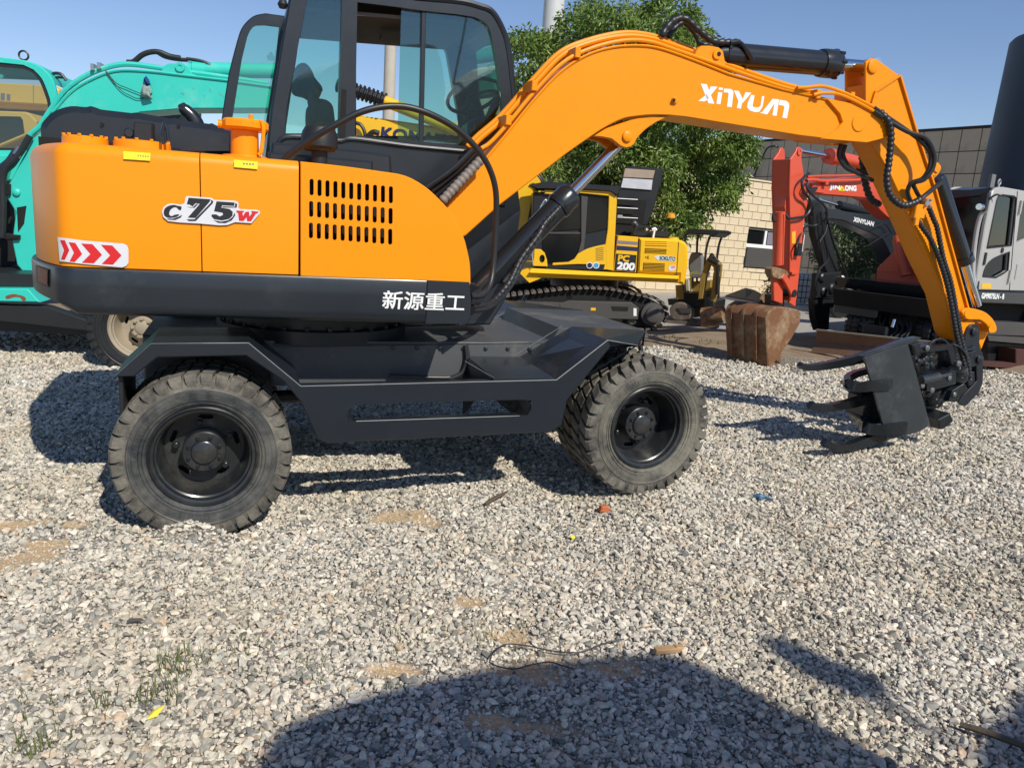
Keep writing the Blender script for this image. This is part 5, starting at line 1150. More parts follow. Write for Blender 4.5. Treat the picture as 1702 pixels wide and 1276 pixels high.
    for q, r in (((1532, 641), .020), ((1577, 628), .020), ((1592, 604), .024), ((1548, 648), .022), ((1540, 578), .022), ((1516, 578), .016), ((1585, 655), .018)):
        pn = MB(); pn.lathe(P(*q, .655), (0, -1, 0), [(0, r), (.012, r), (.016, r*.7), (.016, 0)], 0, 16); pn.out('grab_pin', M['worn_bright'], gh)
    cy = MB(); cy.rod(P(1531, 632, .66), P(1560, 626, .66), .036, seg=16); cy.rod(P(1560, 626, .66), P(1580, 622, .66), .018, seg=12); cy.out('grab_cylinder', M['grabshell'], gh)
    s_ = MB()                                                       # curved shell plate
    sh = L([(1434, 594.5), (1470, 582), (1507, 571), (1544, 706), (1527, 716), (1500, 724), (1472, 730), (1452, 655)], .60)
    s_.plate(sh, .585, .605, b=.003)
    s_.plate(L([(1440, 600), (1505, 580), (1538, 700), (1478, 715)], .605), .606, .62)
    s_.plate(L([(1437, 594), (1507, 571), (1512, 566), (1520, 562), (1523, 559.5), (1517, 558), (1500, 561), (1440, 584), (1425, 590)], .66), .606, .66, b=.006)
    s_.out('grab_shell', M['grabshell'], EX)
    def tine(pts, wd, th, ny):
        t = MB(); t.bar(pts, (0, 1, 0), wd, th); return t.out('grab_tine', M['grabblack'], EX)
    tine([P(1329, 605, .86), P(1336, 610, .86), P(1360, 609, .86), P(1395, 603, .86), P(1440, 592, .84), P(1500, 570, .80)], (.05, .06), (.035, .08), 0)
    tine([P(1346, 671, .80), P(1353, 676, .80), P(1375, 677, .80), P(1405, 672, .79), P(1435, 664, .78), P(1470, 650, .78)], (.05, .06), (.05, .075), 0)
    tine([P(1369, 733, .62), P(1378, 740, .62), P(1406, 743, .64), P(1438, 733, .66), P(1470, 722, .68), P(1500, 706, .72)], (.05, .07), (.05, .085), 0)
    tine([P(1440, 616, .92), P(1420, 622, .88), P(1407, 631, .80), P(1408, 637, .70), P(1425, 643, .62), P(1450, 641, .575), P(1482, 638, .572)], (.05, .02), (.05, .085), 0)
    tine([P(1442, 680, .92), P(1436, 694, .86), P(1434, 704, .76), P(1440, 711, .66), P(1460, 714, .60), P(1480, 713, .57), P(1505, 711, .568)], (.05, .03), (.07, .10), 0)
    b_ = MB(); b_.plate(L([(1420, 640), (1450, 640), (1470, 730), (1450, 720), (1432, 690), (1436, 660)], .80), .78, .98, b=.01); b_.out('grab_inner_frame', M['grabblack'], EX)
grab()

# ================================================================== OTHER MACHINES
def Q(fr, px, py, x):
    """point of the plane x = const of a frame seen at a pixel"""
    d = ray(px, py); t = ((fr.o-_cam)@fr.ex+x)/(d@fr.ex); q = _cam+d*t-fr.o
    return (x, float(q@fr.ey), float(q[2]))
RIM_BEIGE = rim_mesh(M['beige']); HUB_BEIGE = hub_mesh(M['beige']); NUT_BEIGE = nut_mesh(M['beige'], .013, .02)
def teal_machine():
    fr = Frame(ground_at(195, 612)[:2], 12.0); P, L = fr.P, fr.L
    T = thing('teal_excavator', fr, 'faded teal excavator whose arched boom rises behind the orange one', 'excavator')
    y0, y1 = .9, 1.32
    top = [(69, 218)]+[p[:2] for p in spline([(87, 187), (118, 153), (152, 132), (192, 118), (243, 118.5), (310, 126)], 4)]+[(378, 134), (450, 144)]
    bot = [(447, 181), (310, 181), (282, 183), (234, 187), (180, 205), (110, 260), (70, 330), (62, 455), (38, 452), (28, 440), (20, 400), (26, 352), (12, 330), (15, 305), (54.6, 230)]
    b = MB(); b.plate(L(top+bot, y0), y0, y1, b=.01)
    b.plate(L([(265, 118), (272, 109), (279, 104.5), (303, 104), (312, 110), (318, 122), (345, 131), (265, 121)], y0), y0+.03, y0+.1, b=.008)
    b.tube([P(a, c, y0-.005) for a, c in top[1:]], .014, sm=1, seg=6)
    bo = b.out('boom', M['teal'], T)
    b = MB(); b.lathe(P(299.5, 112, y0+.03), (0, -1, 0), [(0, .045), (.02, .045), (.02, .02), (.012, .02), (.012, 0)], 0, 18); b.lathe(P(28, 320, y0), (0, -1, 0), [(0, .035), (.02, .035), (.03, .02), (.03, 0)], 0, 16); b.out('pin', M['teal'], bo)
    b = MB(); b.plate(L([(28, 345), (44, 342), (40, 372), (30, 386)], y0-.002), y0-.004, y0); b.out('boom_recess', M['void'], bo, ang=0)
    b = MB(); r_ = random.Random(2)
    for k in range(16):
        x = r_.uniform(282, 395); y = 148+(x-282)*.07+r_.uniform(-6, 8); b.plate(L([(x, y), (x+r_.uniform(1, 6), y-1.5), (x+r_.uniform(1, 5), y+r_.uniform(1, 3))], y0), y0-.002, y0)
    b.out('paint_scuff', mat('rubbed_teal', (0.10, 0.42, 0.33), .7, vary=.2, scale=20), bo, ang=0)
    # pipes, hoses on top, arm cylinder
    p = MB(); p.tube([P(a, c, y0+.06) for a, c in ((24, 270), (36, 250), (51, 224), (66, 210), (84, 183), (109, 150), (140, 128), (174, 113.5), (211, 107), (265, 113), (320, 121), (375, 128.5), (446, 139))], .026); p.out('steel_pipe', M['teal'], T)
    p = MB(); p.rod(P(315, 116, y0+.15), P(470, 118.5, y0+.15), .075, seg=20); p.lathe(P(318, 116, y0+.15), (1, 0, 0), [(0, .05), (.02, .09), (.15, .09)], 0, 20); p.out('arm_cylinder', M['teal'], T)
    p = MB(); p.tube([P(211, 104, y0+.1), P(222, 103, y0+.1), P(236, 92, y0+.1), P(250, 87, y0+.1), P(265, 87, y0+.1), P(283, 94, y0+.1), P(300, 97, y0+.1)], .026, seg=10); p.tube([P(262, 88, y0+.2), P(275, 95, y0+.2), P(295, 99, y0+.2), P(312, 100, y0+.2)], .02)
    p.tube([P(310, 98, y0+.1), P(330, 101, y0+.1), P(345, 106, y0+.1), P(360, 116, y0+.1), P(378, 118, y0+.1)], .017)
    p.tube([P(50, 226, y0-.04), P(36, 250, y0-.05), P(22, 268, y0-.06), P(8, 284, y0-.06), P(4, 310, y0-.06), P(5, 350, y0-.06), P(3, 395, y0-.06)], .032, seg=10)
    p.tube([P(30, 252, y0+.0), P(18, 270, y0-.02), P(0, 290, y0-.02), P(-8, 340, y0-.02)], .05)
    p.out('boom_hose', M['hose'], T)
    p = MB(); p.rod(P(34, 246, y0-.03), P(26, 258, y0-.04), .034, seg=12); p.rod(P(40, 247, y0-.05), P(30, 262, y0-.06), .02, seg=10)
    for q in ((153, 113), (164, 111)): p.box(P(*q, y0)[0]-.015, P(*q, y0)[0]+.015, y0, y0+.14, P(*q, y0)[2]-.02, P(*q, y0)[2]+.04)
    p.out('hose_clamp', M['steel'], T)
    # cab
    yc = 1.55
    o = [(-70, 90), (0, 95), (37, 99.5)]+[q[:2] for q in spline([(56, 104.5), (72, 114), (85, 128), (91, 143), (94, 158)], 3)]+[(100, 200), (104, 300), (-70, 300)]
    h = [(-60, 101), (0, 104), (39, 108)]+[q[:2] for q in spline([(56, 116), (69, 130), (77, 147), (83, 164)], 3)]+[(90, 205), (92, 250), (-60, 250)]
    c = MB(); c.plate(L(o, yc), yc, yc+.06, holes=[L(h, yc)], b=.012)
    c.plate(L([(-300, 80)]+o[1:-1]+[(-300, 300)], yc), yc+1.1, yc+1.16, holes=[L([(-280, 92)]+h[1:-1]+[(-280, 250)], yc)], b=.012)
    lo = L(o[:11], yc)
    for a, b_ in zip(lo, lo[1:]): c.slab([(a[0], yc+.06, a[1]), (b_[0], yc+.06, b_[1]), (b_[0], yc+1.1, b_[1]), (a[0], yc+1.1, a[1])], (0, 0, -.04))
    cb = c.out('cab', M['teal'], T)
    h2 = [(-54, 108), (0, 110.5), (38, 114)]+[q[:2] for q in spline([(53, 121), (64, 134), (71, 150), (77, 167)], 3)]+[(84, 206), (86, 246), (-54, 246)]
    c = MB(); c.plate(L(h, yc), yc+.015, yc+.04, holes=[L(h2, yc)]); c.out('window_seal', M['black'], cb)
    c = MB(); c.plate(L(h2, yc), yc+.025, yc+.03); c.out('window_pane', M['glass2'], cb, ang=0)
    c = MB(); cc = P(36, 91, yc); c.tube([(cc[0]+.045*math.cos(t), yc+.05, cc[2]+.045*math.sin(t)) for t in np.linspace(0, 6.283, 17)], .010, sm=1, seg=6); c.rod((cc[0], yc+.05, cc[2]-.09), (cc[0], yc+.05, cc[2]-.045), .02); c.out('lifting_eye', M['black'], cb)
    c = MB(); c.plate(L([(-70, 257), (18, 258), (14, 275), (8, 300), (8, 440), (-70, 440)], yc-.1), yc-.1, yc+1.2, b=.01); c.out('lower_body', M['teal'], T)
    c = MB(); c.plate(L([(-70, 300), (12, 300), (22, 400), (30, 440), (-70, 452)], 1.3), 1.3, 1.4); c.plate(L([(7, 306), (16, 306), (16, 324), (7, 324)], .86), .86, .9, b=.004); c.plate(L([(0, 388), (31, 391), (31, 398), (0, 400)], .85), .85, 1.0, b=.01); c.out('pump_bay', M['void'], T)
    c = MB(); c.tube([P(84, 125, 1.7), P(92, 122, 1.7), P(102, 124, 1.7), P(110, 134, 1.7)], .016); c.tube([P(86, 133, 1.7), P(95, 129, 1.7), P(104, 129, 1.7)], .014); c.out('roof_hose', M['hose'], T)
    # undercarriage and wheel
    c = MB(); c.plate(L([(-90, 479), (46, 480), (66, 502.5), (-90, 500)], .3), .3, .8, b=.01); st = c.out('step_board', M['teal'], T)
    c = MB(); c.plate(spline(L([(9, 492), (22, 488.5), (30, 490), (36, 491), (42, 494), (43, 499), (38, 500), (33, 494), (22, 494), (12, 497)], .3), 2, True), .297, .3); c.out('rust_patch', M['rust'], st, ang=0)
    c = MB(); c.plate(L([(-90, 452), (58, 456), (58, 478), (-90, 476)], .45), .45, 1.8, b=.01); c.plate(L([(-90, 506), (76, 509.5), (170, 541), (170, 552), (-90, 524)], .34), .34, .5, b=.008); c.plate(L([(-90, 524), (170, 552), (170, 558), (-90, 546)], .5), .5, 1.6); c.plate(L([(100, 505), (250, 505), (250, 545), (170, 545)], .6), .6, 1.6); c.out('chassis', M['black'], T)
    ct = P(231, 548, 0); wl = sub('wheel', T, (ct[0], .13, ct[2])); wl.scale = (1.13, 1.13, 1.13)
    inst('tyre', TY_DARK, wl); inst('rim', RIM_BEIGE, wl); inst('hub', HUB_BEIGE, wl)
    for i in range(8): a = R(45*i); inst('hub_bolt', NUT_BEIGE, wl, (.075*math.cos(a), -.012, .075*math.sin(a)))
    # cloth tied to the boom
    fr2 = Frame(fr.world(P(244, 150, y0)), 12.0); C = thing('tied_rag', fr2, 'blue and grey rag tied by wires to the side of the teal boom', 'rag')
    r_ = random.Random(9); lp = lambda px: [(p[0]-0, 0, p[2]) for p in px]
    def rag(px, m, nm):
        pts = [np.array(fr2.P(a, c, -.03)) for a, c in px]; n = len(pts); ctr = sum(pts)/n; v = [tuple(ctr+np.array([0, -.06, 0]))]+[tuple(p+np.array([0, r_.uniform(-.03, .025), 0])) for p in pts]+[tuple((p+ctr)/2+np.array([r_.uniform(-.01, .01), r_.uniform(-.08, -.02), r_.uniform(-.01, .01)])) for p in pts]+[tuple(ctr+np.array([0, .02, 0]))]
        f = []
        for i in range(n):
            j = (i+1) % n; f += [(0, n+1+i, n+1+j), (n+1+i, 1+i, 1+j, n+1+j), (1+i, 2*n+1, 1+j)]
        mb = MB(); mb.add(v, f); return mb.out(nm, m, C, ang=70)
    rag([(237, 141), (243, 139), (249, 144), (253, 152), (250, 158), (254, 166), (246, 165), (240, 163), (233, 156)], M['cloth'], 'grey_cloth'); rag([(238, 130), (244, 127), (248, 133), (251, 142), (245, 143), (239, 135)], M['bluecloth'], 'blue_cloth')
    w = MB(); w.tube([fr2.P(175, 117, -.02), fr2.P(193, 138, -.02), fr2.P(212, 147, -.02), fr2.P(234, 156, -.02)], .004, seg=5); w.tube([fr2.P(176, 120, -.02), fr2.P(200, 149, -.02), fr2.P(218, 160, -.02), fr2.P(229, 164, -.02), fr2.P(240, 163, -.02)], .004, seg=5); w.out('tie_wire', M['black'], C)
TY_DARK = None
_t = tyre_mesh(N=34, lug=.62, seed=8); _t.materials[0] = M['hose']; _t.materials[1] = M['hose']; TY_DARK = _t
teal_machine()

def far_yellow():
    fr = Frame(ground_at(60, 470)[:2], 8.0); P, L = fr.P, fr.L
    T = thing('faded_yellow_excavator', fr, 'faded yellow excavator seen through the window of the teal cab', 'excavator')
    b = MB(); b.plate(L([(-60, 134), (60, 141), (92, 144), (98, 150), (96, 176), (-60, 167)], 0), 0, 1.2, b=.02); b.plate(L([(-60, 176), (-60, 167), (96, 176), (96, 184)], .1), .1, 1.1); o = b.out('boom', M['paleyellow'], T)
    b = MB(); b.plate(L([(55, 141.5), (56, 141.6), (56, 173), (55, 173)], -.003), -.003, 0)
    b.plate(L([(1, 155), (8, 155.5), (8, 167), (1, 167)], -.004), -.004, 0); b.plate(L([(11, 156.5), (17, 157), (17, 167.5), (11, 167.5)], -.004), -.004, 0); b.out('boom_lettering', M['ygrey'], o, ang=0)
    b = MB(); b.plate(L([(-60, 182), (15, 185), (42, 186), (50, 190), (61, 202), (58, 222), (44, 226), (-60, 270)], -.6), -.6, .6, holes=[L([(-55, 192), (34, 194), (38, 200), (41, 222), (-55, 262)], -.6)], b=.02)
    c = b.out('cab_frame', M['paleyellow'], T)
    b = MB(); b.plate(L([(-55, 192), (34, 194), (38, 200), (41, 222), (-55, 262)], -.55), -.55, -.5); b.out('cab_pane', M['darkglass'], c, ang=0)
    b = MB(); b.plate(L([(-60, 225), (60, 215), (320, 205), (320, 180), (250, 181), (96, 184), (-60, 177)], .4), .4, 1.0); b.plate(L([(-60, 250), (120, 250), (120, 470), (-60, 470)], .3), .3, 1.5); b.out('lower_body', M['black'], T)
    b = MB(); b.plate(L([(262, 184), (300, 183), (300, 187), (240, 191), (232, 188)], .3), .3, .38); b.out('boom_cylinder', M['yellow'], T)
far_yellow()

def big_yellow():
    fr = Frame(ground_at(1060, 549)[:2], 1.5); P, L = fr.P, fr.L
    T = thing('yellow_crawler_excavator', fr, 'bright yellow crawler excavator with its engine hood raised in front of the tree', 'excavator'); y = .16
    # tracks
    path = L([(820, 512), (828, 499), (845, 492), (900, 485), (946, 480), (980, 479), (1016, 481), (1050, 488), (1087, 496), (1102, 504), (1109, 516), (1107, 530), (1096, 542), (1078, 547), (1020, 546), (900, 544), (850, 541), (828, 530)], .05)
    for y0 in (.02, 2.15):
        tr = MB(); ins_ = inset(path if area2(path) > 0 else path[::-1], .035); tr.plate(ins_, y0+.10, y0+.45); t_ = tr.out('track_core', M['void'], T)
        P2 = spline([(a, 0, c) for a, c in path], 8, True); Ls = [0]
        for a, c in zip(P2, P2[1:]+P2[:1]): Ls.append(Ls[-1]+math.dist(a, c))
        n = 58; A = np.array(P2+P2[:1]); me = MB().box(-.036, .036, 0, .52, -.014, .014).box(-.012, .012, .01, .51, .014, .026).mesh('track_shoe', M['track'], 30)
        for k in range(n):
            s_ = Ls[-1]*k/n; p = [np.interp(s_, Ls, A[:, i]) for i in range(3)]; q = [np.interp((s_+.03) % Ls[-1], Ls, A[:, i]) for i in range(3)]
            inst('track_shoe', me, T, (p[0], y0, p[2]), (0, -math.atan2(q[2]-p[2], q[0]-p[0]), 0))
    f = MB(); f.plate(L([(930, 505), (945, 500), (1050, 503), (1062, 512), (1060, 531), (955, 529), (930, 515)], .05), .03, .4, b=.01); f.slab([P(945, 500, .06), P(1050, 503, .06), P(1050, 495, .5), P(940, 492, .5)], (0, 0, -.02))
    f.plate(L([(820, 512), (860, 500), (935, 503), (935, 531), (830, 531)], .05), .04, .4); f.out('track_frame', M['board'], T)
    f = MB(); f.plate(L([(982, 511.5), (990, 511.5), (990, 516), (982, 516)], .03), .026, .03); f.out('track_tag', M['yellow'], T, ang=0)
    f = MB(); f.plate(L([(1053, 512), (1058, 512.5), (1058, 525), (1053, 525)], .03), .026, .03); f.out('track_label', M['white'], T, ang=0)
    f = MB(); f.plate(L([(1016, 509), (1045, 510), (1043, 517), (1018, 516)], .03), .024, .03); f.out('frame_hole', M['void'], T, ang=0)
    f = MB(); c = P(1086, 523, 0); f.lathe(c, (0, 1, 0), [(-.05, .0), (-.05, .10), (-.04, .125), (.02, .13), (.03, .19), (.2, .2)], 0, 28); f.out('travel_motor', M['board'], T)
    for px in (946, 1011): f = MB(); f.lathe(P(px, 494, .12), (0, 1, 0), [(0, .05), (.2, .05)], 0, 14); f.out('carrier_roller', M['black'], T)
    for px in (977, 1003, 1028, 1050): f = MB(); f.lathe(P(px, 534, .1), (0, 1, 0), [(0, .045), (.02, .07), (.2, .07)], 0, 14); f.out('track_roller', M['track'], T)
    f = MB(); f.lathe((P(970, 480, 1.3)[0], 1.3, .55), (0, 0, 1), [(0, .6), (.3, .6)], 0, 28); f.out('slewing_ring', M['black'], T)
    # deck beam
    d = MB(); up = L([(884, 446), (1057, 453), (1128, 458), (1128, 463.5), (1050, 459.5), (880, 453)], y-.05); lo = L([(880, 453), (1050, 459.5), (1128, 463.5), (1127, 470.5), (900, 461.5)], y-.05)
    a = L([(884, 446), (1128, 458)], y); b = L([(880, 453), (1128, 463.5)], y-.06); c = L([(900, 461.5), (1127, 470.5)], y)
    v = [(a[0][0], y, a[0][1]), (a[1][0], y, a[1][1]), (b[1][0], y-.06, b[1][1]), (b[0][0], y-.06, b[0][1]), (c[1][0], y+.05, c[1][1]), (c[0][0], y+.05, c[0][1]), (a[0][0], 2.5, a[0][1]), (a[1][0], 2.5, a[1][1]), (c[1][0], 2.5, c[1][1]), (c[0][0], 2.5, c[0][1])]
    d.add(v, [(0, 1, 2, 3), (3, 2, 4, 5), (0, 6, 7, 1), (5, 4, 8, 9), (6, 9, 8, 7), (0, 3, 5, 9, 6), (1, 7, 8, 4, 2)]); d.out('deck_beam', M['yellow'], T, ang=25)
    d = MB(); d.plate(L([(876, 446), (884, 446), (880, 453), (900, 462), (880, 470), (862, 452)], y+.02), y+.02, 2.4); d.out('deck_nose', M['yellow'], T)
    # counterweight and side covers
    k = MB(); cw = L([(1062, 395), (1095, 396)]+[q[:2] for q in spline([(1122, 397.5), (1134, 400), (1141, 405), (1143.5, 416), (1143.5, 440)], 4)]+[(1141, 458), (1138, 474), (1127, 471), (1128, 457), (1059, 453.5)], y); k.plate(cw, y, 2.5, b=.04)
    k.lathe(P(1119, 397, .5), (0, 0, 1), [(-.05, .10), (.02, .09), (.03, .05), (.03, 0)], 0, 16); k.out('counterweight', M['yellow'], T, 40)
    k = MB(); k.plate(L([(1061.5, 396), (1063, 396), (1060, 453), (1058, 453)], y-.002), y-.003, y+.01); k.plate(L([(1127.5, 402), (1128.6, 402), (1125, 458), (1124, 458)], y-.002), y-.003, y+.01); k.out('panel_gap', M['void'], T, ang=0)
    me = {}
    for (xa, xb, ya, yb, n) in ((1073.5, 1109, 399.5, 409, 3), (1072.5, 1108, 412, 421, 4), (1069.5, 1105, 436, 450, 6)):
        bx = MB(); bx.plate(L([(xa, ya), (xb, ya+1.5), (xb-.6, yb+1), (xa-1, yb-.5)], y-.002), y-.004, y+.005); g = bx.out('louvre', M['void'] if n > 3 else M['yellow'], T, ang=0)
        for i in range(n):
            t = (i+.5)/n; s_ = MB(); p = P(xa-.5+.3, ya+(yb-ya)*t, y); q = P(xb-.6, ya+1+(yb-ya)*t, y); s_.slab([(p[0], y-.004, p[2]-.006), (q[0], y-.004, q[2]-.006), (q[0], y-.016, q[2]+.003), (p[0], y-.016, p[2]+.003)], (0, .004, .004)); s_.out('louvre_slat', M['yellow'], g, ang=0)
    k = MB(); k.plate(L([(1027, 392), (1061, 394), (1057, 453), (1019, 450)], y), y, 2.3, b=.01); k.out('side_cover', M['yellow'], T)
    def pl(px, name, m, dy=-.004, par=None): b = MB(); b.plate(L(px, y+dy), y+dy, y+dy+.003); return b.out(name, M[m], par or T, ang=0)
    pl([(1025.5, 399.5), (1060, 402), (1059.5, 407), (1025, 405)], 'grey_stripe', 'ygrey'); pl([(1025, 408), (1060, 411), (1059.6, 417.5), (1024.5, 415.5)], 'navy_stripe', 'navy'); pl([(1024, 421.5), (1058, 424), (1055.6, 452), (1021, 449.5)], 'model_plate', 'ink')
    letters('model_lettering', 'PC', fr, y-.008, (1026.5, 434), (1044, 435.5), (1028, 424.5), M['yellow'], T, bold=.012); letters('size_lettering', '200', fr, y-.008, (1024.5, 448), (1052.5, 450), (1026.5, 436.5), M['white'], T, bold=.016)
    pl([(1087, 427), (1094, 424.5), (1123, 427), (1123, 434), (1094, 433)], 'dealer_sticker', 'offwhite'); letters('dealer_lettering', 'SOKUTO', fr, y-.008, (1096, 432), (1122, 433.5), (1096.5, 425.8), M['green'], T, bold=.004)
    pl(spline([(1111, 445), (1115, 441), (1123, 441), (1123, 447), (1118, 450), (1113, 450)], 2, True), 'round_sticker', 'offwhite'); pl([(1116, 441.5), (1123, 441.5), (1122, 445.5), (1116, 446)], 'pink_sticker', 'pink', -.007); letters('small_sticker', '+E', fr, y-.006, (1072, 430), (1079, 430.5), (1072, 425), M['ink'], T)
    # cab
    c0, c1 = y, .95
    k = MB(); k.plate(L([(886, 320), (963, 316), (1014, 319), (1022, 324), (1025, 332), (1019, 449), (888, 444), (884, 400)], y+.03), y+.05, c1, b=.02); k.out('cab_shell', M['black'], T)
    k = MB(); k.plate(L([(905, 333), (967, 333), (968, 380), (906, 385)], y), y+.03, y+.04); k.plate(L([(975, 325), (1012, 328), (1010, 380), (972, 389)], y), y+.03, y+.04); k.plate(L([(902, 391), (968, 389), (963, 420), (953, 432), (935, 436), (903, 437)], y), y+.03, y+.04); k.out('cab_pane', M['darkglass'], T, ang=0)
    k = MB(); k.plate(L([(966, 326), (977, 327), (973, 390), (969, 423), (961, 420), (966, 400)], y), y-.005, y+.05, b=.005); k.plate(L([(968, 391), (1008, 383), (1009, 384.5), (969, 393)], y), y+.02, y+.05); k.plate(L([(904, 385.5), (968, 386), (968, 389), (904, 388.5)], y), y+.02, y+.05); k.out('door_frame', M['board'], T)
    k = MB(); k.plate(L([(969, 390), (1008, 382), (1007, 407), (969, 417)], y), y+.01, y+.05, b=.004); k.out('lower_window_trim', M['dark'], T)
    k = MB(); k.plate(L([(962, 315), (1012, 317.5)]+[q[:2] for q in spline([(1018, 320), (1023, 325), (1025, 333), (1024.6, 345)], 3)]+[(1019, 450), (1008, 448), (1006, 406), (1010, 380), (1012, 326), (963, 321)], y), y-.01, y+.06, b=.008); k.out('cab_pillar', M['yellow'], T)
    k = MB(); k.plate(L([(919, 437), (945, 435.5), (955, 430)]+[q[:2] for q in spline([(961, 421), (975, 414), (990, 409.5), (1007, 406)], 3)]+[(1010, 448), (1003, 448), (1005, 440), (960, 439), (918, 441)], y), y-.008, y+.06, b=.006); k.plate(L([(888, 414), (899, 414.5), (905, 420), (909, 432), (910, 443), (886, 442)], y), y-.008, y+.06, holes=[[(P(901, 430, y)[0]+.045*math.cos(t), P(901, 430, y)[2]+.065*math.sin(t)) for t in np.linspace(0, 6.28, 15)[:-1]]], b=.006); k.out('door_sill', M['yellow'], T)
    k = MB()
    for i in range(7): a = P(990, 414+i*3.2, y); b = P(1003, 412+i*3.2, y); k.slab([(a[0], y-.012, a[2]), (b[0], y-.012, b[2]), (b[0], y-.012, b[2]+.012), (a[0], y-.012, a[2]+.012)], (0, .003, 0))
    k.out('sill_vent', M['olive'], T, ang=0)
    pl([(910, 439), (918, 441.5), (1005, 441), (1004, 449), (908, 445.5)], 'dark_sill', 'ink', -.002)
    for px, m in ((980, 'navy'), (991, 'sky')):
        b = MB(); c = P(px, 441, y-.013); b.lathe(c, (0, -1, 0), [(0, .052), (.002, .052), (.002, 0)], 0, 20); s_ = b.out('round_badge', M['white'], T, ang=0); b = MB(); b.lathe((c[0], c[1]-.003, c[2]), (0, -1, 0), [(0, .040), (.002, .040), (.002, 0)], 0, 20); b.out('badge_centre', M[m], s_, ang=0)
    k = MB(); k.plate(L([(880, 307), (906, 302), (1033, 309.5), (1030, 318), (1026, 325), (1014, 318), (960, 314), (893, 314)], y-.05), y-.06, c1+.05, b=.01); k.plate(L([(911, 297), (918, 297), (918, 303), (911, 303)], .3), .3, .34); k.out('roof_guard', M['black'], T)
    k = MB(); k.box(P(905, 325, y)[0], P(960, 325, y)[0], y, y+.03, P(930, 322, y)[2]-.02, P(930, 317, y)[2], b=.01); k.out('cab_brow', M['yellow'], T)
    for px, py, pz in ((884, 300, 440), ): 
        k = MB(); k.tube([P(898, 345, y-.1), P(907, 332, y-.1), P(908, 350, y-.1), P(901, 372, y-.1)], .012); k.tube([P(886, 440, y-.05), P(885, 425, y-.05), P(887, 412, y-.05)], .010); k.out('grab_rail', M['galv'], T)
    # raised engine hood, tray, small things on top
    k = MB(); o = L(spline([(1040, 278), (1046, 276.5), (1098, 280), (1102, 284), (1100, 300)], 2)+[(1084, 355), (1076, 374), (1030, 378), (1025, 330)], 1.1); k.plate(o, 1.1, 1.22, b=.012); hd = k.out('raised_hood', M['black'], T)
    k = MB(); k.plate(L([(1039, 280), (1089, 283.5), (1085.5, 297), (1036, 294.5)], 1.06), 1.07, 1.1, b=.004); k.out('insulation_pad', M['greypad'], hd); k = MB(); k.plate(L([(1036, 296), (1085, 299), (1083, 316), (1032, 312)], 1.06), 1.07, 1.1, b=.004); k.out('foil_pad', M['foil'], hd)
    k = MB(); k.plate(L([(1023, 330), (1075, 333), (1066, 394), (1020, 390)], 1.0), 1.0, 1.08); k.out('engine_block', M['void'], T)
    k = MB()
    for yy in (330, 345, 361): k.tube([P(1026, yy, .9), P(1060, yy+2, .9)], .008)
    k.box(P(1026, 360, .9)[0], P(1034, 360, .9)[0], .85, .9, P(1026, 362, .9)[2], P(1026, 357, .9)[2]); k.out('engine_rail', M['galv'], T)
    k = MB(); k.tube([P(1050, 374, .8), P(1054, 371, .8), P(1058, 376, .8)], .05); k.out('intake_elbow', M['black'], T)
    k = MB(); t0 = L([(1053, 386), (1056, 376), (1064, 374.5), (1102, 377), (1110, 380), (1111, 394), (1053, 391)], .5); k.plate(t0, .5, .54, holes=[L([(1058, 384), (1060, 378), (1103, 380.5), (1107, 384)], .5)], b=.004); k.plate(L([(1053, 386), (1111, 388), (1111, 396), (1053, 393)], .5), .54, 1.6); k.out('hood_tray', M['black'], T)
    k = MB(); k.tube([P(1085.5, 395, .4), P(1088, 382, .4)], .018); k.tube([P(1084, 382, .4), P(1088, 380, .4), P(1091, 383, .4)], .022); k.out('white_valve', M['white'], T)
    k = MB(); k.rod(P(1106, 377, .9), P(1107, 364, .9), .012); k.out('lamp_stalk', M['black'], T); k = MB(); c = P(1115, 359, .9); k.lathe(c, (0, 0, 1), [(-.04, .05), (-.03, .08), (.03, .07), (.05, .03), (.05, 0)], 0, 16); k.out('beacon_lamp', M['amber'], T)
    # boom, lettering, cylinder, front hoses
    yb = 1.15
    k = MB(); top = [(580, 192), (594, 194), (680, 206), (763, 219), (805, 235), (850, 270), (890, 288), (905, 300), (890, 345), (870, 400), (852, 410), (840, 360), (800, 300), (760, 275), (640, 255), (580, 244)]
    k.plate(L(top, yb), yb, yb+.45, b=.01); k.tube([P(594, 193, yb+.02), P(680, 205, yb+.02), P(764, 218, yb+.02)], .012); bo = k.out('boom', M['yellow'], T)
    k = MB(); V, Fc = text_mesh('KOMATSU'); 
    letters('boom_lettering', 'KOMATSU', fr, yb-.004, (632, 231.5), (772, 249), (634.5, 212.5), M['navy'], bo, bold=.02)
    k = MB(); k.rod(P(638, 168, yb-.1), P(775, 222, yb-.1), .09, seg=18, r1=.10); k.rod(P(640, 168, yb-.1), P(632, 165, yb-.1), .06, seg=12); k.out('arm_cylinder', M['yellow'], T)
    k = MB(); k.tube([P(560, 140, yb-.1), P(592, 152, yb-.1), P(612, 158, yb-.1), P(640, 168, yb-.1)], .11, ribs=.02, pitch=.07, seg=10); k.tube([P(590, 204, yb-.1), P(600, 208, yb-.1), P(606, 220, yb-.1), P(607, 232, yb-.1)], .03); k.tube([P(610, 228, yb-.1), P(620, 220, yb-.1), P(630, 222, yb-.1)], .045); k.out('boom_hose', M['hose'], T)
    k = MB(); k.plate(L([(885, 325), (897, 322), (890, 360), (882, 400), (874, 420), (866, 430)], .8), .8, .95); k.out('boom_foot_guard', M['black'], T)
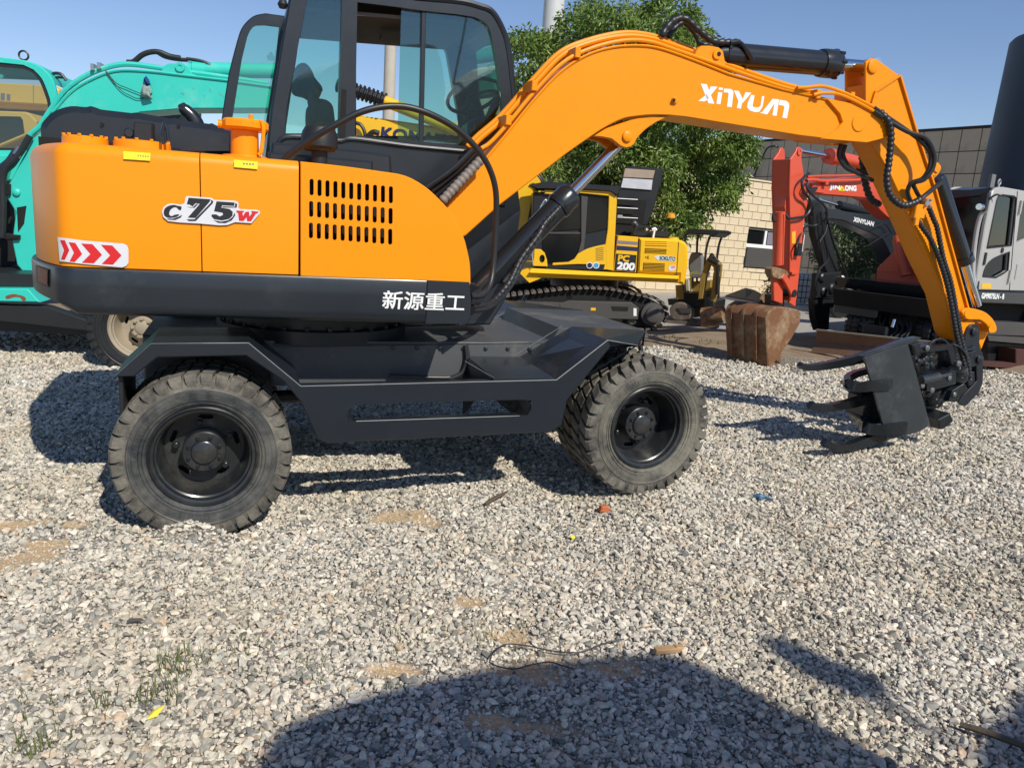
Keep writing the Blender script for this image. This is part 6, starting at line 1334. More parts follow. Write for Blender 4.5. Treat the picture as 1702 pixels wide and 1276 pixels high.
    k = MB(); k.tube([P(893, 290, 1.0), P(900, 300, 1.0), P(904, 318, 1.0)], .02); k.tube([P(897, 289, 1.0), P(903, 300, 1.0), P(908, 318, 1.0)], .02); k.out('foot_hose', M['hose'], T)
big_yellow()

def mini():
    fr = Frame(ground_at(1165, 541)[:2], -30.0); P, L = fr.P, fr.L
    T = thing('mini_excavator', fr, 'muddy little yellow excavator with an open canopy parked against the tan wall', 'excavator'); z = lambda *p: ZM(p)
    y = 0
    for yy in (0.0, .75):
        k = MB(); q = L(spline(ZM([(150, 990), (170, 930), (240, 890), (330, 900), (390, 960), (385, 1060), (330, 1090), (200, 1085)]), 3, True), y); k.plate(q, yy, yy+.22, b=.02); k.out('track', M['track'], T)
    k = MB(); k.plate(L(ZM([(240, 950), (390, 955), (390, 1010), (290, 1010)]), -.01), -.02, .02); k.out('track_guard', M['board'], T)
    k = MB(); k.plate(L(ZM([(110, 1090), (500, 1110), (500, 1150), (150, 1135)]), -.15), -.2, -.12); k.out('dozer_blade', M['track'], T)
    k = MB(); k.plate(L(ZM([(130, 850), (600, 850), (660, 880), (650, 960), (300, 930), (140, 920)]), .1), .1, .8, b=.01); k.plate(L(ZM([(300, 780), (600, 790), (600, 860), (300, 850)]), .15), .15, .8, b=.01); k.out('deck', M['black'], T)
    k = MB(); k.plate(L(ZM([(220, 700), (300, 690), (310, 860), (225, 860)]), .1), .1, .5, b=.01); k.plate(L(ZM([(385, 660), (620, 640), (620, 780), (385, 780)]), .45), .45, .7, b=.02); k.out('body_cover', M['olive'], T)
    k = MB(); k.plate(L(ZM([(300, 640), (370, 620), (380, 770), (300, 770)]), .3), .3, .6, b=.02); k.out('seat_base', M['silver'], T)
    k = MB(); k.plate(L(spline(ZM([(375, 560), (360, 450), (385, 350), (430, 330), (500, 345), (525, 420), (510, 560), (440, 600)]), 3, True), .5), .5, .62, b=.03); k.plate(L(ZM([(370, 560), (540, 560), (530, 620), (380, 620)]), .3), .3, .7, b=.02); k.out('seat', M['seat'], T)
    k = MB(); k.plate(L(ZM([(355, 90), (390, 70), (680, 80), (718, 95), (715, 120), (640, 165), (610, 140), (390, 130), (350, 140)]), .1), .0, .85, b=.02); k.out('canopy', M['black'], T)
    k = MB()
    for yy in (.05, .78):
        k = MB(); k.tube([P(*ZM([(615, 150)])[0], .1)[:1]+(yy,)+P(*ZM([(615, 150)])[0], .1)[2:], (P(*ZM([(580, 260)])[0], .1)[0], yy, P(*ZM([(580, 260)])[0], .1)[2]), (P(*ZM([(560, 420)])[0], .1)[0], yy, P(*ZM([(560, 420)])[0], .1)[2]), (P(*ZM([(545, 800)])[0], .1)[0], yy, P(*ZM([(545, 800)])[0], .1)[2])], .022)
        k.out('canopy_post', M['black'], T); k = MB(); a = P(*ZM([(350, 130)])[0], .1); b = P(*ZM([(330, 260)])[0], .1); c = P(*ZM([(330, 760)])[0], .1); k.tube([(a[0], yy, a[2]), (b[0], yy, b[2]), (c[0], yy, c[2])], .022)
        k.out('canopy_post', M['black'], T)
    k = MB(); k.tube([P(a, c, .1) for a, c in ZM([(390, 780), (392, 620), (410, 565), (450, 550), (500, 552)])], .014); k.out('hand_rail', M['yellowprint'], T)
    k = MB(); k.plate(L(ZM([(470, 860), (490, 640), (555, 440), (575, 390), (640, 420), (600, 480), (560, 600), (520, 850)]), -.1), -.1, .02, b=.01); k.plate(L(ZM([(560, 420), (620, 360), (700, 440), (722, 470), (715, 560), (670, 640), (650, 570), (640, 500)]), -.12), -.12, .02, b=.01); k.out('boom', M['olive'], T)
    k = MB(); k.plate(L(ZM([(640, 560), (720, 480), (715, 600), (680, 780), (650, 890), (610, 890), (620, 760)]), -.14), -.14, -.02, b=.01); k.out('arm', M['olive'], T)
    k = MB(); k.rod(P(*ZM([(700, 470)])[0], -.16), P(*ZM([(690, 800)])[0], -.16), .035); k.rod(P(*ZM([(590, 400)])[0], -.14), P(*ZM([(690, 450)])[0], -.14), .05); k.tube([P(a, c, -.16) for a, c in ZM([(600, 390), (625, 350), (660, 400), (690, 430)])], .02); k.out('cylinder', M['black'], T)
    k = MB(); k.plate(L(ZM([(690, 560), (715, 540), (715, 600), (695, 605)]), -.17), -.18, -.15); k.out('yellow_tag', M['yellow'], T)
    k = MB(); k.plate(L(ZM([(600, 870), (650, 860), (660, 960), (600, 960)]), -.1), -.14, .0, b=.01); k.out('bucket_link', M['black'], T)
    k = MB(); c0 = P(*ZM([(520, 1040)])[0], -.2); c1 = P(*ZM([(760, 1020)])[0], -.2); ax = np.array(c1)-np.array(c0); k.lathe(c0, ax, [(0, 0), (0, .145), (np.linalg.norm(ax), .145), (np.linalg.norm(ax), 0)], 0, 20); k.plate(L(ZM([(500, 1100), (700, 1100), (700, 1175), (500, 1165)]), -.25), -.26, -.2, b=.006); k.out('bucket', M['muddy'], T)
mini()

def red_machine():
    fr = Frame(ground_at(1302, 606)[:2], 38.0); P, L = fr.P, fr.L
    T = thing('red_excavator', fr, 'red excavator with a muddy bucket hanging from its upright arm', 'excavator'); w = .26
    a = MB(); o = [(1314, 265), (1323, 252), (1325, 246), (1328.5, 244), (1332, 248), (1332.5, 264), (1336, 289), (1341, 322), (1342.5, 338), (1339, 353), (1335, 380), (1332, 420), (1328, 459), (1325, 490), (1322, 510), (1312, 503), (1313, 450), (1314, 380), (1312.5, 312)]
    a.plate(L(o, 0), 0, .03, b=.005); a.plate(L(o, 0), w-.03, w, b=.005); core = [(1314, 265), (1326, 266), (1333, 285), (1338, 330), (1333, 380), (1329, 420), (1325, 459), (1322, 490), (1312, 500), (1313, 450), (1314, 380), (1312.5, 312)]; a.plate(L(core, 0), .03, w-.03)
    a.plate(L([(1303, 344), (1308, 310), (1310.5, 288), (1312.5, 288), (1312.5, 350), (1305, 352)], .06), .05, .2, b=.004)
    a.plate(L([(1316, 452), (1328, 450), (1325, 456), (1317, 457)], -.03), -.03, 0, b=.004)
    ar = a.out('arm', M['redpaint'], T)
    k = MB(); k.lathe(P(1328, 252, 0), (0, -1, 0), [(0, .045), (.015, .045), (.015, .015), (.008, .015), (.008, 0)], 0, 18); k.out('pin', M['redpaint'], ar)
    k = MB(); k.plate(L([(1316, 386), (1322, 384), (1322, 405), (1316, 405)], 0), -.003, 0); k.out('warning_label', mat('orange_label', (.85, .42, .02), .5), ar, ang=0)
    k = MB(); k.plate(L([(1350, 316), (1352, 305), (1366, 300), (1400, 297.5), (1434, 294.5), (1446, 297), (1453, 305), (1460, 318), (1472, 336), (1482, 352), (1484, 366), (1474, 360), (1462, 348), (1452, 335), (1440, 329), (1367, 323), (1353, 320)], .03), .03, .25, b=.008)
    bo = k.out('boom', M['redpaint'], T)
    k = MB(); k.tube([P(1342, 294, 0), P(1366, 292.5, 0), P(1400, 292, 0), P(1440, 290, 0)], .014); k.tube([P(1340, 300, -.01), P(1352, 299, -.01), P(1375, 301, -.01), P(1430, 299, -.01), P(1438, 296, -.01)], .022); k.box(P(1372, 303, 0)[0]-.03, P(1372, 303, 0)[0]+.03, -.03, .04, P(1372, 308, 0)[2], P(1372, 300, 0)[2], b=.006); k.tube([P(1345, 316, 0), P(1352, 318, 0), P(1368, 320, 0)], .01); k.out('boom_pipe', M['redpaint'], T)
    letters('boom_lettering', 'JIN', fr, .026, (1378.5, 316.5), (1395, 317.5), (1378.5, 308.5), M['white'], bo, bold=.012); letters('boom_lettering', 'ONG', fr, .026, (1404, 317.5), (1422.5, 318), (1404, 309.5), M['white'], bo, bold=.012)
    k = MB(); k.plate(L([(1394, 317), (1399, 309), (1404.5, 317.5)], .024), .022, .03, holes=[L([(1397, 316), (1399.3, 312.5), (1402, 316)], .024)]); k.out('triangle_mark', M['yellowprint'], bo, ang=0)
    A = np.array(P(1330, 251, .13)); B = np.array(P(1379, 260, .13)); C = np.array(P(1475, 281, .13)); k = MB(); k.rod(tuple(B), tuple(C), .085, seg=18); k.lathe(B, C-B, [(-.03, .05), (-.03, .10), (.10, .10), (.105, .085)], 0, 18); cy = k.out('arm_cylinder', M['redpaint'], T)
    k = MB(); k.rod(tuple(A), tuple(B), .033, seg=14); k.out('cylinder_rod', M['chrome'], cy)
    # bucket cylinder and links on the underside of the arm
    k = MB(); k.rod(P(1297, 352, .02), P(1293, 440, .02), .062, seg=18); k.rod(P(1303, 356, -.04), P(1301, 440, -.04), .012); k.out('bucket_cylinder', M['redpaint'], T)
    k = MB(); k.plate(spline(L([(1282, 452), (1285, 444), (1296, 446), (1308, 450), (1310, 458), (1300, 464), (1286, 462)], -.05), 2, True), -.06, .05, b=.01); k.out('link_knuckle', M['muddy'], T)
    k = MB(); k.plate(L(spline([(1302, 455), (1310, 462), (1318, 476), (1322, 488)], 3)+spline([(1316, 494), (1310, 480), (1302, 466), (1298, 462)], 3), -.06), -.07, -.03, b=.005); k.plate(L([(1286, 462), (1302, 466), (1301, 505), (1287, 500)], 0), .0, .05, b=.006); k.out('bucket_link', M['redpaint'], T)
    k = MB(); k.lathe(P(1321, 488, -.08), (0, 1, 0), [(0, .05), (.3, .05)], 0, 14); k.plate(L([(1281, 490), (1302, 488), (1304, 508), (1281, 506)], .05), .05, .14); k.out('link_pin', M['black'], T)
    for px in (1286, ): k = MB(); k.tube([P(1289, 356, .0), P(1285, 357, .0), P(1284.5, 366, .0), P(1289, 368, .0)], .015); k.out('cylinder_lug', M['black'], T)
    # bucket
    bw = .56; s0 = L([(1274, 528), (1279, 517), (1290, 510), (1310, 511), (1328, 515), (1332, 521), (1330, 538), (1315, 565), (1299, 587), (1297.5, 605), (1290, 600), (1284, 610), (1277, 612)], -.08)
    k = MB(); k.plate(s0, -.08, bw, b=.015); bk = k.out('bucket', M['muddy'], T, 40)
    for i in range(5):
        t = -.06+(bw-.0)*i/4.6; q = P(1280, 610, -.08); k = MB(); k.plate([(q[0]-.02, q[2]+.08), (q[0]+.06, q[2]+.08), (q[0]+.05, q[2]-.005), (q[0]+.02, q[2]-.03), (q[0]-.005, q[2]-.02)], t, t+.055, b=.006); k.out('bucket_tooth', M['muddy'], bk)
    for i in range(3):
        t = -.0+(bw)*(i+.4)/3; ln = [p for p in L([(1273.5, 600), (1273, 560), (1273.5, 528), (1278, 517.5), (1288, 510.5)], -.08)]; k = MB(); k.bar([(x-.006, t, z) for x, z in ln], (0, 1, 0), .035, .010, sm=3); k.out('wear_strip', M['muddy'], bk)
    k = MB()
    for yy in (.08, .3): k.plate(L([(1292, 512), (1299, 502), (1304, 492), (1308, 491), (1311, 500), (1313, 513)], 0), yy, yy+.04, b=.006)
    k.out('bucket_ear', M['muddy'], bk)
    # hoses by the arm joint
    h = MB(); h.tube([P(1345, 288, -.05), P(1335, 296, -.08), P(1333, 308, -.10), P(1337, 320, -.10), P(1345, 330, -.08), P(1347, 345, -.06), P(1340, 358, -.06), P(1325, 362, -.06), P(1312, 363, -.05), P(1305, 355, -.02)], .017)
    h.tube([P(1343, 300, -.04), P(1342, 312, -.06), P(1352, 326, -.06), P(1366, 337, -.05), P(1374, 350, -.04), P(1372, 365, .0), P(1355, 375, .1), P(1340, 376, .1), P(1330, 390, 0), P(1326, 405, -.03)], .015)
    h.tube([P(1348, 360, .1), P(1350, 370, .12), P(1354, 378, .14)], .016)
    for k_ in range(4): h.tube([P(1339+k_*3, 306+k_*2, -.05), P(1341+k_*2, 312+k_*3, -.09), P(1346+k_*3, 317, -.06), P(1352+k_*2, 312, -.03)], .012)
    h.out('arm_hose', M['hose'], T)
    h = MB(); h.box(P(1326, 412, -.03)[0]-.03, P(1326, 412, -.03)[0]+.05, -.07, 0, P(1326, 425, -.03)[2], P(1326, 404, -.03)[2], b=.01); h.tube([P(1327, 402, -.05), P(1324, 412, -.07), P(1324, 425, -.06)], .014); h.out('hose_junction', M['black'], T)
    # body, chassis, blade
    yb = -.15
    xb = fr.loc(ground_at(1352, 588))[0]; xf = xb+1.5
    def fplate(mb, px, x, dx): mb.slab([Q(fr, a, c, x) for a, c in px], (dx, 0, 0)); return mb
    k = MB(); fplate(k, [(1456, 473), (1458, 446), (1490, 413), (1496, 415), (1512, 440), (1530, 473)], xf, .7); fplate(k, [(1459, 448.5), (1500, 448.5), (1500, 451), (1459, 451)], xf-.02, .03); k.out('body_panel', M['redpaint'], T)
    k = MB(); fplate(k, [(1444, 473), (1448, 457), (1455, 454), (1456, 473)], xf+.02, .2); k.out('body_lamp', M['olive'], T)
    k = MB(); k.rod(Q(fr, 1492, 397, xf-.15), Q(fr, 1506, 458, xf-.15), .075, seg=18); k.rod(Q(fr, 1491, 391, xf-.15), Q(fr, 1492, 398, xf-.15), .055); k.out('boom_cylinder', M['redpaint'], T)
    k = MB(); fplate(k, [(1440, 474), (1560, 474), (1590, 500), (1590, 512), (1425, 506)], xf-.1, 1.6); fplate(k, [(1500, 425), (1575, 430), (1600, 474), (1500, 474)], xf+.3, 1.0); k.out('body_base', M['black'], T)
    k = MB(); fplate(k, [(1463, 484), (1481, 485), (1481, 498), (1463, 497)], xf-.14, .06); k.out('tool_box', M['board'], T)
    qa, qb, qc, qd = Q(fr, 1357, 548, xb+.06), Q(fr, 1556, 569, xb+.06), Q(fr, 1548, 603, xb), Q(fr, 1347, 586, xb)
    md0 = tuple((np.array(qa)+np.array(qd))/2+np.array([.07, 0, 0])); md1 = tuple((np.array(qb)+np.array(qc))/2+np.array([.07, 0, 0]))
    k = MB(); k.slab([qa, qb, md1, md0], (.03, 0, 0)); k.slab([md0, md1, qc, qd], (.03, 0, 0)); bl = k.out('dozer_blade', M['brown'], T)
    k = MB(); k.bar([qa, qb], (1, 0, 0), .05, .02, sm=1); k.out('blade_lip', M['beige'], bl)
    k = MB(); k.slab([Q(fr, 1450, 560, xb+.4), Q(fr, 1500, 565, xb+.4), Q(fr, 1500, 590, xb+.1), Q(fr, 1440, 588, xb+.1)], (0, 0, -.08))
    k.box(xb+.9, xb+4.2, qb[1]+.35, qa[1]-.3, .38, .80, b=.02); k.box(xb+.35, xb+4.0, qb[1]+.8, qb[1]+1.15, .25, .5, b=.02); k.out('chassis', M['black'], T)
    k = MB(); a0 = Q(fr, 1392, 519, xb+.55); a1 = Q(fr, 1436, 497, xb+.55); k.box(xb+.5, xb+1.0, a1[1]-.25, a0[1]+.05, a0[2], a1[2]-.02, b=.015); k.out('front_step', M['dark'], T)
    for yy, xx in ((qa[1]-.20, xb+1.05), (qa[1]-.42, xb+1.05), (qb[1]+.22, xb+1.05), (qb[1]+.46, xb+1.05), (qb[1]+.22, xb+3.6)):
        wl = sub('wheel', T, (xx, yy, .43)); inst('tyre', TY_DARK, wl); inst('rim', RIM, wl)
    h = MB(); r_ = random.Random(6)
    for i in range(7):
        a = 1470+i*9; h.tube([Q(fr, a, 515+r_.uniform(-5, 8), xb+.7), Q(fr, a-8, 530, xb+.6), Q(fr, a-10+r_.uniform(-8, 8), 548, xb+.5), Q(fr, a-18, 560, xb+.4)], .016)
    h.out('blade_hose', M['hose'], T)
    h = MB(); h.rod(Q(fr, 1487, 531, xb+.45), Q(fr, 1483, 544, xb+.42), .022); h.out('blade_ram', M['chrome'], T)
red_machine()

def black_machine():
    fr = Frame(ground_at(1388, 562)[:2], 38.0); P, L = fr.P, fr.L
    T = thing('black_wheeled_excavator', fr, 'black excavator whose lettered boom passes below the red boom', 'excavator')
    k = MB(); k.plate(L([(1350, 336), (1358, 332), (1368, 340), (1381, 347), (1409, 352)]+[q[:2] for q in spline([(1473, 361), (1485, 368), (1497, 384), (1505, 405), (1512, 440)], 3)]+[(1486, 440), (1479, 420), (1468, 399), (1450, 388), (1433, 381), (1402, 366.5), (1378, 363.5), (1366, 372)], 0), 0, .3, b=.01)
    bo = k.out('boom', M['dark'], T)
    letters('boom_lettering', 'XINYUAN', fr, -.004, (1418, 368.5), (1451, 376.5), (1419.5, 361.5), M['white'], bo, bold=.01)
    k = MB(); k.rod(P(1363, 332, .12), P(1394, 341, .12), .028, seg=12); cy = k.out('cylinder_rod', M['chrome'], T); k = MB(); k.rod(P(1394, 341, .12), P(1438, 352, .12), .07, seg=16); k.rod(P(1450, 354, .1), P(1462, 360, .1), .012); k.out('arm_cylinder', M['black'], T)
    k = MB(); k.plate(L([(1350, 336), (1362, 332), (1372, 360), (1384, 400), (1396, 458), (1378, 460), (1366, 430), (1355, 390)], -.02), -.02, .10, b=.01); k.rod(P(1352, 350, .05), P(1372, 450, .05), .05, seg=12); k.plate(L([(1351, 345), (1361, 338), (1362, 340), (1352, 347)], -.03), -.04, -.02); k.out('arm', M['black'], T)
    k = MB(); k.plate(L([(1362, 455), (1398, 452), (1404, 470), (1396, 494), (1358, 496), (1360, 476)], -.1), -.1, .05, b=.02)
    for q, r in (((1370, 462), .08), ((1386, 480), .09), ((1372, 485), .08), ((1396, 466), .07)): k.lathe(P(*q, -.14), (0, 1, 0), [(0, r*.7), (.02, r), (.1, r)], 0, 14)
    k.plate(L([(1354, 496), (1394, 496), (1392, 510), (1380, 512), (1378, 548), (1362, 550), (1356, 530)], -.05), -.05, .08, b=.01)
    k.out('grab_head', M['black'], T)
    h = MB(); h.tube([P(1372, 352, -.08), P(1378, 375, -.1), P(1386, 405, -.12), P(1400, 440, -.12), P(1408, 462, -.1), P(1404, 476, -.1), P(1396, 482, -.1)], .018); h.tube([P(1364, 352, -.08), P(1370, 395, -.1), P(1376, 430, -.1), P(1362, 448, -.1), P(1355, 470, -.1), P(1358, 490, -.1)], .016)
    h.tube([P(1376, 364, -.06), P(1372, 385, -.1), P(1362, 402, -.1)], .014); h.tube([P(1450, 380, -.05), P(1470, 372, -.07), P(1482, 388, -.07)], .008); h.tube([P(1440, 410, -.05), P(1480, 385, -.06)], .008)
    h.out('arm_hose', M['hose'], T)
    k = MB(); k.plate(L([(1478, 440), (1560, 440), (1560, 520), (1478, 520)], .1), -.9, .1, b=.02); k.out('body', M['black'], T)
    k = MB(); k.plate(L([(1440, 505), (1560, 505), (1560, 530), (1440, 530)], .2), -1.0, .2, b=.02); k.out('chassis', M['black'], T)
    for px in (1455, 1545): c = fr.loc(ground_at(px, 556)); wl = sub('wheel', T, (c[0], .3, .42)); inst('tyre', TY_DARK, wl); inst('rim', RIM, wl)
black_machine()

def silver_machine():
    fr = Frame(ground_at(1640, 614)[:2], 38.0); P, L = fr.P, fr.L
    T = thing('silver_cab_excavator', fr, 'excavator with a silver grey cab and black base at the right edge', 'excavator')
    o = [(1621, 482), (1626, 445), (1638, 375), (1646, 337), (1650, 319)]+[q[:2] for q in spline([(1653, 315), (1659, 311.5), (1669, 311)], 3)]+[(1702, 317), (1800, 336), (1800, 492), (1702, 484)]
    h1 = [(1640, 412), (1656, 334), (1659, 326), (1664, 324), (1685, 326.5), (1689, 330), (1680, 408)]; h2 = spline([(1633, 459), (1638, 443), (1651, 430), (1677, 419)], 2)+[(1674.6, 449), (1668, 454), (1655, 461)]; h3 = [(1689, 403), (1697, 345), (1701, 334), (1780, 345), (1780, 380), (1710, 394)]
    k = MB(); k.plate(L(o, 0), 0, .05, holes=[L(h, 0) for h in (h1, h2, h3)], b=.012); cb = k.out('cab_side', M['silver'], T)
    k = MB()
    for h in (h1, h2, h3): k.plate(L(h, .02), .03, .035)
    k.out('cab_pane', M['glass3'], cb, ang=0)
    k = MB()
    for h in (h1, h2): q = [(a, -.002, c) for a, c in L(h, 0)]; k.tube(q+[q[0]], .012, sm=1, seg=6)
    k.out('window_seal', M['black'], cb)
    k = MB(); k.plate(L([(1690.5, 318), (1691.5, 318), (1678, 482), (1677, 482)], 0), -.003, .0); k.out('door_gap', M['void'], cb, ang=0)
    for q in ((1694, 345), (1676, 460)): k = MB(); a = P(*q, 0); k.box(a[0]-.02, a[0]+.02, -.03, 0, a[2]-.09, a[2]+.09, b=.006); k.out('door_hinge', M['silver'], cb)
    k = MB(); a = P(1636, 430, 0); k.box(a[0]-.025, a[0]+.025, -.02, 0, a[2]-.08, a[2]+.08, b=.006); k.lathe(P(1665, 416, 0), (0, -1, 0), [(0, .035), (.015, .035), (.015, 0)], 0, 14); k.out('door_handle', M['black'], cb)
    k = MB(); k.plate(L([(1631.5, 471), (1647, 471), (1647, 480), (1631.5, 480)], 0), -.003, 0); k.out('warning_sticker', M['yellow'], cb, ang=0)
    k = MB(); q = [(a, -.002, c) for a, c in L([(1686, 464), (1690, 440), (1702, 432), (1790, 440)], 0)]; k.tube(q, .012, sm=1, seg=6); k.out('side_crease', M['silver'], cb)
    xf = P(1636, 400, 0)[0]
    ft = [Q(fr, a, c, xf) for a, c in ((1570, 320), (1648, 312), (1648, 322), (1570, 331))]; k = MB(); k.slab(ft, (.25, 0, 0)); k.out('roof_front', M['dark'], T)
    wd = Q(fr, 1572, 330, xf)[1]
    k = MB(); lo = [p for p in L(o[4:9], 0)]; top = L([(1652, 316), (1669, 311.5), (1800, 336)], 0)
    for a, b in zip(top, top[1:]): k.slab([(a[0], .05, a[1]), (b[0], .05, b[1]), (b[0], wd, b[1]), (a[0], wd, a[1])], (0, 0, -.05))
    k.out('cab_roof', M['dark'], T)
    k = MB(); k.slab([Q(fr, a, c, xf+.06) for a, c in ((1572, 331), (1645, 323), (1630, 420), (1575, 425))], (.006, 0, 0)); k.out('windscreen', M['darkglass'], T, ang=0)
    k = MB(); k.slab([Q(fr, a, c, xf+.02) for a, c in ((1570, 328), (1646, 322), (1646, 324.5), (1570, 331))], (.05, 0, 0)); k.slab([Q(fr, a, c, xf+.04) for a, c in ((1570, 424), (1630, 420), (1624, 484), (1572, 484))], (.05, 0, 0)); k.slab([Q(fr, a, c, xf+.04) for a, c in ((1570, 328), (1575, 328), (1578, 425), (1570, 425))], (.05, 0, 0)); k.out('front_frame', M['black'], T)
    k = MB(); k.box(xf+.3, xf+.42, wd*.3, wd*.36, 1.0, 2.6); k.box(xf+.9, xf+1.3, wd*.25, wd*.75, 1.0, 1.9, b=.05); k.box(xf+.02, xf+1.9, .06, wd, P(1640, 482, 0)[2]-.02, P(1640, 482, 0)[2]+.05); k.out('cab_seat', M['seat'], T)
    k = MB(); k.plate(L(o, 0), wd-.05, wd, holes=[L(h, 0) for h in (h1, h3)], b=.012); k.out('cab_far_side', M['silver'], T)
    k = MB(); k.tube([Q(fr, a, c, xf-.05) for a, c in ((1619, 482), (1617, 450), (1619, 415), (1624, 380), (1630, 358), (1637, 350))], .030, seg=10); k.out('grab_rail', M['silver'], T)
    k = MB(); a = Q(fr, 1635, 337, xf-.08); k.box(a[0]-.02, a[0]+.02, a[1]-.045, a[1]+.045, a[2]-.11, a[2]+.12, b=.012); k.tube([a, (a[0]+.05, a[1]-.1, a[2]+.1), (a[0]+.1, a[1]-.15, a[2]+.1)], .012); k.out('mirror', M['black'], T)
    k = MB(); k.lathe(Q(fr, 1630, 344, xf-.12), (-1, 0, 0), [(0, .05), (.05, .04), (.05, 0)], 0, 12); k.out('work_lamp', M['chrome'], T)
    for a in (Q(fr, 1570, 308, xf+.1), P(1661, 303, .03)):
        k = MB(); k.tube([(a[0]+.035*math.cos(t), a[1], a[2]+.035*math.sin(t)) for t in np.linspace(0, 6.283, 13)], .010, sm=1, seg=6); k.rod((a[0], a[1], a[2]-.1), (a[0], a[1], a[2]-.03), .012); k.out('lifting_eye', M['galv'], T)
    # base and undercarriage
    k = MB(); k.plate(L([(1618, 484), (1702, 486), (1800, 494), (1800, 518), (1702, 506), (1619, 503)], -.02), -.02, 1.9, b=.012); bs = k.out('base_band', M['gloss'], T)
    letters('model_lettering', 'GM9075LN - 8', fr, -.024, (1631, 496.5), (1668, 497.5), (1631.5, 488), M['white'], bs, bold=.010)
    k = MB(); k.plate(L([(1560, 500), (1800, 512), (1800, 560), (1650, 545), (1560, 530)], .3), .3, 1.8); k.out('slewing_deck', M['void'], T)
    k = MB(); k.plate(L([(1636, 535), (1702, 537), (1800, 545), (1800, 562), (1640, 557)], .05), .05, .5, b=.01); k.plate(L([(1642, 558), (1702, 561), (1800, 570), (1800, 580), (1644, 567)], -.02), -.02, .4, b=.008); k.out('side_frame', M['board'], T)
    k = MB(); k.plate(L([(1640, 566), (1800, 580), (1800, 618), (1642, 606)], .2), .2, 1.7, b=.02); k.out('undercarriage', M['black'], T)
    k = MB(); k.plate(L([(1689, 580), (1760, 584), (1760, 620), (1689, 612)], -.05), -.05, .2, b=.01); k.plate(L([(1620, 600), (1690, 604), (1690, 613), (1620, 608)], -.08), -.08, .1, b=.006); k.out('timber_block', mat('dark_red_timber', (.06, .018, .012), .8, vary=.3), T)
silver_machine()

# ================================================================== YARD THINGS
def yard():
    fr = Frame(ground_at(1342, 508)[:2], 8.0); P, L = fr.P, fr.L
    T = thing('liquid_tote', fr, 'white liquid tote in a metal cage between the red arm and the black arm', 'tank')
    a = L([(1324, 456), (1361, 458), (1361, 504), (1324, 503)], .05); k = MB(); k.plate(a, .05, .9, b=.03); k.out('tank_body', M['totewhite'], T)
    x0, x1 = a[0][0]-.03, a[1][0]+.03; z0, z1 = a[2][1]-.03, a[0][1]+.02; k = MB()
    for i in range(7): x = x0+(x1-x0)*i/6; k.rod((x, .02, z0), (x, .02, z1), .010, 0, 6)
    for i in range(6): z = z0+(z1-z0)*i/5; k.rod((x0, .015, z), (x1, .015, z), .010, 0, 6)
    k.out('cage', M['black'], T); k = MB(); k.rod((x0, .0, z1), (x1, .0, z1), .022, 0, 8); k.rod((x0, .0, z0), (x1, .0, z0), .022, 0, 8); k.box(x0, x1, 0, .9, z0-.10, z0-.02, b=.01); k.out('pallet_frame', M['galv'], T)
    fr = Frame(ground_at(1415, 530)[:2], 20.0); P, L = fr.P, fr.L
    T = thing('motor_scooter', fr, 'red and white motor scooter parked beside the shrub', 'scooter')
    k = MB(); k.plate(spline(L([(1392, 498), (1396, 487), (1402, 482), (1412, 483), (1424, 488), (1430, 494), (1420, 498), (1404, 500)], 0), 2, True), 0, .25, b=.03); k.out('fairing', M['frame'], T)
    k = MB(); k.plate(L([(1400, 488), (1406, 484), (1420, 489), (1428, 494), (1414, 493)], 0), -.006, .0); k.out('red_trim', M['red'], T, ang=0)
    k = MB(); k.plate(spline(L([(1408, 480), (1420, 482), (1432, 488), (1434, 494), (1424, 492)], .05), 2, True), .03, .25, b=.02); k.out('seat', M['seat'], T)
    k = MB(); k.plate(spline(L([(1406, 474), (1412, 471), (1416, 475), (1412, 479), (1407, 478)], 0), 2, True), 0, .15, b=.02); k.plate(spline(L([(1426, 465), (1432, 463), (1437, 466), (1434, 469), (1428, 469)], 0), 2, True), 0, .03, b=.008); k.plate(spline(L([(1397, 460), (1402, 458), (1405, 463), (1400, 466)], 0), 2, True), 0, .03, b=.008); k.out('mirror', M['frame'], T)
    k = MB(); k.rod(P(1430, 469, .02), P(1436, 484, .1), .012); k.rod(P(1401, 465, .02), P(1406, 482, .1), .012); k.out('mirror_stalk', M['black'], T)
    for px in (1396, 1432): c = P(px, 513, .1); k = MB(); k.lathe((c[0], .05, .27), (0, 1, 0), [(0, .17), (.0, .25), (.03, .27), (.09, .27), (.12, .25), (.12, .17)], 0, 24); k.out('wheel', M['hose'], T)
    fr = Frame(ground_at(1240, 500)[:2], 25.0); P, L = fr.P, fr.L
    T = MB(); g = [ground_at(a, c) for a, c in ((1206, 493), (1240, 499), (1282, 507), (1284, 500), (1262, 490))]; hi = [fr.loc(p) for p in g]
    pk = fr.P(1240, 480, .9); pk2 = fr.P(1255, 484, .9)
    T.slab([fr.loc(g[0]), fr.loc(g[1]), pk], (0, .02, .03)); T.slab([fr.loc(g[1]), pk2, pk], (0, .02, .03)); T.slab([fr.loc(g[1]), fr.loc(g[2]), pk2], (0, .02, .03)); T.slab([fr.loc(g[2]), fr.loc(g[3]), pk2], (0, .02, .03))
    o = T.out('rubber_sheet', M['board'], None); o.location = fr.o; o.rotation_euler = (0, 0, fr.a); tag(o, 'dark rubber sheet lying in a peaked fold before the tan wall', 'rubber sheet')
yard()

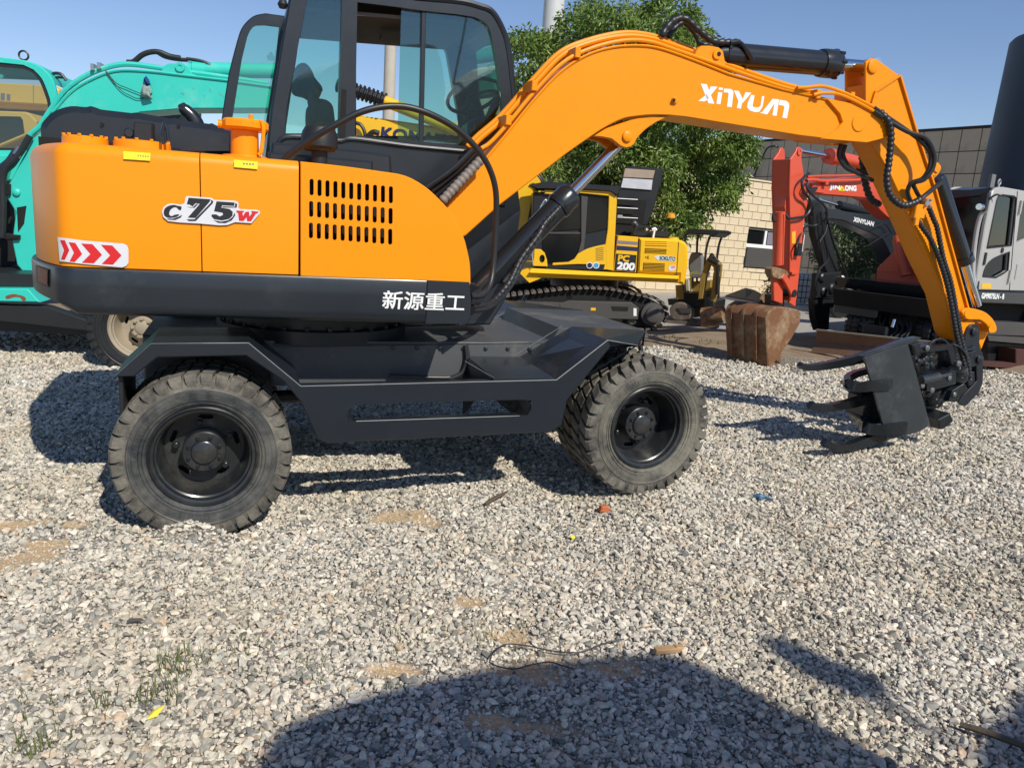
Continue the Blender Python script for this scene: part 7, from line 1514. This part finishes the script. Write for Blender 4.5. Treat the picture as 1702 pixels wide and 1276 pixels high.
def small(name, label, cat, px, py, build, deg=0.0, lift=0.0):
    g = ground_at(px, py); z = float(gz(g[0], g[1])); g = ground_at(px, py, z); fr = Frame((g[0], g[1], z+lift), deg); mb = MB(); m = build(mb, fr)
    o = mb.out(name, m, None); o.location = fr.o; o.rotation_euler = (0, 0, fr.a); return tag(o, label, cat)
def debris():
    def plank(mb, fr): mb.box(-.055, .055, -.015, .015, .0, .022, b=.003); mb.box(.03, .062, -.012, .012, .004, .026, b=.003); return M['wood']
    small('wood_offcut', 'short weathered wooden offcut lying on the gravel above the big shadow', 'wood', 1109, 1088, plank, 14, .012)
    def brick(mb, fr):
        mb.plate([(-.03, 0), (.025, -.004), (.034, .02), (.012, .038), (-.022, .034)], -.02, .02, b=.006); return M['brick']
    small('brick_piece', 'broken piece of red brick beside the front wheel', 'brick', 1003, 852, brick, 20, .01)
    def leaf(mb, fr):
        mb.add([(-.03, 0, .01), (0, .012, .022), (.035, 0, .03), (0, -.012, .012), (0, 0, .026)], [(0, 3, 4), (0, 4, 1), (4, 3, 2), (4, 2, 1)]); return M['leafy']
    small('fallen_leaf', 'bright yellow fallen leaf on the gravel near the grass tufts', 'leaf', 258, 1200, leaf, 55, .015)
    def cap_(mb, fr): mb.lathe((0, 0, 0), (0.2, -.3, 1), [(0, .012), (.008, .012), (.010, .009), (.010, 0)], 0, 14); return M['yellowprint']
    small('bottle_cap', 'tiny yellow bottle cap below the red brick piece', 'bottle cap', 951, 898, cap_, 0, .015)
    def pl(mb, fr): mb.tube([(-.05, .02, .02), (-.02, 0, .03), (.01, -.01, .026), (.045, -.05, .02)], [.012, .016, .012, .006], seg=7); mb.box(-.03, .0, -.02, .015, .0, .028, b=.008); return M['blueplastic']
    small('plastic_scrap', 'crumpled blue plastic scrap right of the front wheel', 'plastic scrap', 1266, 834, pl, 10, .01)
    def stick(mb, fr): mb.tube([(-.11, -.02, .02), (-.03, .0, .03), (.06, .03, .028), (.12, .05, .03)], [.010, .012, .010, .006], seg=6); return M['bark']
    small('dry_stick', 'dark dry stick lying beyond the wheels in the gravel centre', 'stick', 826, 838, stick, 42, .01)
    def wire(mb, fr):
        pts = [(715, 1112), (700, 1104), (692, 1108), (700, 1118)]
        q = []
        for a, c in ((893, 1112), (905, 1110), (915, 1106)): pass
        for a, c in ((560+755/2.986, 850+770/2.986), (560+775/2.986, 850+725/2.986), (560+840/2.986, 850+685/2.986), (560+950/2.986, 850+692/2.986), (560+1060/2.986, 850+705/2.986), (560+1200/2.986, 850+712/2.986), (560+1330/2.986, 850+682/2.986), (560+1420/2.986, 850+670/2.986)):
            g = ground_at(a, c); q.append(fr.loc((g[0], g[1], float(gz(g[0], g[1]))+.03)))
        mb.tube(q, .0026, seg=6); q = []
        for a, c in ((755, 770), (800, 785), (880, 790), (960, 770), (1050, 760), (1110, 780), (1165, 802)):
            g = ground_at(560+a/2.986, 850+c/2.986); q.append(fr.loc((g[0], g[1], float(gz(g[0], g[1]))+.03)))
        mb.tube(q, .0026, seg=6); return M['hose']
    small('loose_wire', 'thin black wire looping over the bare dirt patch', 'wire', 880, 1105, wire)
    def chip(mb, fr): mb.plate([(-.03, -.008), (.03, -.004), (.02, .008), (-.025, .009)], 0, .008, b=.002, map=lambda u, w_, d: (u, w_, d)); return M['bark']
    small('bark_chip', 'dark flat bark chip lying left on the sunlit gravel', 'bark chip', 226, 1043, chip, 12, .03)
    small('wet_twig', 'dark twig in the shadow at the lower right corner', 'twig', 1655, 1242, stick, -52, .008)
    # grass
    g_ = np.random.default_rng(3); V = []; Fc = []
    for px, py, n, h in ((285, 1105, 60, .085), (300, 1125, 35, .07), (265, 1165, 60, .09), (170, 1180, 30, .07), (410, 1078, 30, .05), (350, 1098, 35, .05), (525, 1125, 35, .06), (55, 1250, 70, .06), (100, 1185, 15, .05), (640, 1060, 25, .04), (655, 1098, 22, .045), (795, 1055, 30, .05), (860, 1045, 25, .045), (785, 1070, 14, .04), (30, 1170, 20, .05), (415, 1118, 15, .05), (230, 1045, 10, .04), (130, 1225, 14, .05), (1186, 965, 14, .03), (60, 690, 22, .04), (250, 615, 20, .05), (110, 665, 18, .04), (150, 545, 40, .09), (135, 548, 30, .09), (30, 640, 14, .04), (700, 1075, 14, .04), (640, 1155, 16, .05), (1655, 592, 160, .13), (1672, 590, 120, .12), (1640, 594, 90, .12), (1110, 560, 30, .05), (1180, 570, 26, .05), (1150, 585, 30, .05)):
        c = ground_at(px, py); sp = .035 if py > 700 else .10
        for k in range(int(n*.62) if py > 620 else n):
            x = c[0]+g_.normal()*sp*1.3; y = c[1]+g_.normal()*sp; z = float(gz(x, y)); a = g_.uniform(0, 6.28); hh = h*g_.uniform(.5, 1.2); ln = hh*g_.uniform(.2, .8); w_ = .0016 if py > 700 else .006
            dx, dy = math.cos(a), math.sin(a); o = len(V)
            V += [(x-dy*w_, y+dx*w_, z), (x+dy*w_, y-dx*w_, z), (x+dx*ln*.4+dy*w_*.8, y+dy*ln*.4-dx*w_*.8, z+hh*.65), (x+dx*ln*.4-dy*w_*.8, y+dy*ln*.4+dx*w_*.8, z+hh*.65), (x+dx*ln, y+dy*ln, z+hh)]; Fc += [(o, o+1, o+2, o+3), (o+3, o+2, o+4)]
    me = bpy.data.meshes.new('grass'); me.from_pydata(V, [], Fc); me.materials.append(M['grass']); o = bpy.data.objects.new('grass', me); COL.objects.link(o); o['kind'] = 'stuff'; o['label'] = 'sparse grass tufts growing between the stones'
debris()

def shadow_caster_behind():
    """unseen caster added behind the viewer, its outlines traced back from the foreground shadow"""
    fr = Frame((0.6, -0.9), 0.0); Y = -0.9; sx, sy = SUN_DIR.x/SUN_DIR.z, SUN_DIR.y/SUN_DIR.z
    def up(px, py, yl=0.0):
        g = ground_at(px, py); z = (g[1]-(Y+yl))/(-sy); return (g[0]+sx*z-fr.o[0], z)
    T = thing('unseen_caster', fr, 'unseen pale caster added behind the viewer, shaped to throw the foreground shadow', 'shadow caster')
    top = [up(a, c) for a, c in ((430, 1276), (458, 1215), (520, 1180), (650, 1140), (760, 1115), (850, 1097), (950, 1088), (1040, 1083), (1115, 1088), (1164, 1106), (1230, 1133), (1304, 1170), (1370, 1203), (1435, 1236), (1494, 1272), (1515, 1290))]
    k = MB(); x0, x1 = top[0][0]-.02, top[-1][0]+.02; k.plate([(x0, 2.75)]+spline(top, 3)+[(x1, 2.75)], -.9, 0, b=.02); k.out('main_shadow_plate', M['frame'], T)  # plate added to throw the main shadow, white to bounce fill
    k = MB(); k.box(x0+.1, x1+2.8, -1.2, -.15, .50, .75, b=.03); k.plate([up(1585, 1300), up(1598, 1240), up(1610, 1198), up(1658, 1173), up(1673, 1146), up(1702, 1126), (up(1702, 1126)[0]+1.6, up(1702, 1126)[1]+.15), (up(1702, 1126)[0]+1.6, 2.8), (up(1585, 1300)[0]-.05, 2.8)], -.9, -.02, b=.02); k.out('corner_shadow_plate', M['frame'], T)  # low slab, and an added plate shaped for the corner shadow
    for x in (x0+.7, x1+1.0):
        k = MB(); k.rod((x, -.5, .7), (x, -.5, 1.8), .09, seg=16); k.rod((x, -.5, 1.8), (x, -.5, 2.9), .06, seg=16); k.out('caster_post', M['black'], T)  # props added under the raised shadow plates
    m = [up(a, c, -1.5) for a, c in ((1258, 1070), (1270, 1060), (1300, 1066), (1350, 1082), (1400, 1103), (1445, 1122), (1468, 1140), (1472, 1158), (1440, 1164), (1400, 1150), (1350, 1127), (1300, 1104))]
    k = MB(); k.plate(spline(m, 2, True), -1.52, -1.48, b=.01); c = np.mean(m, 0); k.tube([(c[0], -1.54, c[1]), (c[0]-.2, -1.3, c[1]-.8), (c[0]-.9, -.6, 3.6)], .02); k.out('oval_shadow_plate', M['frame'], T)  # added plate, outlined to throw the separate oval shadow
    for x in (x0+.5, x1+2.2):
        for yy in (-.1, -1.2): wl = sub('wheel', T, (x, yy, .45)); inst('tyre', TY_DARK, wl); inst('rim', RIM, wl)  # wheels added to the unseen caster
shadow_caster_behind()
